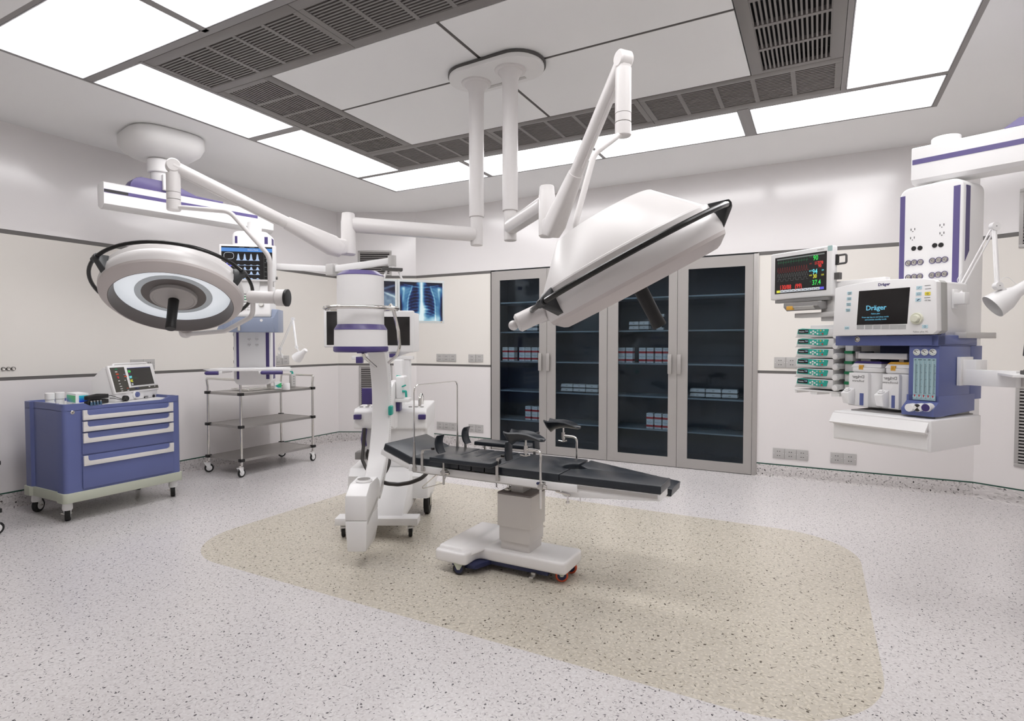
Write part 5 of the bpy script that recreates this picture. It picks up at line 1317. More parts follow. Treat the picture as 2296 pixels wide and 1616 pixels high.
g.build('flow_tubes', fg, smooth=False)
for px_, mm in ((2046, 'white'), (2065, 'checker'), (2083.5, 'purple_dark')):
    c = R_(px_, 913, -0.42); g = MB('white'); g.cyl((c.x, -0.41, c.z), (c.x, -0.455, c.z), 0.0215, 0.0205, n=32, bev=0.002)
    if mm == 'purple_dark': g.cyl((c.x, -0.455, c.z), (c.x, -0.456, c.z), 0.019, m='purple_dark', n=32)
    if mm == 'checker':
        for a in (0, PI): g.add([(c.x, -0.4562, c.z)] + [(c.x + 0.019 * math.sin(a + t), -0.4562, c.z + 0.019 * math.cos(a + t)) for t in (-0.78, -0.4, 0, 0.4, 0.78)], [[0, 1, 2, 3, 4, 5]], 'ink_dark')
    g.build('flow_knob', tw)
# inner back, vaporizer bar
b = MB('navy'); b.box((bx0 + 0.14, -0.20, zt1 + 0.12), (tx0 + 0.01, -0.02, zs_b - 0.0005), 'navy', bev=0.002); b.box((bx0 + 0.02, -0.10, zt1 + 0.02), (tx0 + 0.01, -0.02, zt1 + 0.13), 'grey_light', bev=0.002); b.box((bx0 + 0.01, -0.16, zs_b - 0.16), (bx0 + 0.14, -0.02, zs_b - 0.001), 'grey_light', bev=0.003); b.build('inner_panel', an)
b = MB('white'); zr0 = R_(1990, 799, -0.30).z; b.box((R_(1926, 799, -0.30).x, -0.31, zr0 - 0.016), (R_(2036, 799, -0.30).x, -0.29, zr0 + 0.018), bev=0.004); b.box((R_(1918, 799, -0.30).x, -0.30, zr0 - 0.016), (R_(1928, 799, -0.30).x, -0.15, zr0 + 0.026), 'grey_light', bev=0.003); b.box((R_(1946, 808, -0.28).x - 0.004, -0.29, zr0 - 0.06), (R_(1946, 808, -0.28).x + 0.02, -0.20, zr0), 'grey_light'); b.box((R_(2020, 808, -0.28).x - 0.004, -0.29, zr0 - 0.06), (R_(2020, 808, -0.28).x + 0.02, -0.20, zr0), 'grey_light'); b.build('vaporizer_bar', an)
def vapor(pl, ptop, pbot, pr, capm, name2, lab, kx=1.0):
    yv = -0.33; A = R_(pl, ptop, yv); B = R_(pr, pbot, yv); x0v, x1v = A.x, B.x; zt_, zb_ = A.z, B.z; H_ = zt_ - zb_
    v = thing('vaporizer', lab, 'vaporizer', RP, 'vaporizers on the anaesthesia machine')
    g = MB('white'); cx = (x0v + x1v) / 2; hw_ = (x1v - x0v) / 2
    g.prism(rrect(x0v, yv, x1v, yv + 0.17, 0.035, 5), zb_, zt_ - 0.062, 'z', bev=0.005)
    g.build('body', v)
    g = MB('white'); g.prism(rrect(x0v - 0.002, yv - 0.004, x1v + 0.003, yv + 0.17, 0.035, 5), zt_ - 0.061, zt_ - 0.034, 'z', bev=0.003)
    g.hull([(x, y, zt_ - 0.034) for x in (x0v + 0.0, x1v + 0.001) for y in (yv, yv + 0.165)] + [(x, y, zt_ - 0.012) for x in (x0v + 0.012, x1v - 0.004) for y in (yv + 0.008, yv + 0.155)], bev=0.004)
    g.build('lid', v)
    g = MB(capm); g.hull([(x, y, zt_ - 0.012) for x in (x0v + 0.010, x1v - 0.003) for y in (yv + 0.006, yv + 0.157)] + [(x, y, zt_) for x in (x0v + 0.022, x1v - 0.012) for y in (yv + 0.02, yv + 0.14)], bev=0.002); g.build('filler_cap', v, label='purple cap' if capm != 'amber' else 'yellow cap')
    g = MB('white'); g.prism([(x0v + 0.004, zb_ + 0.004), (x1v - hw_ * 0.62, zb_ + 0.002), (x1v - hw_ * 0.62, zt_ - 0.075), (x1v - hw_ * 0.68, zt_ - 0.066), (x0v + 0.006, zt_ - 0.066)], yv - 0.028, yv + 0.01, 'y', bev=0.005, seg=3); fp = g.build('front_cover', v)
    M_ = lambda u, w_: plane_M((x0v + (x1v - x0v) * u, yv - 0.0292, zb_ + H_ * w_), (1, 0, 0), (0, 0, 1))
    g = MB('ink_grey'); g.text('Dräger', M_(0.36, 0.66), 0.024, 'ink_grey', mirror=True, bold=0.0004); g.text(name2, M_(0.36, 0.57), 0.017, 'ink_grey', mirror=True); g.build('lettering', fp, smooth=False)
    g = MB('amber'); c = (x0v + (x1v - x0v) * 0.36); g.box((c - 0.012, yv - 0.006, zt_ - 0.047), (c + 0.012, yv + 0.01, zt_ - 0.021), 'amber', bev=0.0005, seg=1); g.line([(0.005 * math.cos(t), 0.004 * math.sin(t)) for t in [2 * PI * k / 10 for k in range(9)]], 0.001, plane_M((c, yv - 0.0064, zt_ - 0.034), (1, 0, 0), (0, 0, 1)), 'ink_dark'); g.build('warning_label', v, label='orange square label', smooth=False)
    g = MB('mach_blue'); g.box((x0v + (x1v - x0v) * 0.42, yv - 0.030, zb_ + 0.010), (x0v + (x1v - x0v) * 0.545, yv - 0.027, zb_ + 0.078)); g.build('level_window', fp, label='blue level window', smooth=False)
    g = MB('white'); xa = x0v - 0.012
    g.hull([(xa + 0.0, yv - 0.075, zb_ + 0.078), (xa + 0.042, yv - 0.075, zb_ + 0.078), (xa + 0.012, yv - 0.03, zb_ + 0.108), (xa + 0.056, yv - 0.03, zb_ + 0.104), (xa + 0.008, yv - 0.065, zb_ + 0.018), (xa + 0.045, yv - 0.065, zb_ + 0.016), (xa + 0.012, yv - 0.03, zb_ + 0.012), (xa + 0.056, yv - 0.03, zb_ + 0.010)], bev=0.003)
    d_ = Vector((0.05, -0.5, 1)).normalized(); p_ = Vector((xa + 0.027, yv - 0.052, zb_ + 0.092)); g.lathe([(0.017, 0), (0.017, 0.006), (0.011, 0.008), (0.010, 0.013), (0, 0.014)], p_, d_, n=24); g.build('filler_block', v)
    return v
zdt = R_(2087, 943, -0.5).z
vapor(1908, 809, 915, 1974, 'purple_dark', 'Isoflurane', 'white vaporizer with purple top, left of the two on the anaesthesia machine')
vapor(1983, 811, 921, 2040, 'amber', 'Sevoflurane', 'white vaporizer with yellow top, right of the two on the anaesthesia machine')
# drawer box
dx0, dx1 = R_(1868, 982, -0.5).x, R_(2087, 1015.6, -0.5).x
dzb, dzt = R_(2087, 1015.6, -0.5).z, R_(2089, 943.5, -0.5).z
b = MB('white'); b.box((dx0, -0.5, dzb), (dx1, -0.003, dzt), bev=0.006, seg=3); db = b.build('drawer_unit', an)
b = MB('white'); e = 0.012
b.prism([(-0.5005, dzt - 0.032), (-0.524, dzt - 0.060), (-0.520, dzt - 0.070), (-0.505, dzt - 0.068), (-0.503, dzb + 0.095), (-0.503, dzb + 0.012), (-0.5005, dzb + 0.012)][::1], dx0 + e, dx1 - e, 'x', bev=0.001)
b.prism([(-0.5005, dzt - 0.010), (-0.535, dzt - 0.058), (-0.530, dzt - 0.064), (-0.5005, dzt - 0.058)], dx0 - 0.004, dx1 - e, 'x', bev=0.0015); b.build('drawer_front', db)
b = MB('grey_mid'); zu = zdt; b.box((dx0 + 0.04, -0.40, dzt - 0.001), (dx1 - 0.03, -0.02, dzt + 0.006), 'grey_mid'); b.build('base_plate', an, smooth=False)
b = MB('grey_light'); b.box((bx0 + 0.10, -0.24, dzt + 0.004), (bx1 - 0.02, -0.02, zl0 + 0.02), 'grey_light', bev=0.003); b.build('plinth', an)
# ------------ keyboard arm on the tower's side
ka = an
X_ = bx1 + 0.002
A = RP.at(2145, 798, 'x', X_); B = RP.at(2163, 866, 'x', X_)
b = MB('white'); b.box((X_, RP.at(2145, 830, 'x', X_).y, RP.at(2145, 864, 'x', X_).z), (X_ + 0.018, RP.at(2173, 830, 'x', X_).y, RP.at(2145, 800, 'x', X_).z), bev=0.002)
yA = RP.at(2149, 830, 'x', X_).y
b.box((X_ + 0.018, yA + 0.005, RP.at(2150, 862, 'x', X_).z), (X_ + 0.075, yA + 0.12, RP.at(2150, 806, 'x', X_).z), bev=0.002); b.build('side_bracket', ka)
b = MB('white'); zc0, zc1 = RP.at(2160, 864, 'x', X_ + 0.04).z, RP.at(2160, 829, 'x', X_ + 0.04).z; b.box((X_ + 0.03, yA, zc0), (X_ + 0.24, yA + 0.055, zc1), bev=0.002); b.box((X_ + 0.20, yA + 0.055, zc0 + 0.004), (X_ + 0.26, yA + 0.15, zc1 - 0.02), 'grey_light', bev=0.002); b.build('swing_arm', ka)
TF_c = R_(2203, 838, yA - 0.02)
b = MB('white'); b.hull([(X_ + 0.17, yA - 0.01, zc1 - 0.020), (X_ + 0.30, yA - 0.20, zc1 - 0.020), (X_ + 0.70, yA - 0.18, zc1 - 0.020), (X_ + 0.70, yA + 0.08, zc1 - 0.020), (X_ + 0.26, yA + 0.08, zc1 - 0.020), (X_ + 0.17, yA - 0.01, zc1 - 0.010), (X_ + 0.30, yA - 0.20, zc1 - 0.010), (X_ + 0.70, yA - 0.18, zc1 - 0.010), (X_ + 0.70, yA + 0.08, zc1 - 0.010), (X_ + 0.26, yA + 0.08, zc1 - 0.010)]); b.build('keyboard_tray', ka)
b = MB('grey_dark'); b.box((X_ + 0.30, yA - 0.13, zc1 - 0.0085), (X_ + 0.66, yA + 0.03, zc1 + 0.010), bev=0.003)
for i in range(14):
    for j in range(5): b.box((X_ + 0.31 + i * 0.0245, yA - 0.12 + j * 0.029, zc1 + 0.010), (X_ + 0.331 + i * 0.0245, yA - 0.097 + j * 0.029, zc1 + 0.014), 'ink_dark')
kb = b.build('keyboard', None, smooth=False); kb.location = RP.loc; kb.rotation_euler = (0, 0, math.radians(RP.deg)); tag(kb, 'dark keyboard on the white tray at the right picture edge', 'keyboard')
# ------------ examination lamp on the column side
def exam_lamp(label, Fr, px_pl, pivot, elbow, drop, head, D0, D1, D2, sc_=1.0, mount=None):
    t = thing('examination_lamp', label, 'lamp', tuple(mount)); O = Vector(mount)
    def w(p, D): return at_depth(p[0], p[1], D) - O
    P1, P2, P3, P4 = w(pivot, D0), w(elbow, D1), w(drop, D2), w(head, D2)
    side = -FW
    g = MB('white'); g.box((-0.0, -0.035 * sc_, -0.045 * sc_), (0.008, 0.035 * sc_, 0.045 * sc_)) if False else None
    g.M = Matrix.Rotation(math.radians(Fr.deg), 4, 'Z'); g.box((0, -0.022 * sc_, -0.05 * sc_), (0.012 * sc_, 0.022 * sc_, 0.05 * sc_), bev=0.003); g.box((0.010 * sc_, -0.026 * sc_, -0.030 * sc_), (0.062 * sc_, 0.026 * sc_, 0.030 * sc_), bev=0.003); g.build('wall_mount', t)
    g = MB('white')
    for p, r in ((P1, 0.023), (P2, 0.023), (P3, 0.020)):
        g.cyl(p - FW * 0.016 * sc_, p + FW * 0.010 * sc_, r * sc_, n=24); g.cyl(p - FW * 0.018 * sc_, p - FW * 0.015 * sc_, 0.003 * sc_, m='grey_mid', n=8)
    g.cyl(P1, Vector((0.04 * sc_ * math.cos(math.radians(Fr.deg)), 0.04 * sc_ * math.sin(math.radians(Fr.deg)), 0.0)), 0.008 * sc_, n=12); g.build('joint', t)
    for (a, c) in ((P1, P2), (P2, P3)):
        d = (c - a).normalized(); n_ = d.cross(FW).normalized(); g = MB('white')
        for s_ in (-1, 1): g.tube([a + n_ * s_ * 0.009 * sc_, c + n_ * s_ * 0.009 * sc_], 0.0045 * sc_, n=8)
        if c is P3: g.tube([a, c], 0.009 * sc_, n=10)
        g.build('arm', t)
    g = MB('white'); g.tube([P1 + UP * 0.02 * sc_, P1 + UP * 0.045 * sc_ - RT * 0.02 * sc_, P1 + RT * 0.01 + UP * 0.09 * sc_], 0.0016 * sc_, n=6, fil=0.02); g.tube([P3 + UP * 0.02 * sc_, P3 + UP * 0.055 * sc_ + RT * 0.05 * sc_, P3 + UP * 0.01 * sc_ + RT * 0.10 * sc_], 0.0016 * sc_, n=6, fil=0.05); g.build('cable', t)
    hd = Vector(RT * (-0.74) - UP * 0.58 + FW * 0.28).normalized(); c0 = P4
    g = MB('white'); L = 0.19 * sc_
    g.lathe([(0, -0.095 * sc_), (0.024 * sc_, -0.095 * sc_), (0.028 * sc_, -0.088 * sc_), (0.032 * sc_, -0.03 * sc_), (0.058 * sc_, 0.03 * sc_), (0.066 * sc_, 0.095 * sc_), (0.0635 * sc_, 0.095 * sc_), (0.055 * sc_, 0.03 * sc_), (0.02 * sc_, 0.0)], c0, hd, n=32); g.build('lamp_shade', t)
    g = MB('white'); g.tube([P3, P3 + (c0 - P3) * 0.45 - FW * 0.01, c0 + (P3 - c0).normalized() * 0.03 * sc_], 0.009 * sc_, n=10); g.build('head_link', t)
    return t
m0 = RP.M @ Vector((W + 0.03, RP.at(2138, 670, 'x', W + 0.03).y, RP.at(2139, 670, 'x', W + 0.03).z))
exam_lamp('white jointed examination lamp on the side of the right pendant', RP, None, (2153, 647), (2229, 508), (2236, 641), (2266, 662), 3.10, 3.05, 2.98, 1.0, m0)
# ------------ patient monitor
ym_ = -0.27
pm = thing('patient_monitor', 'wide white patient monitor showing green, red and cyan vital traces', 'monitor', RP)
TL, TR2, BR, BL2 = R_(1728.2, 568.4, ym_), R_(1865.4, 551.3, ym_), R_(1866.3, 665.3, ym_), R_(1726.4, 671.3, ym_)
x0, x1, z0, z1 = (TL.x + BL2.x) / 2, (TR2.x + BR.x) / 2, (BR.z + BL2.z) / 2, (TL.z + TR2.z) / 2
b = MB('white'); b.box((x0, ym_, z0), (x1, ym_ + 0.055, z1), bev=0.01, seg=3); b.box((x0 + 0.04, ym_ + 0.05, z0 + 0.03), (x1 - 0.04, ym_ + 0.09, z1 - 0.03), bev=0.01); b.build('housing', pm)
SA, SB = R_(1737.5, 577, ym_), R_(1853, 655, ym_)
sx0, sx1, sz0, sz1 = R_(1738, 620, ym_).x, R_(1853.5, 610, ym_).x, (R_(1736.5, 658.5, ym_).z + R_(1852.5, 651.5, ym_).z) / 2, (R_(1737.5, 576.8, ym_).z + R_(1854, 564.5, ym_).z) / 2
b = MB('g_black'); b.box((sx0, ym_ - 0.0015, sz0), (sx1, ym_ + 0.002, sz1), 'g_black')
sw, sh = sx1 - sx0, sz1 - sz0
XS = 0.78
def SM(u, v, d=0.002): return plane_M((sx0 + sw * u, ym_ - d, sz0 + sh * v), (1, 0, 0), (0, 0, 1))
M0 = SM(0, 0, 0.0018)
def trace(y, amp, per, fn, m, wd=0.0009, u0=0.05, u1=0.665):
    n = 260; b.line([(sw * (u0 + (u1 - u0) * i / n), sh * y + amp * fn((i / n * per) % 1.0)) for i in range(n + 1)], wd, M0, m, th=0.0004)
ecg = lambda t: (0.15 * math.exp(-((t - 0.2) / 0.05) ** 2) - 0.15 * math.exp(-((t - 0.36) / 0.02) ** 2) + 1.0 * math.exp(-((t - 0.4) / 0.02) ** 2) - 0.5 * math.exp(-((t - 0.45) / 0.02) ** 2) + 0.25 * math.exp(-((t - 0.7) / 0.06) ** 2))
trace(0.84, 0.036, 12, ecg, 'g_dimgreen'); trace(0.60, 0.030, 13, lambda t: math.sin(PI * min(1, t * 1.6)) ** 2 - 0.3 * t, 'g_dimred', 0.0011)
trace(0.46, 0.022, 13, lambda t: math.sin(PI * min(1, t * 1.4)) - 0.3 * t, 'g_grey'); trace(0.34, 0.014, 6, lambda t: 1.0 if 0.2 < t < 0.7 else 0.0, 'g_grey', 0.0009)
b.box((sx0 + sw * 0.04, ym_ - 0.0022, sz0 + sh * 0.925), (sx0 + sw * 0.96, ym_ - 0.001, sz0 + sh * 0.955), 'g_grey')
for i in range(12):
    b.box((sx0 + sw * (0.04 + i * 0.077), ym_ - 0.0022, sz0 + sh * 0.03), (sx0 + sw * (0.04 + i * 0.077 + 0.070), ym_ - 0.001, sz0 + sh * 0.095), 'g_yellow' if i == 0 else ('g_violet' if i == 11 else 'g_white'))
    if 0 < i < 11: b.box((sx0 + sw * (0.052 + i * 0.077), ym_ - 0.0026, sz0 + sh * 0.045), (sx0 + sw * (0.052 + i * 0.077 + 0.045), ym_ - 0.002, sz0 + sh * 0.07), 'g_grey')
tx = lambda s, u, v, z, m, bd=0.0005: b.text(s, SM(u, v), z, m, bold=bd, xs=0.76)
tx('90', 0.80, 0.855, 0.044, 'g_green'); tx('117/78', 0.86, 0.715, 0.027, 'g_red'); tx('90', 0.88, 0.635, 0.027, 'g_red'); tx('94', 0.79, 0.50, 0.044, 'g_cyan'); tx('30', 0.79, 0.38, 0.034, 'g_yellow'); tx('37.4', 0.82, 0.215, 0.044, 'g_green')
tx('130/88', 0.22, 0.165, 0.040, 'g_red'); tx('(99)', 0.48, 0.165, 0.040, 'g_red'); tx('ECG', 0.71, 0.90, 0.012, 'g_dimgreen', 0); tx('ART', 0.71, 0.72, 0.012, 'g_dimred', 0); tx('SpO2', 0.71, 0.535, 0.012, 'g_cyan', 0); tx('120', 0.93, 0.52, 0.013, 'g_cyan', 0); tx('CO2', 0.71, 0.415, 0.012, 'g_yellow', 0); tx('12/5', 0.93, 0.40, 0.014, 'g_yellow', 0); tx('T1', 0.71, 0.25, 0.012, 'g_dimgreen', 0)
b.build('screen', pm, smooth=False)
b = MB('white'); c = R_(1846, 560, ym_); mat('pale_teal', (176, 206, 204), 0.5); b.box((x1 - 0.030, ym_ - 0.0006, z1 - 0.034), (x1 - 0.001, ym_ + 0.001, z1 - 0.002), 'pale_teal'); b.text('monitor', plane_M((x1 - 0.075, ym_ - 0.0006, z1 - 0.016), (1, 0, 0), (0, 0, 1)), 0.014, 'ink_grey'); b.build('badge', pm, smooth=False)
b = MB('grey_mid'); b.box((x0 + 0.03, ym_ + 0.01, z0 - 0.022), (x1 - 0.03, ym_ + 0.05, z0 - 0.001), 'grey_mid', bev=0.002); b.build('lower_tray', pm)
zq = R_(1800, 695, ym_).z
b = MB('grey_mid'); b.prism([(ym_ - 0.045, z0 - 0.030), (ym_ + 0.05, z0 - 0.024), (ym_ + 0.05, zq + 0.004), (ym_ - 0.015, zq - 0.004), (ym_ - 0.048, zq + 0.02)], R_(1762, 685, ym_ - 0.02).x, R_(1840, 685, ym_ - 0.02).x, 'x', bev=0.006, seg=3)
b.prism([(ym_ - 0.052, z0 - 0.058), (ym_ - 0.046, z0 - 0.054), (ym_ - 0.024, zq + 0.006), (ym_ - 0.030, zq + 0.002)], R_(1772, 685, ym_ - 0.03).x, R_(1828, 685, ym_ - 0.03).x, 'x', 'grey_light'); b.build('printer_module', pm)
b = MB('amber'); b.box((R_(1764, 690, ym_ - 0.05).x, ym_ - 0.056, zq + 0.002), (R_(1777, 690, ym_ - 0.05).x, ym_ - 0.030, zq + 0.026), 'amber', bev=0.003); b.build('alarm_lamp', pm, label='amber alarm lamp')
b = MB('black'); hx = R_(1873, 580, ym_ + 0.06).x; hz0, hz1 = R_(1875, 593, ym_ + 0.06).z, R_(1875, 574, ym_ + 0.06).z
b.box((x1 - 0.001, ym_ + 0.03, hz0 - 0.006), (x1 + 0.012, ym_ + 0.05, hz1 + 0.006), 'black'); b.tube([(x1 + 0.008, ym_ + 0.04, hz1), (x1 + 0.062, ym_ + 0.04, hz1), (x1 + 0.062, ym_ + 0.04, hz0), (x1 + 0.008, ym_ + 0.04, hz0)], 0.0065, 'grey_dark', n=10, fil=0.012); b.build('side_handle', pm)
b = MB('grey_dark'); b.box((x1 - 0.001, ym_ + 0.02, R_(1875, 625, ym_).z), (x1 + 0.03, ym_ + 0.05, R_(1875, 610, ym_).z), 'grey_dark'); b.build('side_connector', pm, smooth=False)
b = MB('grey_light'); b.box((R_(1790, 705, ym_ + 0.06).x, ym_ + 0.02, R_(1800, 712, ym_ + 0.03).z), (0.0, ym_ + 0.10, R_(1800, 702, ym_ + 0.03).z), bev=0.003); b.box((x1 - 0.1, ym_ + 0.05, z0 - 0.15), (x1 - 0.02, ym_ + 0.10, z0 + 0.08), 'grey_light', bev=0.003); b.box((x1 - 0.08, ym_ + 0.05, z0 + 0.03), (0.05, ym_ + 0.1, z0 + 0.09), 'white', bev=0.003); b.build('support_arm', pm)
# ------------ syringe pump stack
yq = -0.27
px0, px1 = R_(1783, 800, yq).x, R_(1868, 800, yq).x
pumps = []
def mk_pump(k):
    fr = Frame(*(RP.M @ Vector((0, 0, 0)))[:2], R_(1785, 755 + 22.0 * k, yq).z, RP.deg)
    wl = ['topmost', 'second from the top', 'third from the top', 'fourth from the top', 'fifth from the top', 'lowest'][k]
    p = thing('infusion_pump', 'white and teal syringe pump in the rack, ' + wl + ' of six', 'infusion pump', fr, 'syringe pumps stacked in the rack')
    if pumps:
        for ch in kids(pumps[0]):
            c = ch.copy(); COL.objects.link(c); c.parent = p
            for g in kids(ch): d = g.copy(); COL.objects.link(d); d.parent = c
        return p
    g = MB('white'); w = px1 - px0
    g.hull([(px0, yq + 0.005, 0), (px1, yq + 0.005, 0), (px0, yq + 0.14, 0), (px1, yq + 0.14, 0), (px0 + 0.012, yq + 0.002, 0.052), (px1, yq + 0.002, 0.052), (px0 + 0.012, yq + 0.13, 0.055), (px1, yq + 0.13, 0.055)], bev=0.004)
    g.box((px1 - 0.015, yq + 0.01, -0.008), (px1 + 0.028, yq + 0.13, 0.026), bev=0.008, seg=3); g.box((px0, yq - 0.001, -0.0045), (px1 + 0.02, yq + 0.10, 0.0005), 'grey_light'); g.build('case', p)
    g = MB('teal'); g.prism([(px0 + 0.014, 0.020), (px0 + 0.020, 0.048), (px0 + 0.05, 0.052), (px0 + 0.14, 0.046), (px0 + 0.215, 0.046), (px0 + 0.222, 0.044), (px0 + 0.212, 0.010), (px0 + 0.16, 0.007), (px0 + 0.09, 0.016), (px0 + 0.02, 0.017)], yq - 0.0015, yq + 0.008, 'y', 'teal'); kp = g.build('keypad', p, smooth=False)
    g = MB('g_navy'); sM = plane_M((px0 + 0.058, yq - 0.0022, 0.033), (1, 0, 0), (0, 0, 1)); g.M = sM; g.box((-0.036, -0.012, 0), (0.033, 0.012, 0.0006), 'g_black'); g.M = Matrix.Identity(4)
    g.text('Fresenius', plane_M((px0 + 0.045, yq - 0.003, 0.032), (1, 0, 0), (0, 0, 1)), 0.0095, 'g_white'); g.text('7:45', plane_M((px0 + 0.078, yq - 0.003, 0.035), (1, 0, 0), (0, 0, 1)), 0.011, 'g_lblue'); g.build('display', kp, smooth=False)
    g = MB('white')
    for dx, dz in ((0.108, 0.027), (0.123, 0.034), (0.123, 0.018), (0.137, 0.027), (0.152, 0.018)): g.cyl((px0 + dx, yq - 0.001, dz), (px0 + dx, yq - 0.0035, dz), 0.0058, n=14)
    for dx, dz, mm in ((0.152, 0.037, 'pale_teal'), (0.172, 0.037, 'amber'), (0.192, 0.038, 'pale_teal'), (0.170, 0.018, 'slate_blue'), (0.185, 0.017, 'red')): g.cyl((px0 + dx, yq - 0.001, dz), (px0 + dx, yq - 0.003, dz), 0.005, m=mm, n=14)
    g.build('buttons', kp)
    g = MB('white'); g.cyl((px1 + 0.018, yq + 0.02, 0.004), (px1 + 0.018, yq - 0.012, 0.004), 0.018, n=24, bev=0.003); g.build('plunger_knob', p)
    pumps.append(p); return p
for k in range(6): mk_pump(k)
rk = thing('pump_rack', 'white vertical rack with green clips holding the syringe pumps', 'rack', RP)
zr0_, zr1_ = R_(1800, 880, yq).z, R_(1800, 728, yq).z
b = MB('white'); b.box((px0 + 0.005, yq + 0.142, zr0_ + 0.0), (px1 + 0.10, yq + 0.17, zr1_), bev=0.004); b.box((px1 + 0.036, yq + 0.06, zr0_ + 0.0), (px1 + 0.085, yq + 0.142, zr1_ - 0.09), bev=0.004)
b.box((px0 - 0.002, yq, zr0_ + 0.012), (px1 + 0.03, yq + 0.14, zr0_ + 0.022), bev=0.002)
b.build('spine', rk)
b = MB('white'); b.prism([(px0, zr0_ - 0.004), (px0 + 0.012, zr0_ - 0.004), (px0 + 0.012, zr0_ + 0.010), (px0 + 0.105, zr0_ + 0.010), (px0 + 0.108, zr0_ - 0.006), (px0 + 0.15, zr0_ - 0.006), (px0 + 0.152, zr0_ + 0.010), (px1 - 0.01, zr0_ + 0.010), (px1 - 0.01, zr0_ - 0.010), (px1 + 0.04, zr0_ - 0.006), (px1 + 0.04, zr0_ + 0.012), (px0, zr0_ + 0.012)], yq + 0.004, yq + 0.13, 'y'); b.build('bottom_bracket', rk)
for k in range(4):
    c = R_(1888, 790 + k * 22.8, yq + 0.05); g = MB('green'); g.box((px1 + 0.040, yq + 0.045, c.z - 0.007), (px1 + 0.088, yq + 0.075, c.z + 0.010), bev=0.002); g.box((px1 + 0.086, yq + 0.06, c.z - 0.018), (px1 + 0.10, yq + 0.15, c.z - 0.004), 'grey_dark'); g.build('clip', rk, label='green clip')
b = MB('grey_light'); b.box((px1 + 0.08, yq + 0.10, zr1_ - 0.14), (0.06, yq + 0.16, zr1_ - 0.05), bev=0.003); b.build('cross_arm', rk)
# ------------ monitor at the picture edge
me_ = thing('edge_monitor', 'dark flat monitor cut off by the right picture edge above the keyboard', 'monitor', RP)
c = R_(2293, 768, yA - 0.02)
b = MB('grey_dark'); zt_m, zb_m = R_(2293, 733, yA - 0.02).z, R_(2293, 798, yA - 0.02).z
b.hull([(c.x + 0.0, yA - 0.02, zb_m), (c.x + 0.012, yA - 0.02, zt_m + 0.02), (c.x + 0.34, yA - 0.26, zb_m), (c.x + 0.352, yA - 0.26, zt_m + 0.02), (c.x + 0.0, yA + 0.01, zb_m), (c.x + 0.012, yA + 0.01, zt_m + 0.02), (c.x + 0.34, yA - 0.23, zb_m), (c.x + 0.352, yA - 0.23, zt_m + 0.02)], bev=0.003); b.build('housing', me_)
b = MB('grey_light'); b.cyl((c.x + 0.18, yA - 0.12, zc1 - 0.009), (c.x + 0.18, yA - 0.12, zb_m + 0.01), 0.012, n=16); b.cyl((c.x + 0.18, yA - 0.12, zc1 - 0.0095), (c.x + 0.18, yA - 0.12, zc1 - 0.003), 0.05, n=24); b.build('stand', me_)
# ------------------------------------------------------------------ left ceiling pendant
LP = Frame(-4.768, 3.473, 0, 39)
def L_(px, py, y): return LP.at(px, py, 'y', y)
lp = thing('ceiling_pendant', 'white and purple ceiling pendant column at left, carrying a ventilator, above the steel trolley', 'ceiling pendant', LP)
lW, lD = L_(607, 700, 0).x, 0.21
lzt, lzb = L_(570, 518, 0).z, L_(570, 863, 0).z; lX = L_(521.5, 700, 0).x
b = MB('white'); prof = [tuple(p)[:2] for p in fillet([(lX, lzb, 0), (lW, lzb, 0), (lW, lzt, 0), (lX, lzt, 0)], 0.07, 8, True)]
b.prism(prof, 0, lD, 'y', bev=0.016, seg=3); b.build('column', lp)
for a, c in ((529, 534.5), (595, 602.5)):
    x0, x1 = L_(a, 700, 0).x, L_(c, 700, 0).x
    for za, zb in ((530, 546), (636, 640), (744, 850)):
        g = MB('purple_dark'); g.box((x0, -0.0015, L_(560, zb, 0).z), (x1, 0.002, L_(560, za, 0).z)); g.build('purple_stripe', lp, smooth=False)
y0, y1 = LP.at(611, 700, 'x', lW).y, LP.at(615, 700, 'x', lW).y
for za, zb in ((531, 546), (636, 640), (744, 850)):
    g = MB('purple_dark'); g.box((lW - 0.002, y0, L_(600, zb, 0).z), (lW + 0.0015, y1, L_(600, za, 0).z)); g.build('purple_stripe', lp, smooth=False)
for p in ((559, 760.5), (576.5, 760.5), (559, 773), (576.5, 773)): us_socket(p[0], p[1], L_, 0, lp, ringed=True)
for py in (750, 781, 811):
    c = L_(524, py, 0.05); g = MB('grey_dark'); g.lathe([(0.030, 0), (0.028, 0.012), (0.018, 0.018), (0, 0.018)], (lX + 0.002, 0.08, c.z), (-1, 0, 0), n=24); g.build('side_knob', lp)
# beam
bF = Frame(-5.045, 2.98, 0, 79.0); bL = LP.I @ bF.M
q0, q1 = bF.at(232, 407, 'y', -0.10), bF.at(232, 455, 'y', -0.10)
xb0 = q0.x; xb1 = bF.at(613, 480, 'y', -0.10).x; zt_, zb_ = q0.z, q1.z
b = MB('white'); b.M = bL
b.prism([(-0.06, zb_ - 0.03), (0.0, zb_ - 0.03), (0.05, zb_ + 0.0), (0.06, zt_ - 0.02), (0.05, zt_ + 0.006), (-0.085, zt_ + 0.006), (-0.10, zt_ - 0.002), (-0.10, zb_ + 0.0)], xb0, xb1, 'x', bev=0.003); bm2 = b.build('beam', lp)
sa, sb = bF.at(232, 422, 'y', -0.10).z, bF.at(232, 430, 'y', -0.10).z
b = MB('purple'); b.M = bL; b.box((xb0 + 0.002, -0.1015, sb), (xb1 - 0.16, -0.0995, sa)); b.build('purple_stripe', bm2, smooth=False)
b = MB('ink_dark'); b.M = bL; b.box((xb0 + 0.003, -0.1022, sb + 0.004), (xb0 + 0.17, -0.101, sa - 0.002)); b.build('slot', bm2, smooth=False)
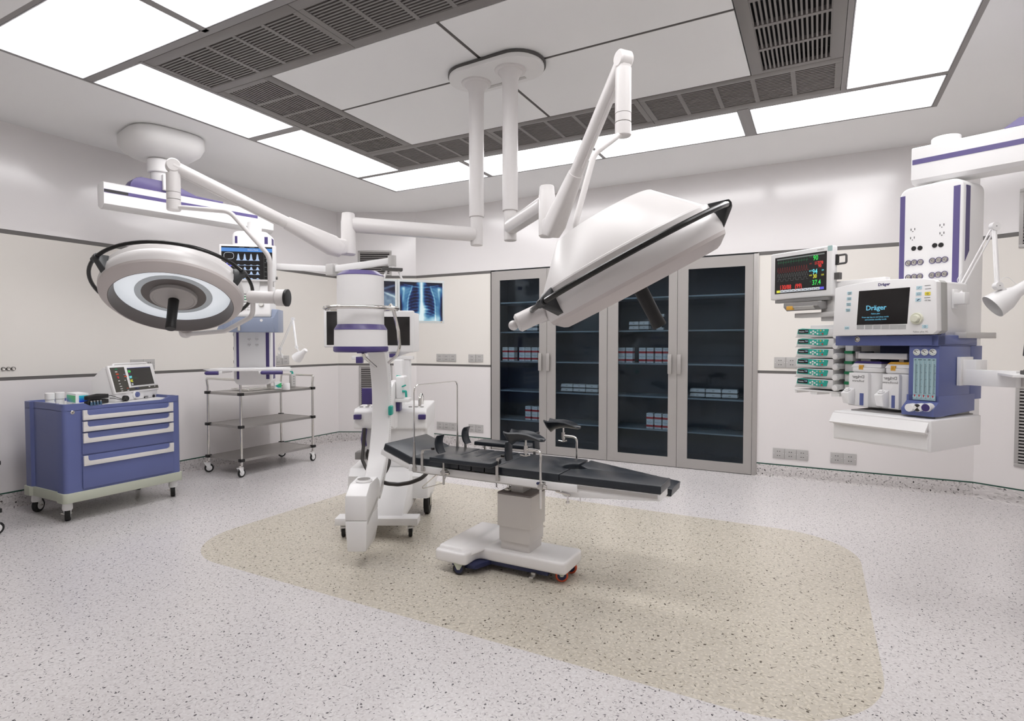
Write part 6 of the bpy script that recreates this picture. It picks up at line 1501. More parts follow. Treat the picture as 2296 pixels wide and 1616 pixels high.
hx0, hx1, hx2 = bF.at(291, 410, 'y', -0.08).x, bF.at(440, 440, 'y', -0.08).x, bF.at(500, 448, 'y', -0.08).x
hz = bF.at(325, 398, 'y', -0.08).z
b = MB('purple'); b.M = bL
pr_ = [(hx0, zt_ + 0.006)] + [(hx0 + 0.10 - 0.10 * math.cos(math.radians(a)), zt_ + 0.006 + (hz - zt_ - 0.006) * math.sin(math.radians(a))) for a in (20, 40, 60, 80)] + [(hx0 + 0.30, hz), (hx1, zt_ + 0.028), (hx2, zt_ + 0.022), (hx2, zt_ + 0.006)]
b.prism(pr_, -0.085, 0.045, 'y', bev=0.004); b.build('top_cover', bm2)
b = MB('white'); b.M = bL
k1, k2, k3, k4 = (bF.at(350, p, 'y', 0).z for p in (358, 388, 392, 420))
b.cyl((0, 0, k2), (0, 0, k1), 0.097, n=40, bev=0.005); b.cyl((0, 0, k4), (0, 0, k2 + 0.001), 0.076, n=36); b.cyl((0, 0, k1), (0, 0, k1 + 0.04), 0.085, m='grey_light', n=36)
b.box((-0.02, -0.115, bF.at(346, 422, 'y', -0.1).z), (0.025, -0.07, k3 - 0.01), bev=0.002); b.build('swivel_shaft', lp)
b = MB('white_matte'); b.M = bL
rings = []
for z, rx, ry, r_ in ((ZC - 0.002, 0.28, 0.31, 5), (ZC - 0.02, 0.295, 0.325, 5), (ZC - 0.085, 0.295, 0.325, 5), (ZC - 0.14, 0.27, 0.29, 5), (ZC - 0.185, 0.21, 0.21, 5), (ZC - 0.205, 0.17, 0.16, 5)):
    rings.append([Vector((0.02 + rx * math.copysign(abs(math.cos(t)) ** 0.6, math.cos(t)), 0.02 + ry * math.copysign(abs(math.sin(t)) ** 0.6, math.sin(t)), z)) for t in [2 * PI * k / 48 for k in range(48)]])
b.loft(rings[::-1]); b.build('ceiling_cover', lp, sharp=50)
cc = LP.M @ Vector((lW / 2, lD / 2, 0)); b = MB('white'); b.cyl((lW / 2, lD / 2, lzt - 0.005), (lW / 2, lD / 2, zb_ + 0.02), 0.062, n=32); b.build('neck', lp)
# instrument shelf with handles
yt = -0.36
zt0, zt1 = L_(560, 826, yt).z, L_(560, 832, yt).z
b = MB('white'); xa, xb = L_(468, 830, yt).x, L_(634, 830, yt).x
b.box((xa, yt, zt1), (xb, -0.004, zt0), bev=0.003); b.box((L_(490, 830, yt).x, yt - 0.002, L_(560, 837, yt).z), (L_(498, 830, yt).x, -0.06, zt1 + 0.002), bev=0.001)
b.box((L_(580, 830, yt).x, yt - 0.002, L_(560, 838, yt).z), (L_(586, 830, yt).x, -0.06, zt1 + 0.002), bev=0.001); b.box((L_(634, 830, yt).x, yt + 0.02, zt1 - 0.004), (L_(650, 830, yt).x, yt + 0.10, zt0 - 0.002), bev=0.003); b.build('tray', lp)
for a, c in ((461, 490), (586, 634)):
    g = MB('purple_dark'); g.tube([(L_(a, 833, yt).x, yt + 0.02, zt1 - 0.014), (L_(a, 833, yt).x + 0.01, yt - 0.004, zt1 - 0.014), (L_(c, 833, yt).x, yt - 0.006, zt1 - 0.014)], 0.0165, n=14, fil=0.01); g.build('tray_grip', lp, label='dark purple rounded grip')
b = MB('white'); b.hull([(L_(453, 830, yt).x, yt + 0.02, zt0 - 0.006), (xa + 0.01, yt, zt0), (xa + 0.01, yt, zt1), (xa + 0.01, yt + 0.06, zt0), (xa + 0.01, yt + 0.06, zt1), (L_(453, 830, yt).x, yt + 0.03, zt0 - 0.010)]); b.build('tray_tip', lp)
# ------------ ventilator hung on the front of the left column
vt = thing('ventilator', 'ventilator with black waveform screen and slate blue shelf on the left pendant, behind the lamp', 'ventilator', LP)
yv = -0.30
b = MB('slate_blue'); z0, z1 = L_(560, 744, yv).z, L_(560, 711, yv).z
b.box((L_(497, 730, yv).x, yv, z0), (L_(612, 730, yv).x, -0.003, z1), bev=0.006)
b.hull([(L_(612, 730, yv).x - 0.02, yv + 0.005, z0), (L_(612, 730, yv).x + 0.03, yv + 0.06, z0), (L_(612, 730, yv).x - 0.02, yv + 0.005, z0 + 0.08), (L_(612, 730, yv).x - 0.02, yv + 0.05, L_(612, 692, yv).z), (L_(612, 730, yv).x + 0.03, yv + 0.08, L_(612, 692, yv).z), (L_(612, 730, yv).x + 0.03, -0.004, z0), (L_(612, 730, yv).x + 0.03, -0.004, L_(612, 692, yv).z), (L_(612, 730, yv).x - 0.02, -0.004, L_(612, 692, yv).z), (L_(612, 730, yv).x - 0.02, -0.004, z0)], bev=0.004)
b.hull([(L_(484, 743, yv).x, yv, z0), (L_(484, 743, yv).x, yv + 0.1, z0), (L_(500, 730, yv).x, yv, z0), (L_(500, 730, yv).x, yv, z1), (L_(500, 730, yv).x, yv + 0.1, z1), (L_(500, 730, yv).x, yv + 0.1, z0), (L_(489, 735, yv).x, yv, L_(489, 735, yv).z)]); b.build('shelf', vt)
b = MB('white'); c = L_(586, 718, yv); b.cyl((c.x, yv, c.z), (c.x, yv - 0.003, c.z), 0.012, n=20); b.build('cap', vt)
b = MB('chrome'); b.tube([L_(536, 728, yv - 0.02), L_(536, 741, yv - 0.02)], 0.014, n=14); b.build('gas_fitting', vt)
b = MB('white'); b.hull([(x, y, z) for (px_, py_, y) in ((520, 711, yv + 0.01), (606, 711, yv + 0.01), (520, 705, yv), (606, 705, yv), (524, 640, yv + 0.06), (606, 640, yv + 0.06)) for x, z in ((L_(px_, py_, y).x, L_(px_, py_, y).z),)] + [(x, -0.06, z) for x in (L_(522, 700, yv).x, L_(606, 700, yv).x) for z in (L_(560, 708, yv).z, L_(560, 638, yv).z)], bev=0.01, seg=3); vb = b.build('body', vt)
# console controls on the sloped front
def VC(px, py): # point on the sloped face
    t = (py - 640) / (705 - 640); return L_(px, py, yv + 0.06 * (1 - t) - 0.002)
vx, vy = (VC(600, 680) - VC(530, 680)), (VC(560, 650) - VC(560, 700))
vM = lambda px, py: plane_M(VC(px, py), vx, vy)
b = MB('grey_mid')
for j, mm in enumerate(('grey_mid', 'green', 'green', 'grey_mid')):
    for i in range(2): b.M = vM(543 + i * 6 + 4, 659 + j * 6); b.box((-0.010, -0.006, 0), (0.010, 0.006, 0.002), mm)
for j in range(3):
    for i in range(3): b.M = vM(548 + i * 9, 683 + j * 5.5); b.box((-0.012, -0.006, 0), (0.012, 0.006, 0.0015), 'grey_light')
for j in range(2): b.M = vM(597, 665 + j * 12); b.box((-0.010, -0.006, 0), (0.010, 0.006, 0.0015), 'grey_light')
b.M = Matrix.Identity(4); b.build('keys', vb, smooth=False)
b = MB('steel'); b.M = vM(586, 683); b.lathe([(0.021, 0), (0.020, 0.012), (0.017, 0.015), (0, 0.015)], (0, 0, 0), m='steel', n=28); b.build('dial_knob', vb)
ys = yv + 0.02
S0, S1 = L_(491, 547, ys), L_(618, 631, ys)
b = MB('white'); b.box((S0.x, ys, S1.z), (S1.x, ys + 0.045, S0.z), bev=0.006, seg=3); b.box((L_(540, 640, ys).x, ys + 0.02, L_(560, 660, ys).z), (L_(580, 640, ys).x, -0.01, L_(560, 600, ys).z), bev=0.005); b.box((L_(520, 700, ys).x, ys + 0.045, L_(560, 640, ys).z), (L_(600, 640, ys).x, -0.002, L_(560, 560, ys).z), 'grey_light', bev=0.005); dsp = b.build('display_unit', vt)
E0, E1 = L_(496, 551, ys - 0.001), L_(611, 627, ys - 0.001)
sx0, sz0 = E0.x, E1.z; sw, sh = E1.x - E0.x, E0.z - E1.z
b = MB('g_black'); b.box((sx0, ys - 0.0015, sz0), (sx0 + sw, ys + 0.002, sz0 + sh), 'g_black')
def VS(u, v, d=0.002): return plane_M((sx0 + sw * u, ys - d, sz0 + sh * v), (1, 0, 0), (0, 0, 1))
b.box((sx0, ys - 0.002, sz0 + sh * 0.84), (sx0 + sw, ys - 0.001, sz0 + sh * 0.955), 'g_blue'); b.text('Demo Mode', VS(0.62, 0.90, 0.0025), 0.017, 'g_white')
for i in range(3): b.box((sx0 + sw * (0.35 + 0.2 * i), ys - 0.002, sz0 + sh * 0.97), (sx0 + sw * (0.45 + 0.2 * i), ys - 0.001, sz0 + sh * 0.985), 'g_grey')
b.line([(0.19 * sw * 0.5 * math.copysign(abs(math.cos(t)) ** 0.7, math.cos(t)) + sw * 0.145, sh * 0.71 + 0.10 * sh * math.copysign(abs(math.sin(t)) ** 0.7, math.sin(t))) for t in [2 * PI * k / 40 for k in range(41)]], 0.003, VS(0, 0), 'g_white')
for t0 in (0.0,): b.line([(sw * 0.07 * math.cos(t) * (1 if k % 2 else 0.6) + sw * 0.16, sh * 0.46 + 0.06 * sh * math.sin(t)) for k, t in enumerate([2 * PI * k / 14 for k in range(15)])], 0.012, VS(0, 0), 'g_violet')
def bumps(v0, h, n=4):
    for i in range(n):
        cx = sw * (0.33 + i * 0.125); w_ = sw * 0.042
        pts = [(cx + w_ * (t - 0.0), sz_) for t, sz_ in ((-1, 0), (-0.55, 0.25), (-0.35, 0.8), (-0.1, 1), (0.15, 1), (0.4, 0.75), (0.6, 0.25), (1, 0))]
        M = VS(0, v0, 0.0022); old = b.M; b.M = M; b.add([(p[0], p[1] * h * sh, 0) for p in pts], [list(range(len(pts)))[::-1]], 'g_lblue'); b.M = old
    b.line([(sw * 0.29, 0), (sw * 0.75, 0)], 0.002, VS(0, v0 - 0.005), 'g_lblue')
bumps(0.58, 0.20); bumps(0.43, 0.02); bumps(0.29, 0.09); bumps(0.15, 0.09); bumps(0.01, 0.03)
for v in (0.66, 0.52, 0.38, 0.24, 0.1): b.line([(sw * 0.845, 0), (sw * 0.89, 0)], 0.0025, VS(0, v), 'g_grey')
b.line([(sw * 0.835, -sh * 0.0), (sw * 0.835, sh * 0.8)], 0.0012, VS(0, 0), 'g_grey'); b.text('1', VS(0.89, 0.57, 0.0025), 0.022, 'g_white'); b.text('1', VS(0.93, 0.26, 0.0025), 0.018, 'g_white')
b.build('screen', dsp, smooth=False)
b = MB('grey_dark'); c = L_(622, 623, ys); b.cyl((S1.x, ys + 0.02, c.z), (S1.x + 0.012, ys + 0.02, c.z), 0.014, n=12); b.build('side_knob', dsp)
# ------------ exam lamp on the left column
m1 = LP.M @ Vector((lW + 0.002, LP.at(623, 798, 'x', lW).y, LP.at(623, 798, 'x', lW).z))
exam_lamp('small white jointed examination lamp on the side of the left pendant, above the trolley', LP, None, (628, 782), (657, 715), (665, 778), (675, 794), 5.35, 5.35, 5.25, 0.72, m1)

# ------------------------------------------------------------------ X-ray displays on a swing arm
mat('frost', (236, 242, 242), 0.35)
def picture(name, parent, M, w, h, nx, ny, fn):
    """lit image built as a grid of coloured cells"""
    vs, fs, cols = [], [], []
    for j in range(ny + 1):
        for i in range(nx + 1):
            u, v = i / nx, j / ny; vs.append(M @ Vector(((u - 0.5) * w, (v - 0.5) * h, 0))); cols.append(fn(u * 2 - 1, v * 2 - 1))
    for j in range(ny):
        for i in range(nx): a = j * (nx + 1) + i; fs.append((a, a + 1, a + nx + 2, a + nx + 1))
    me = bpy.data.meshes.new(name); me.from_pydata([tuple(v) for v in vs], [], fs)
    ca_ = me.color_attributes.new('film', 'FLOAT_COLOR', 'POINT')
    for i, c in enumerate(cols): ca_.data[i].color = (*c, 1)
    if 'film' not in MATS:
        m = bpy.data.materials.new('film'); m.use_nodes = True; nt = m.node_tree; bs_ = nt.nodes['Principled BSDF']
        at_ = nt.nodes.new('ShaderNodeVertexColor'); at_.layer_name = 'film'; bs_.inputs['Base Color'].default_value = (0.01, 0.01, 0.01, 1); bs_.inputs['Roughness'].default_value = 0.25
        nt.links.new(at_.outputs[0], bs_.inputs['Emission Color']); bs_.inputs['Emission Strength'].default_value = 0.9; MATS['film'] = m
    me.materials.append(MATS['film']); o = bpy.data.objects.new(name, me); COL.objects.link(o); o.parent = parent
    return o
def ramp(t):
    st = [(0, (6, 10, 34)), (0.25, (14, 34, 92)), (0.5, (52, 108, 156)), (0.75, (136, 186, 210)), (1, (228, 244, 248))]
    t = max(0, min(1, t))
    for (a, ca_), (c, cb_) in zip(st, st[1:]):
        if t <= c:
            k = (t - a) / (c - a); return s2l(tuple(ca_[i] * (1 - k) + cb_[i] * k for i in range(3)))
    return s2l(st[-1][1])
rng = random.Random(3); NZ = [[rng.random() for _ in range(64)] for _ in range(64)]
def nz(x, y):
    x, y = abs(x) % 63, abs(y) % 63; i, j = int(x), int(y); fx, fy = x - i, y - j; g_ = lambda a, c: NZ[a % 64][c % 64]
    return (g_(i, j) * (1 - fx) + g_(i + 1, j) * fx) * (1 - fy) + (g_(i, j + 1) * (1 - fx) + g_(i + 1, j + 1) * fx) * fy
def sg(x): return 1 / (1 + math.exp(-max(-30, min(30, x))))
def chest(u, v, s=1):
    g_ = lambda x, c, w_: math.exp(-((x - c) / w_) ** 2)
    au = abs(u); t = 0.56 + 0.10 * (nz(u * 7 + 20, v * 7 + 20) - 0.5)
    # lung field: tall dome either side of the spine
    w0 = 0.60 - 0.22 * sg((v - 0.45) * 6) - 0.02 * v
    lung = sg((w0 - au) * 22) * sg((au - 0.13) * 26) * sg((0.88 - 0.9 * (au - 0.3) ** 2 - v) * 14) * sg((v + 0.62 + 0.15 * (u > 0)) * 12)
    t -= 0.52 * lung
    for k in range(10):
        vc = 0.90 - k * 0.165
        y1 = vc - 0.42 * (au - 0.16) + 0.10 * math.sin((au - 0.1) * 4); t += 0.26 * g_(v, y1, 0.026) * (0.25 + 0.75 * lung) * sg((0.70 - au) * 20) * sg((au - 0.10) * 30)
        y2 = vc - 0.30 + 1.1 * (au - 0.35) ** 2; t += 0.10 * g_(v, y2, 0.022) * lung
    t += 0.42 * g_(u, 0.0, 0.075) * (0.85 + 0.3 * (nz(u * 10 + 3, v * 16 + 7) - 0.5)) + 0.12 * g_(u, 0, 0.16)
    t += 0.30 * g_(au, w0 + 0.045, 0.030) * sg((0.80 - v) * 20)
    t += 0.34 * g_(v, 0.74 + 0.22 * (au - 0.2), 0.028) * sg((au - 0.12) * 30) * sg((0.86 - au) * 30)
    t += 0.22 * g_(au, 0.84 - 0.10 * (v - 0.3), 0.045) * sg((0.75 - v) * 12) * sg((v - 0.0) * 12) + 0.30 * math.exp(-((au - 0.86) / 0.07) ** 2 - ((v - 0.66) / 0.10) ** 2)
    t += 0.50 * math.exp(-((u - 0.16) / 0.20) ** 2 - ((v + 0.40) / 0.28) ** 2) + 0.32 * sg(-(v + 0.68 + 0.1 * u) * 14) * (0.7 + 0.5 * nz(u * 6 + 9, v * 5 + 9))
    t += 0.22 * (nz(u * 20 + 31, v * 20 + 31) - 0.5) * lung
    t -= 0.75 * sg((au - 0.90 - 0.05 * nz(2, v * 3 + 9)) * 30) * sg(-(v - 0.25) * 8) + 0.65 * sg((v - 0.80 - 0.5 * g_(u, 0, 0.22)) * 22)
    return ramp(t)
def shoulder(u, v):
    # arm bone and shoulder girdle against the dark background
    t = 0.03 + 0.62 * sg((u - 0.30 + 0.55 * (v + 0.2)) * 9) * sg((0.42 - v) * 10)
    t += 0.42 * math.exp(-((v - 0.55 - 0.35 * (u - 0.3)) / 0.07) ** 2) + 0.40 * math.exp(-((v - 0.52 + 0.45 * (u - 0.3)) / 0.06) ** 2)
    t += 0.16 * (nz(u * 9 + 9, v * 9 + 9) - 0.5)
    c = ramp(t * 0.95); g_ = (c[0] + c[1] + c[2]) / 3; return tuple(0.5 * x + 0.5 * g_ for x in c)
xr_ = thing('xray_display', 'pair of X-ray film displays with a blue chest radiograph, hanging from a swing arm', 'display', tuple(at_depth(892, 668, 5.0)))
O = Vector(xr_.location)
def X(px, py, D): return at_depth(px, py, D) - O
ax_ = Vector((math.cos(math.radians(50)), math.sin(math.radians(50)), 0)); upz = Vector((0, 0, 1))
def onplane(px, py):   # point on the right display's plane
    n = ax_.cross(upz); r = view_ray(px, py); P0 = at_depth(893, 668, 5.0); return CAM + r * ((P0 - CAM).dot(n) / r.dot(n)) - O
c = onplane(945, 676); w_ = (onplane(993, 676) - onplane(898, 676)).length; h_ = (onplane(945, 633) - onplane(945, 719)).length
def disp(cx, w_, h_, c, fn, nm, wide):
    M = plane_M(c, ax_, upz); g = MB('frost'); g.M = M; g.box((-w_ / 2 - 0.018, -h_ / 2 - 0.02, -0.035), (w_ / 2 + 0.018, h_ / 2 + 0.02, -0.001), bev=0.004); g.cyl((w_ / 2 - 0.01, -h_ / 2 - 0.010, -0.001), (w_ / 2 - 0.01, -h_ / 2 - 0.010, 0.001), 0.004, m='amber', n=10)
    f = g.build('film_viewer', xr_); picture('radiograph', f, M @ T(0, 0, 0.0008), w_, h_, 150, 150, fn)
disp(0, w_, h_, c, chest, '', 1); disp(0, w_, h_, c - ax_ * (w_ + 0.042), shoulder, '', 1)
zt_x = onplane(893, 622).z
g = MB('white'); a0_ = onplane(880, 601) ; 
g.tube([onplane(866, 600), onplane(866, 608), onplane(861, 624)], 0.010, n=10, fil=0.02); g.tube([onplane(893, 603), onplane(895, 610), onplane(901, 626)], 0.010, n=10, fil=0.02); g.build('hanger', xr_)
g = MB('grey_dark'); M = plane_M(onplane(879, 604), ax_, upz); g.M = M; g.box((-0.088, -0.013, -0.03), (0.088, 0.013, 0.03), 'grey_dark', bev=0.003); g.build('crossbar', xr_)
g = MB('white'); p1 = onplane(879, 585); g.M = T(*p1); g.cyl((0, 0, -0.045), (0, 0, 0.045), 0.036, m='grey_light', n=4 * 6); g.cyl((0, 0, -0.075), (0, 0, -0.045), 0.03, n=20); g.build('swivel', xr_)
j_ = X(746, 604, 5.15); g = MB('white'); g.M = T(*j_); g.box((-0.045, -0.045, -0.055), (0.045, 0.045, 0.045), 'grey_light', bev=0.006); g.build('elbow', xr_)
def slab(a, b_, h, w_, name):
    g = MB('white'); d = (b_ - a).normalized(); s_ = d.cross(upz).normalized(); g.hull([p + s_ * q * w_ / 2 + upz * r * h / 2 for p in (a, b_) for q in (-1, 1) for r in (-1, 1)], bev=0.004); g.build(name, xr_)
slab(j_ + Vector((0, 0, 0.0)), p1, 0.055, 0.05, 'upper_arm'); slab((LP.M @ Vector((lW - 0.03, 0.10, 0))) * 1.0 - O + Vector((0, 0, (at_depth(622, 592, 5.3)).z)) , j_, 0.055, 0.05, 'lower_arm')

# ------------------------------------------------------------------ defibrillator on the blue cart
ZT = 0.8722
fl_, fr_ = WORLD.at(263, 902, 'z', ZT), WORLD.at(357, 889, 'z', ZT)
dyaw = math.degrees(math.atan2(fr_.y - fl_.y, fr_.x - fl_.x))
DFm = Frame(fl_.x, fl_.y, ZT, dyaw); dw = (fr_ - fl_).length
df = thing('defibrillator', 'white portable defibrillator with small dark screen on the blue cart', 'defibrillator', DFm)
hD = DFm.at(300, 818, 'y', 0.03).z
zmid = DFm.at(300, 879, 'y', 0).z
b = MB('white'); dpth = 0.22
b.hull([(0.0, 0.015, 0.001), (dw, 0.015, 0.001), (0.0, 0.015, zmid), (dw, 0.015, zmid), (0, 0.066, hD - 0.014), (dw, 0.066, hD - 0.014), (0, 0.12, hD - 0.012), (dw, 0.12, hD - 0.012), (0, dpth, hD * 0.62), (dw, dpth, hD * 0.62), (0, dpth, 0.001), (dw, dpth, 0.001)], bev=0.008, seg=2); b.build('housing', df)
# tilted front panel
pM = plane_M((dw / 2, 0.012, zmid + 0.002), (1, 0, 0), (0, 0.26, 1)); ph = (hD - zmid) * 1.03
pw = dw / 2 + 0.012
b = MB('white'); b.M = pM; b.box((-pw, -0.004, -0.018), (pw, ph, 0.006), bev=0.006, seg=3); fpn = b.build('front_panel', df)
b = MB('grey_dark'); b.M = pM; mat('panel_dark', (72, 70, 64), 0.45)
b.box((-pw + 0.012, 0.010, 0.0055), (-pw * 0.36, ph - 0.018, 0.0075), 'panel_dark'); b.box((-pw + 0.012, 0.010, 0.0055), (pw - 0.008, 0.036, 0.0076), 'panel_dark')
kc = lambda u, v, w_, h_, m: b.box((-pw + 2 * pw * u - w_, ph * v - h_, 0.0076), (-pw + 2 * pw * u + w_, ph * v + h_, 0.0095), m, bev=0.0008, seg=1)
for u, v, w_, h_, m in ((0.14, 0.86, 0.014, 0.005, 'green'), (0.13, 0.765, 0.012, 0.0035, 'white'), (0.14, 0.68, 0.015, 0.006, 'orange_red'), (0.29, 0.65, 0.013, 0.003, 'slate_blue'), (0.30, 0.58, 0.015, 0.0055, 'orange_red'), (0.14, 0.44, 0.009, 0.003, 'white'), (0.27, 0.44, 0.006, 0.003, 'white'), (0.33, 0.44, 0.006, 0.003, 'white'), (0.14, 0.33, 0.010, 0.0025, 'white'), (0.15, 0.24, 0.012, 0.0025, 'white'), (0.15, 0.15, 0.013, 0.0025, 'white'), (0.15, 0.07, 0.010, 0.0025, 'white'), (0.28, 0.15, 0.012, 0.0025, 'orange_red'), (0.28, 0.07, 0.011, 0.0025, 'white'), (0.50, 0.11, 0.006, 0.0025, 'white'), (0.48, 0.11, 0.025, 0.007, 'navy'), (0.77, 0.12, 0.010, 0.004, 'white'), (0.90, 0.12, 0.006, 0.003, 'white')): kc(u, v, w_, h_, m)
b.cyl((-pw + 2 * pw * 0.14, ph * 0.56, 0.0076), (-pw + 2 * pw * 0.14, ph * 0.56, 0.0098), 0.0095, m='red', n=20)
b.build('key_panel', fpn, smooth=False)
b = MB('white'); b.M = pM; u0, u1, v0, v1 = -pw * 0.30, pw - 0.014, 0.040, ph - 0.020
b.box((u0, v0, 0.004), (u1, v1, 0.009), bev=0.003); b.build('screen_bezel', fpn)
b = MB('g_black'); b.M = pM; q0, q1, r0, r1 = u0 + 0.010, u1 - 0.036, v0 + 0.010, v1 - 0.008
b.box((q0, r0, 0.0088), (q1, r1, 0.0096), 'g_black'); b.box((q0, r1 - 0.005, 0.0094), (q1, r1, 0.0099), 'g_navy')
b.M = pM @ T(0, 0, 0.0101)
for s_, v, m in (('60', 0.80, 'g_green'), ('98', 0.48, 'g_cyan'), ('20', 0.28, 'g_yellow'), ('12', 0.09, 'g_white')): b.text(s_, T(q0 + 0.019, r0 + (r1 - r0) * v, 0), 0.030 if v > 0.1 else 0.022, m, mirror=True, bold=0.0006)
b.line([(q0 + 0.008, r0 + (r1 - r0) * 0.66), (q0 + 0.026, r0 + (r1 - r0) * 0.665)], 0.0016, Matrix.Identity(4), 'g_purple')
b.line([(q0 + 0.035 + 0.06 * i / 40, r0 + (r1 - r0) * (0.42 + 0.06 * math.sin(i * 0.9))) for i in range(40)], 0.0006, Matrix.Identity(4), 'g_dimgreen')
b.build('screen', fpn, smooth=False)
b = MB('white'); b.tube([(0.05, 0.075, hD - 0.02), (0.055, 0.075, hD + 0.012), (dw - 0.06, 0.075, hD + 0.012), (dw - 0.045, 0.075, hD - 0.02)], 0.008, n=12, fil=0.02); b.build('carry_handle', df)
c = DFm.at(307, 884, 'y', 0.0); b = MB('white'); b.lathe([(0.036, -0.02), (0.034, 0.004), (0.024, 0.006), (0.024, 0.002)], (c.x, 0.004, c.z), (0, -1, 0), n=36); b.lathe([(0.0235, 0.0), (0.022, 0.014), (0.019, 0.016), (0, 0.014)], (c.x, 0.002, c.z), (0, -1, 0), 'cart_blue', n=32); b.build('selector_knob', df, label='round blue selector knob')
c = DFm.at(328, 890, 'y', 0.012); b = MB('black'); b.box((c.x - 0.025, 0.008, c.z - 0.009), (c.x + 0.023, 0.016, c.z + 0.008), 'black', bev=0.004); b.box((c.x - 0.02, 0.006, c.z - 0.004), (c.x + 0.018, 0.010, c.z + 0.003), 'grey_light'); b.build('port', df)
c = DFm.at(344.5, 887.5, 'y', 0.012); b = MB('black'); b.lathe([(0.013, 0), (0.013, 0.006), (0.009, 0.007), (0.008, 0.004), (0, 0.006)], (c.x, 0.014, c.z), (0, -1, 0), n=24); b.build('port', df)
c = DFm.at(282, 893, 'y', 0.0); b = MB('black'); b.lathe([(0.024, -0.016), (0.024, 0.010), (0.020, 0.016), (0, 0.016)], (c.x, 0.0, c.z), (0, -1, 0), n=28); pd_ = DFm.at(243, 890, 'y', -0.03)
b.tube([(c.x, -0.004, c.z), (c.x - 0.045, -0.012, c.z), (c.x - 0.055, -0.015, c.z)], [0.012, 0.009, 0.006], n=12); b.build('connector', df, label='black round cable connector')
b = MB('black'); b.tube([(c.x - 0.05, -0.015, c.z), (c.x - 0.085, -0.03, c.z + 0.004), (pd_.x + 0.02, -0.035, pd_.z + 0.012), (pd_.x - 0.02, -0.04, pd_.z + 0.012)], 0.0028, n=8, fil=0.03); b.tube([(c.x - 0.05, -0.015, c.z), (c.x - 0.07, -0.04, c.z - 0.010), (pd_.x + 0.03, -0.05, pd_.z - 0.012), (pd_.x - 0.01, -0.05, pd_.z - 0.008)], 0.0028, n=8, fil=0.03); b.build('cable', df)
# paddles: two black handles stacked in front of it
for k, (pxa, pya, pxb, pyb) in enumerate(((192, 895, 240, 897.5), (192, 884, 240, 887))):
    yy = 0.055; a = DFm.at(pxa, pya, 'y', yy); c = DFm.at(pxb, pyb, 'y', yy); fr2 = Frame(*(DFm.M @ Vector((a.x, yy, 0)))[:2], 0, dyaw)
    g = MB('black'); L = c.x - a.x; z0 = 0.014 + 0.040 * k
    g.prism(rrect(0, -0.020, L, 0.020, 0.012, 4), -0.0165, 0.0165, 'z', bev=0.007, seg=3); g.tube([(0.01, 0, 0.010), (L * 0.5, 0, 0.017), (L - 0.02, 0, 0.010)], 0.009, n=10)
    o = g.build('defibrillator_paddle'); o.location = DFm.M @ Vector((a.x, yy, z0 + 0.004)); o.rotation_euler = (0, 0, math.radians(dyaw)); tag(o, 'black defibrillator paddle on the blue cart, %s of the stacked pair' % ('lower' if k == 0 else 'upper'), 'paddle', 'defibrillator paddles')
# jars
for px_, w_ in ((112, 'left'), (134.5, 'right')):
    p = WORLD.at(px_, 908 if w_ == 'left' else 906, 'z', ZT); r = 0.031
    g = MB('white'); g.lathe([(0, 0.0), (r - 0.003, 0.0), (r - 0.002, 0.041)], (0, 0, 0), n=32); g.lathe([(r - 0.003, 0.041), (r - 0.003, 0.044)], (0, 0, 0), m='grey_dark', n=32); 
    o = thing('lidded_jar', 'small white lidded jar on the blue cart, %s one of the pair' % w_, 'jar', (p.x, p.y, ZT), 'white jars on the cart'); g.build('body', o)
    g = MB('white'); g.lathe([(r, 0.044), (r, 0.092), (r - 0.004, 0.096), (0, 0.096)], (0, 0, 0), n=32); g.build('lid', o)
# gradient carton
def grad(name, cols, axis_rot):
    m = bpy.data.materials.new(name); m.use_nodes = True; nt = m.node_tree; bs_ = nt.nodes['Principled BSDF']; bs_.inputs['Roughness'].default_value = 0.35
    tc = nt.nodes.new('ShaderNodeTexCoord'); mp = nt.nodes.new('ShaderNodeMapping'); mp.inputs['Rotation'].default_value = axis_rot; gr = nt.nodes.new('ShaderNodeTexGradient'); cr_ = nt.nodes.new('ShaderNodeValToRGB')
    nt.links.new(tc.outputs['Generated'], mp.inputs[0]); nt.links.new(mp.outputs[0], gr.inputs[0]); nt.links.new(gr.outputs['Fac'], cr_.inputs[0]); nt.links.new(cr_.outputs[0], bs_.inputs['Base Color'])
    e = cr_.color_ramp.elements; e[0].color = s2l(cols[0]) + (1,); e[0].position = 0.1; e[1].color = s2l(cols[-1]) + (1,); e[1].position = 0.9
    x = cr_.color_ramp.elements.new(0.5); x.color = s2l(cols[1]) + (1,); MATS[name] = m
grad('grad_a', ((50, 80, 190), (50, 180, 170), (70, 200, 120)), (0, math.radians(45), 0)); grad('grad_b', ((50, 70, 220), (40, 140, 215), (60, 200, 215)), (0, math.radians(90), 0))
A, B_, C_ = WORLD.at(149, 906, 'z', ZT), WORLD.at(170, 909.5, 'z', ZT), WORLD.at(190.5, 906, 'z', ZT)
yw = math.degrees(math.atan2(B_.y - A.y, B_.x - A.x)); bw = (B_ - A).length; hgt = 0.092
cf2 = Frame(A.x, A.y, ZT, yw); bd = min(0.09, abs((cf2.I @ C_).y) + 0.0)
co_ = thing('medicine_carton', 'small white carton with blue green gradient panels on the blue cart', 'carton', cf2)
g = MB('carton_white'); g.box((0, 0, 0.0005), (bw, bd, hgt), bev=0.001, seg=1); g.build('carton', co_)
g = MB('grad_a'); g.box((bw * 0.06, -0.0008, hgt * 0.25), (bw * 0.97, 0.0004, hgt * 0.83)); g.build('front_print', co_, smooth=False)
g = MB('grad_b'); g.box((bw - 0.0004, bd * 0.25, hgt * 0.25), (bw + 0.0008, bd * 0.97, hgt * 0.83)); g.build('side_print', co_, smooth=False)
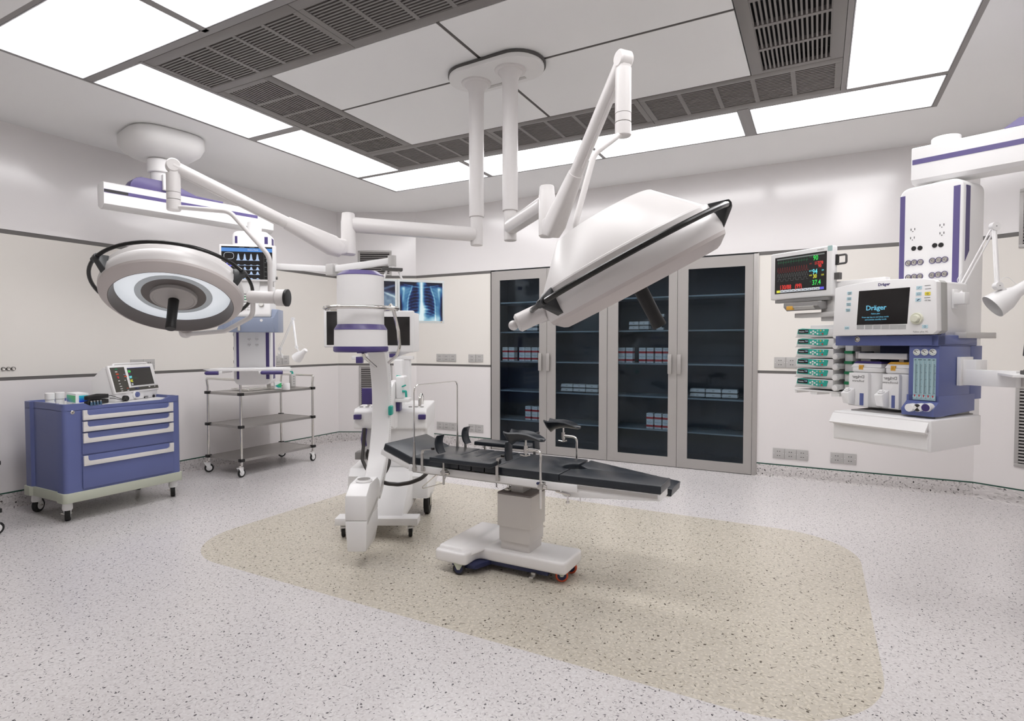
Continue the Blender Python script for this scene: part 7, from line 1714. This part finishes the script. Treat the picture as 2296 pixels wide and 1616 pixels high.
g = MB('red'); g.text('Ibuprofen', plane_M((bw * 0.75, -0.0009, hgt * 0.12), (1, 0, 0), (0, 0, 1)), 0.010, 'red'); g.build('lettering', co_, smooth=False)
# small vials beside it
for i, px_ in enumerate((205, 212, 219, 226)):
    p = WORLD.at(px_, 909 - i * 0.8, 'z', ZT); mat('vial_glass', (70, 104, 130), 0.1, spec=0.7)
    g = MB('vial_glass'); g.lathe([(0, 0), (0.008, 0), (0.008, 0.022), (0.005, 0.026), (0.005, 0.03)], (0, 0, 0), m='vial_glass', n=16); g.lathe([(0.006, 0.03), (0.006, 0.035), (0, 0.035)], (0, 0, 0), m='grey_light', n=16)
    o = g.build('vial'); o.location = (p.x, p.y, ZT); tag(o, 'tiny dark glass vial on the blue cart, %s from the left in its row' % ['first', 'second', 'third', 'fourth'][i], 'vial', 'vials on the cart')
g = MB('white'); p = WORLD.at(197, 908, 'z', ZT); g.box((-0.02, -0.02, 0.0), (0.02, 0.03, 0.02), bev=0.001); o = g.build('pill_packet'); o.location = (p.x - 0.03, p.y, ZT); o.rotation_euler = (0, 0, 1.2); tag(o, 'low white packet lying right of the gradient carton on the blue cart', 'packet')

# ------------------------------------------------------------------ things on the steel trolley
zt_ = 0.8485
def TRp(px, py): return WORLD.at(px, py, 'z', zt_)
p = TRp(600, 874)
tr_ = thing('instrument_tray', 'shallow chrome wire instrument tray on the top shelf of the steel trolley', 'tray', tuple(WORLD.at(577, 872, 'z', zt_)))
g = MB('chrome'); hx, hy = 0.135, 0.23
g.tube([(-hx, -hy, 0.016), (hx, -hy, 0.016), (hx, hy, 0.016), (-hx, hy, 0.016)], 0.0032, n=8, closed=True, fil=0.02); g.tube([(-hx + 0.01, -hy + 0.01, 0.003), (hx - 0.01, -hy + 0.01, 0.003), (hx - 0.01, hy - 0.01, 0.003), (-hx + 0.01, hy - 0.01, 0.003)], 0.0025, n=8, closed=True, fil=0.02); g.build('rim', tr_)
g = MB('steel'); g.box((-hx + 0.012, -hy + 0.012, 0.0008), (hx - 0.012, hy - 0.012, 0.003), 'steel_brushed'); g.build('base', tr_)
def scissors(x, y, a, lab):
    g = MB('steel'); 
    for s_ in (-1, 1):
        g.tube([(s_ * 0.004, -0.06, 0.0045), (0, 0, 0.0045), (-s_ * 0.016, 0.055, 0.0045)], 0.0022, 'steel', n=8)
        g.tube([(-s_ * 0.018 + 0.011 * math.cos(t), 0.068 + 0.014 * math.sin(t), 0.0045) for t in [2 * PI * k / 16 for k in range(16)]], 0.0020, 'steel', n=8, closed=True)
    o = g.build('surgical_scissors'); o.location = (x, y, zt_ + 0.0022); o.rotation_euler = (0, 0, a); tag(o, lab, 'instrument', 'instruments in the tray')
tcx, tcy, _ = tr_.location; scissors(tcx + 0.02, tcy - 0.10, 1.2, 'steel scissors in the wire tray, nearer pair'); scissors(tcx - 0.02, tcy + 0.03, 1.9, 'steel scissors in the wire tray, farther pair')
p = TRp(601, 871); g = MB('steel'); g.lathe([(0, 0), (0.020, 0), (0.021, 0.05), (0.019, 0.05), (0.018, 0.004), (0, 0.004)], (0, 0, 0), m='steel', n=24); o = g.build('metal_cup'); o.location = (tcx + 0.06, tcy + 0.10, zt_ + 0.0032); tag(o, 'small steel cup standing in the wire tray', 'cup')
A = TRp(627, 872); g = MB('carton_white'); bx_ = thing('medicine_carton', 'small white carton with blue green triangle print on the steel trolley', 'carton', Frame(A.x - 0.02, A.y - 0.01, zt_ + 0.0032, 62)); g.box((-0.035, -0.03, 0), (0.035, 0.03, 0.075), bev=0.001, seg=1); g.build('carton', bx_)
g = MB('grad_a'); g.prism([(-0.033, 0.035), (0.034, 0.068), (0.034, 0.012), (0.0, 0.014)], -0.0312, -0.029, 'y'); g.build('front_print', bx_, smooth=False)
g = MB('green'); g.box((0.0345, -0.024, 0.01), (0.0362, 0.026, 0.068)); g.build('side_print', bx_, smooth=False)
A = TRp(640, 874); g = MB('white'); g.lathe([(0.0, 0), (0.036, 0), (0.038, 0.004), (0.038, 0.066), (0.034, 0.072), (0.0, 0.072)], (0, 0, 0), n=32); o = g.build('gauze_roll'); o.location = (A.x - 0.01, A.y + 0.02, zt_ + 0.0005); tag(o, 'white cylindrical roll on the steel trolley beside the printed carton', 'roll')
A = TRp(656, 867); bt = thing('spray_bottle', 'tall grey bottle with teal cap on the right end of the steel trolley', 'bottle', (A.x, A.y, zt_ + 0.0005))
g = MB('grey_light'); g.prism(rrect(-0.022, -0.034, 0.022, 0.034, 0.012, 4), 0, 0.150, 'z', bev=0.008, seg=3)
for k in range(4): g.box((0.0222, -0.008, 0.03 + k * 0.028), (0.0228, 0.010, 0.042 + k * 0.028), 'ink_grey')
g.build('body', bt); g = MB('teal'); g.cyl((0, 0, 0.150), (0, 0, 0.165), 0.012, n=18); g.tube([(0, 0, 0.165), (0, 0, 0.176), (0, -0.03, 0.176)], 0.008, n=10, fil=0.005); g.build('cap', bt, label='teal spout cap')
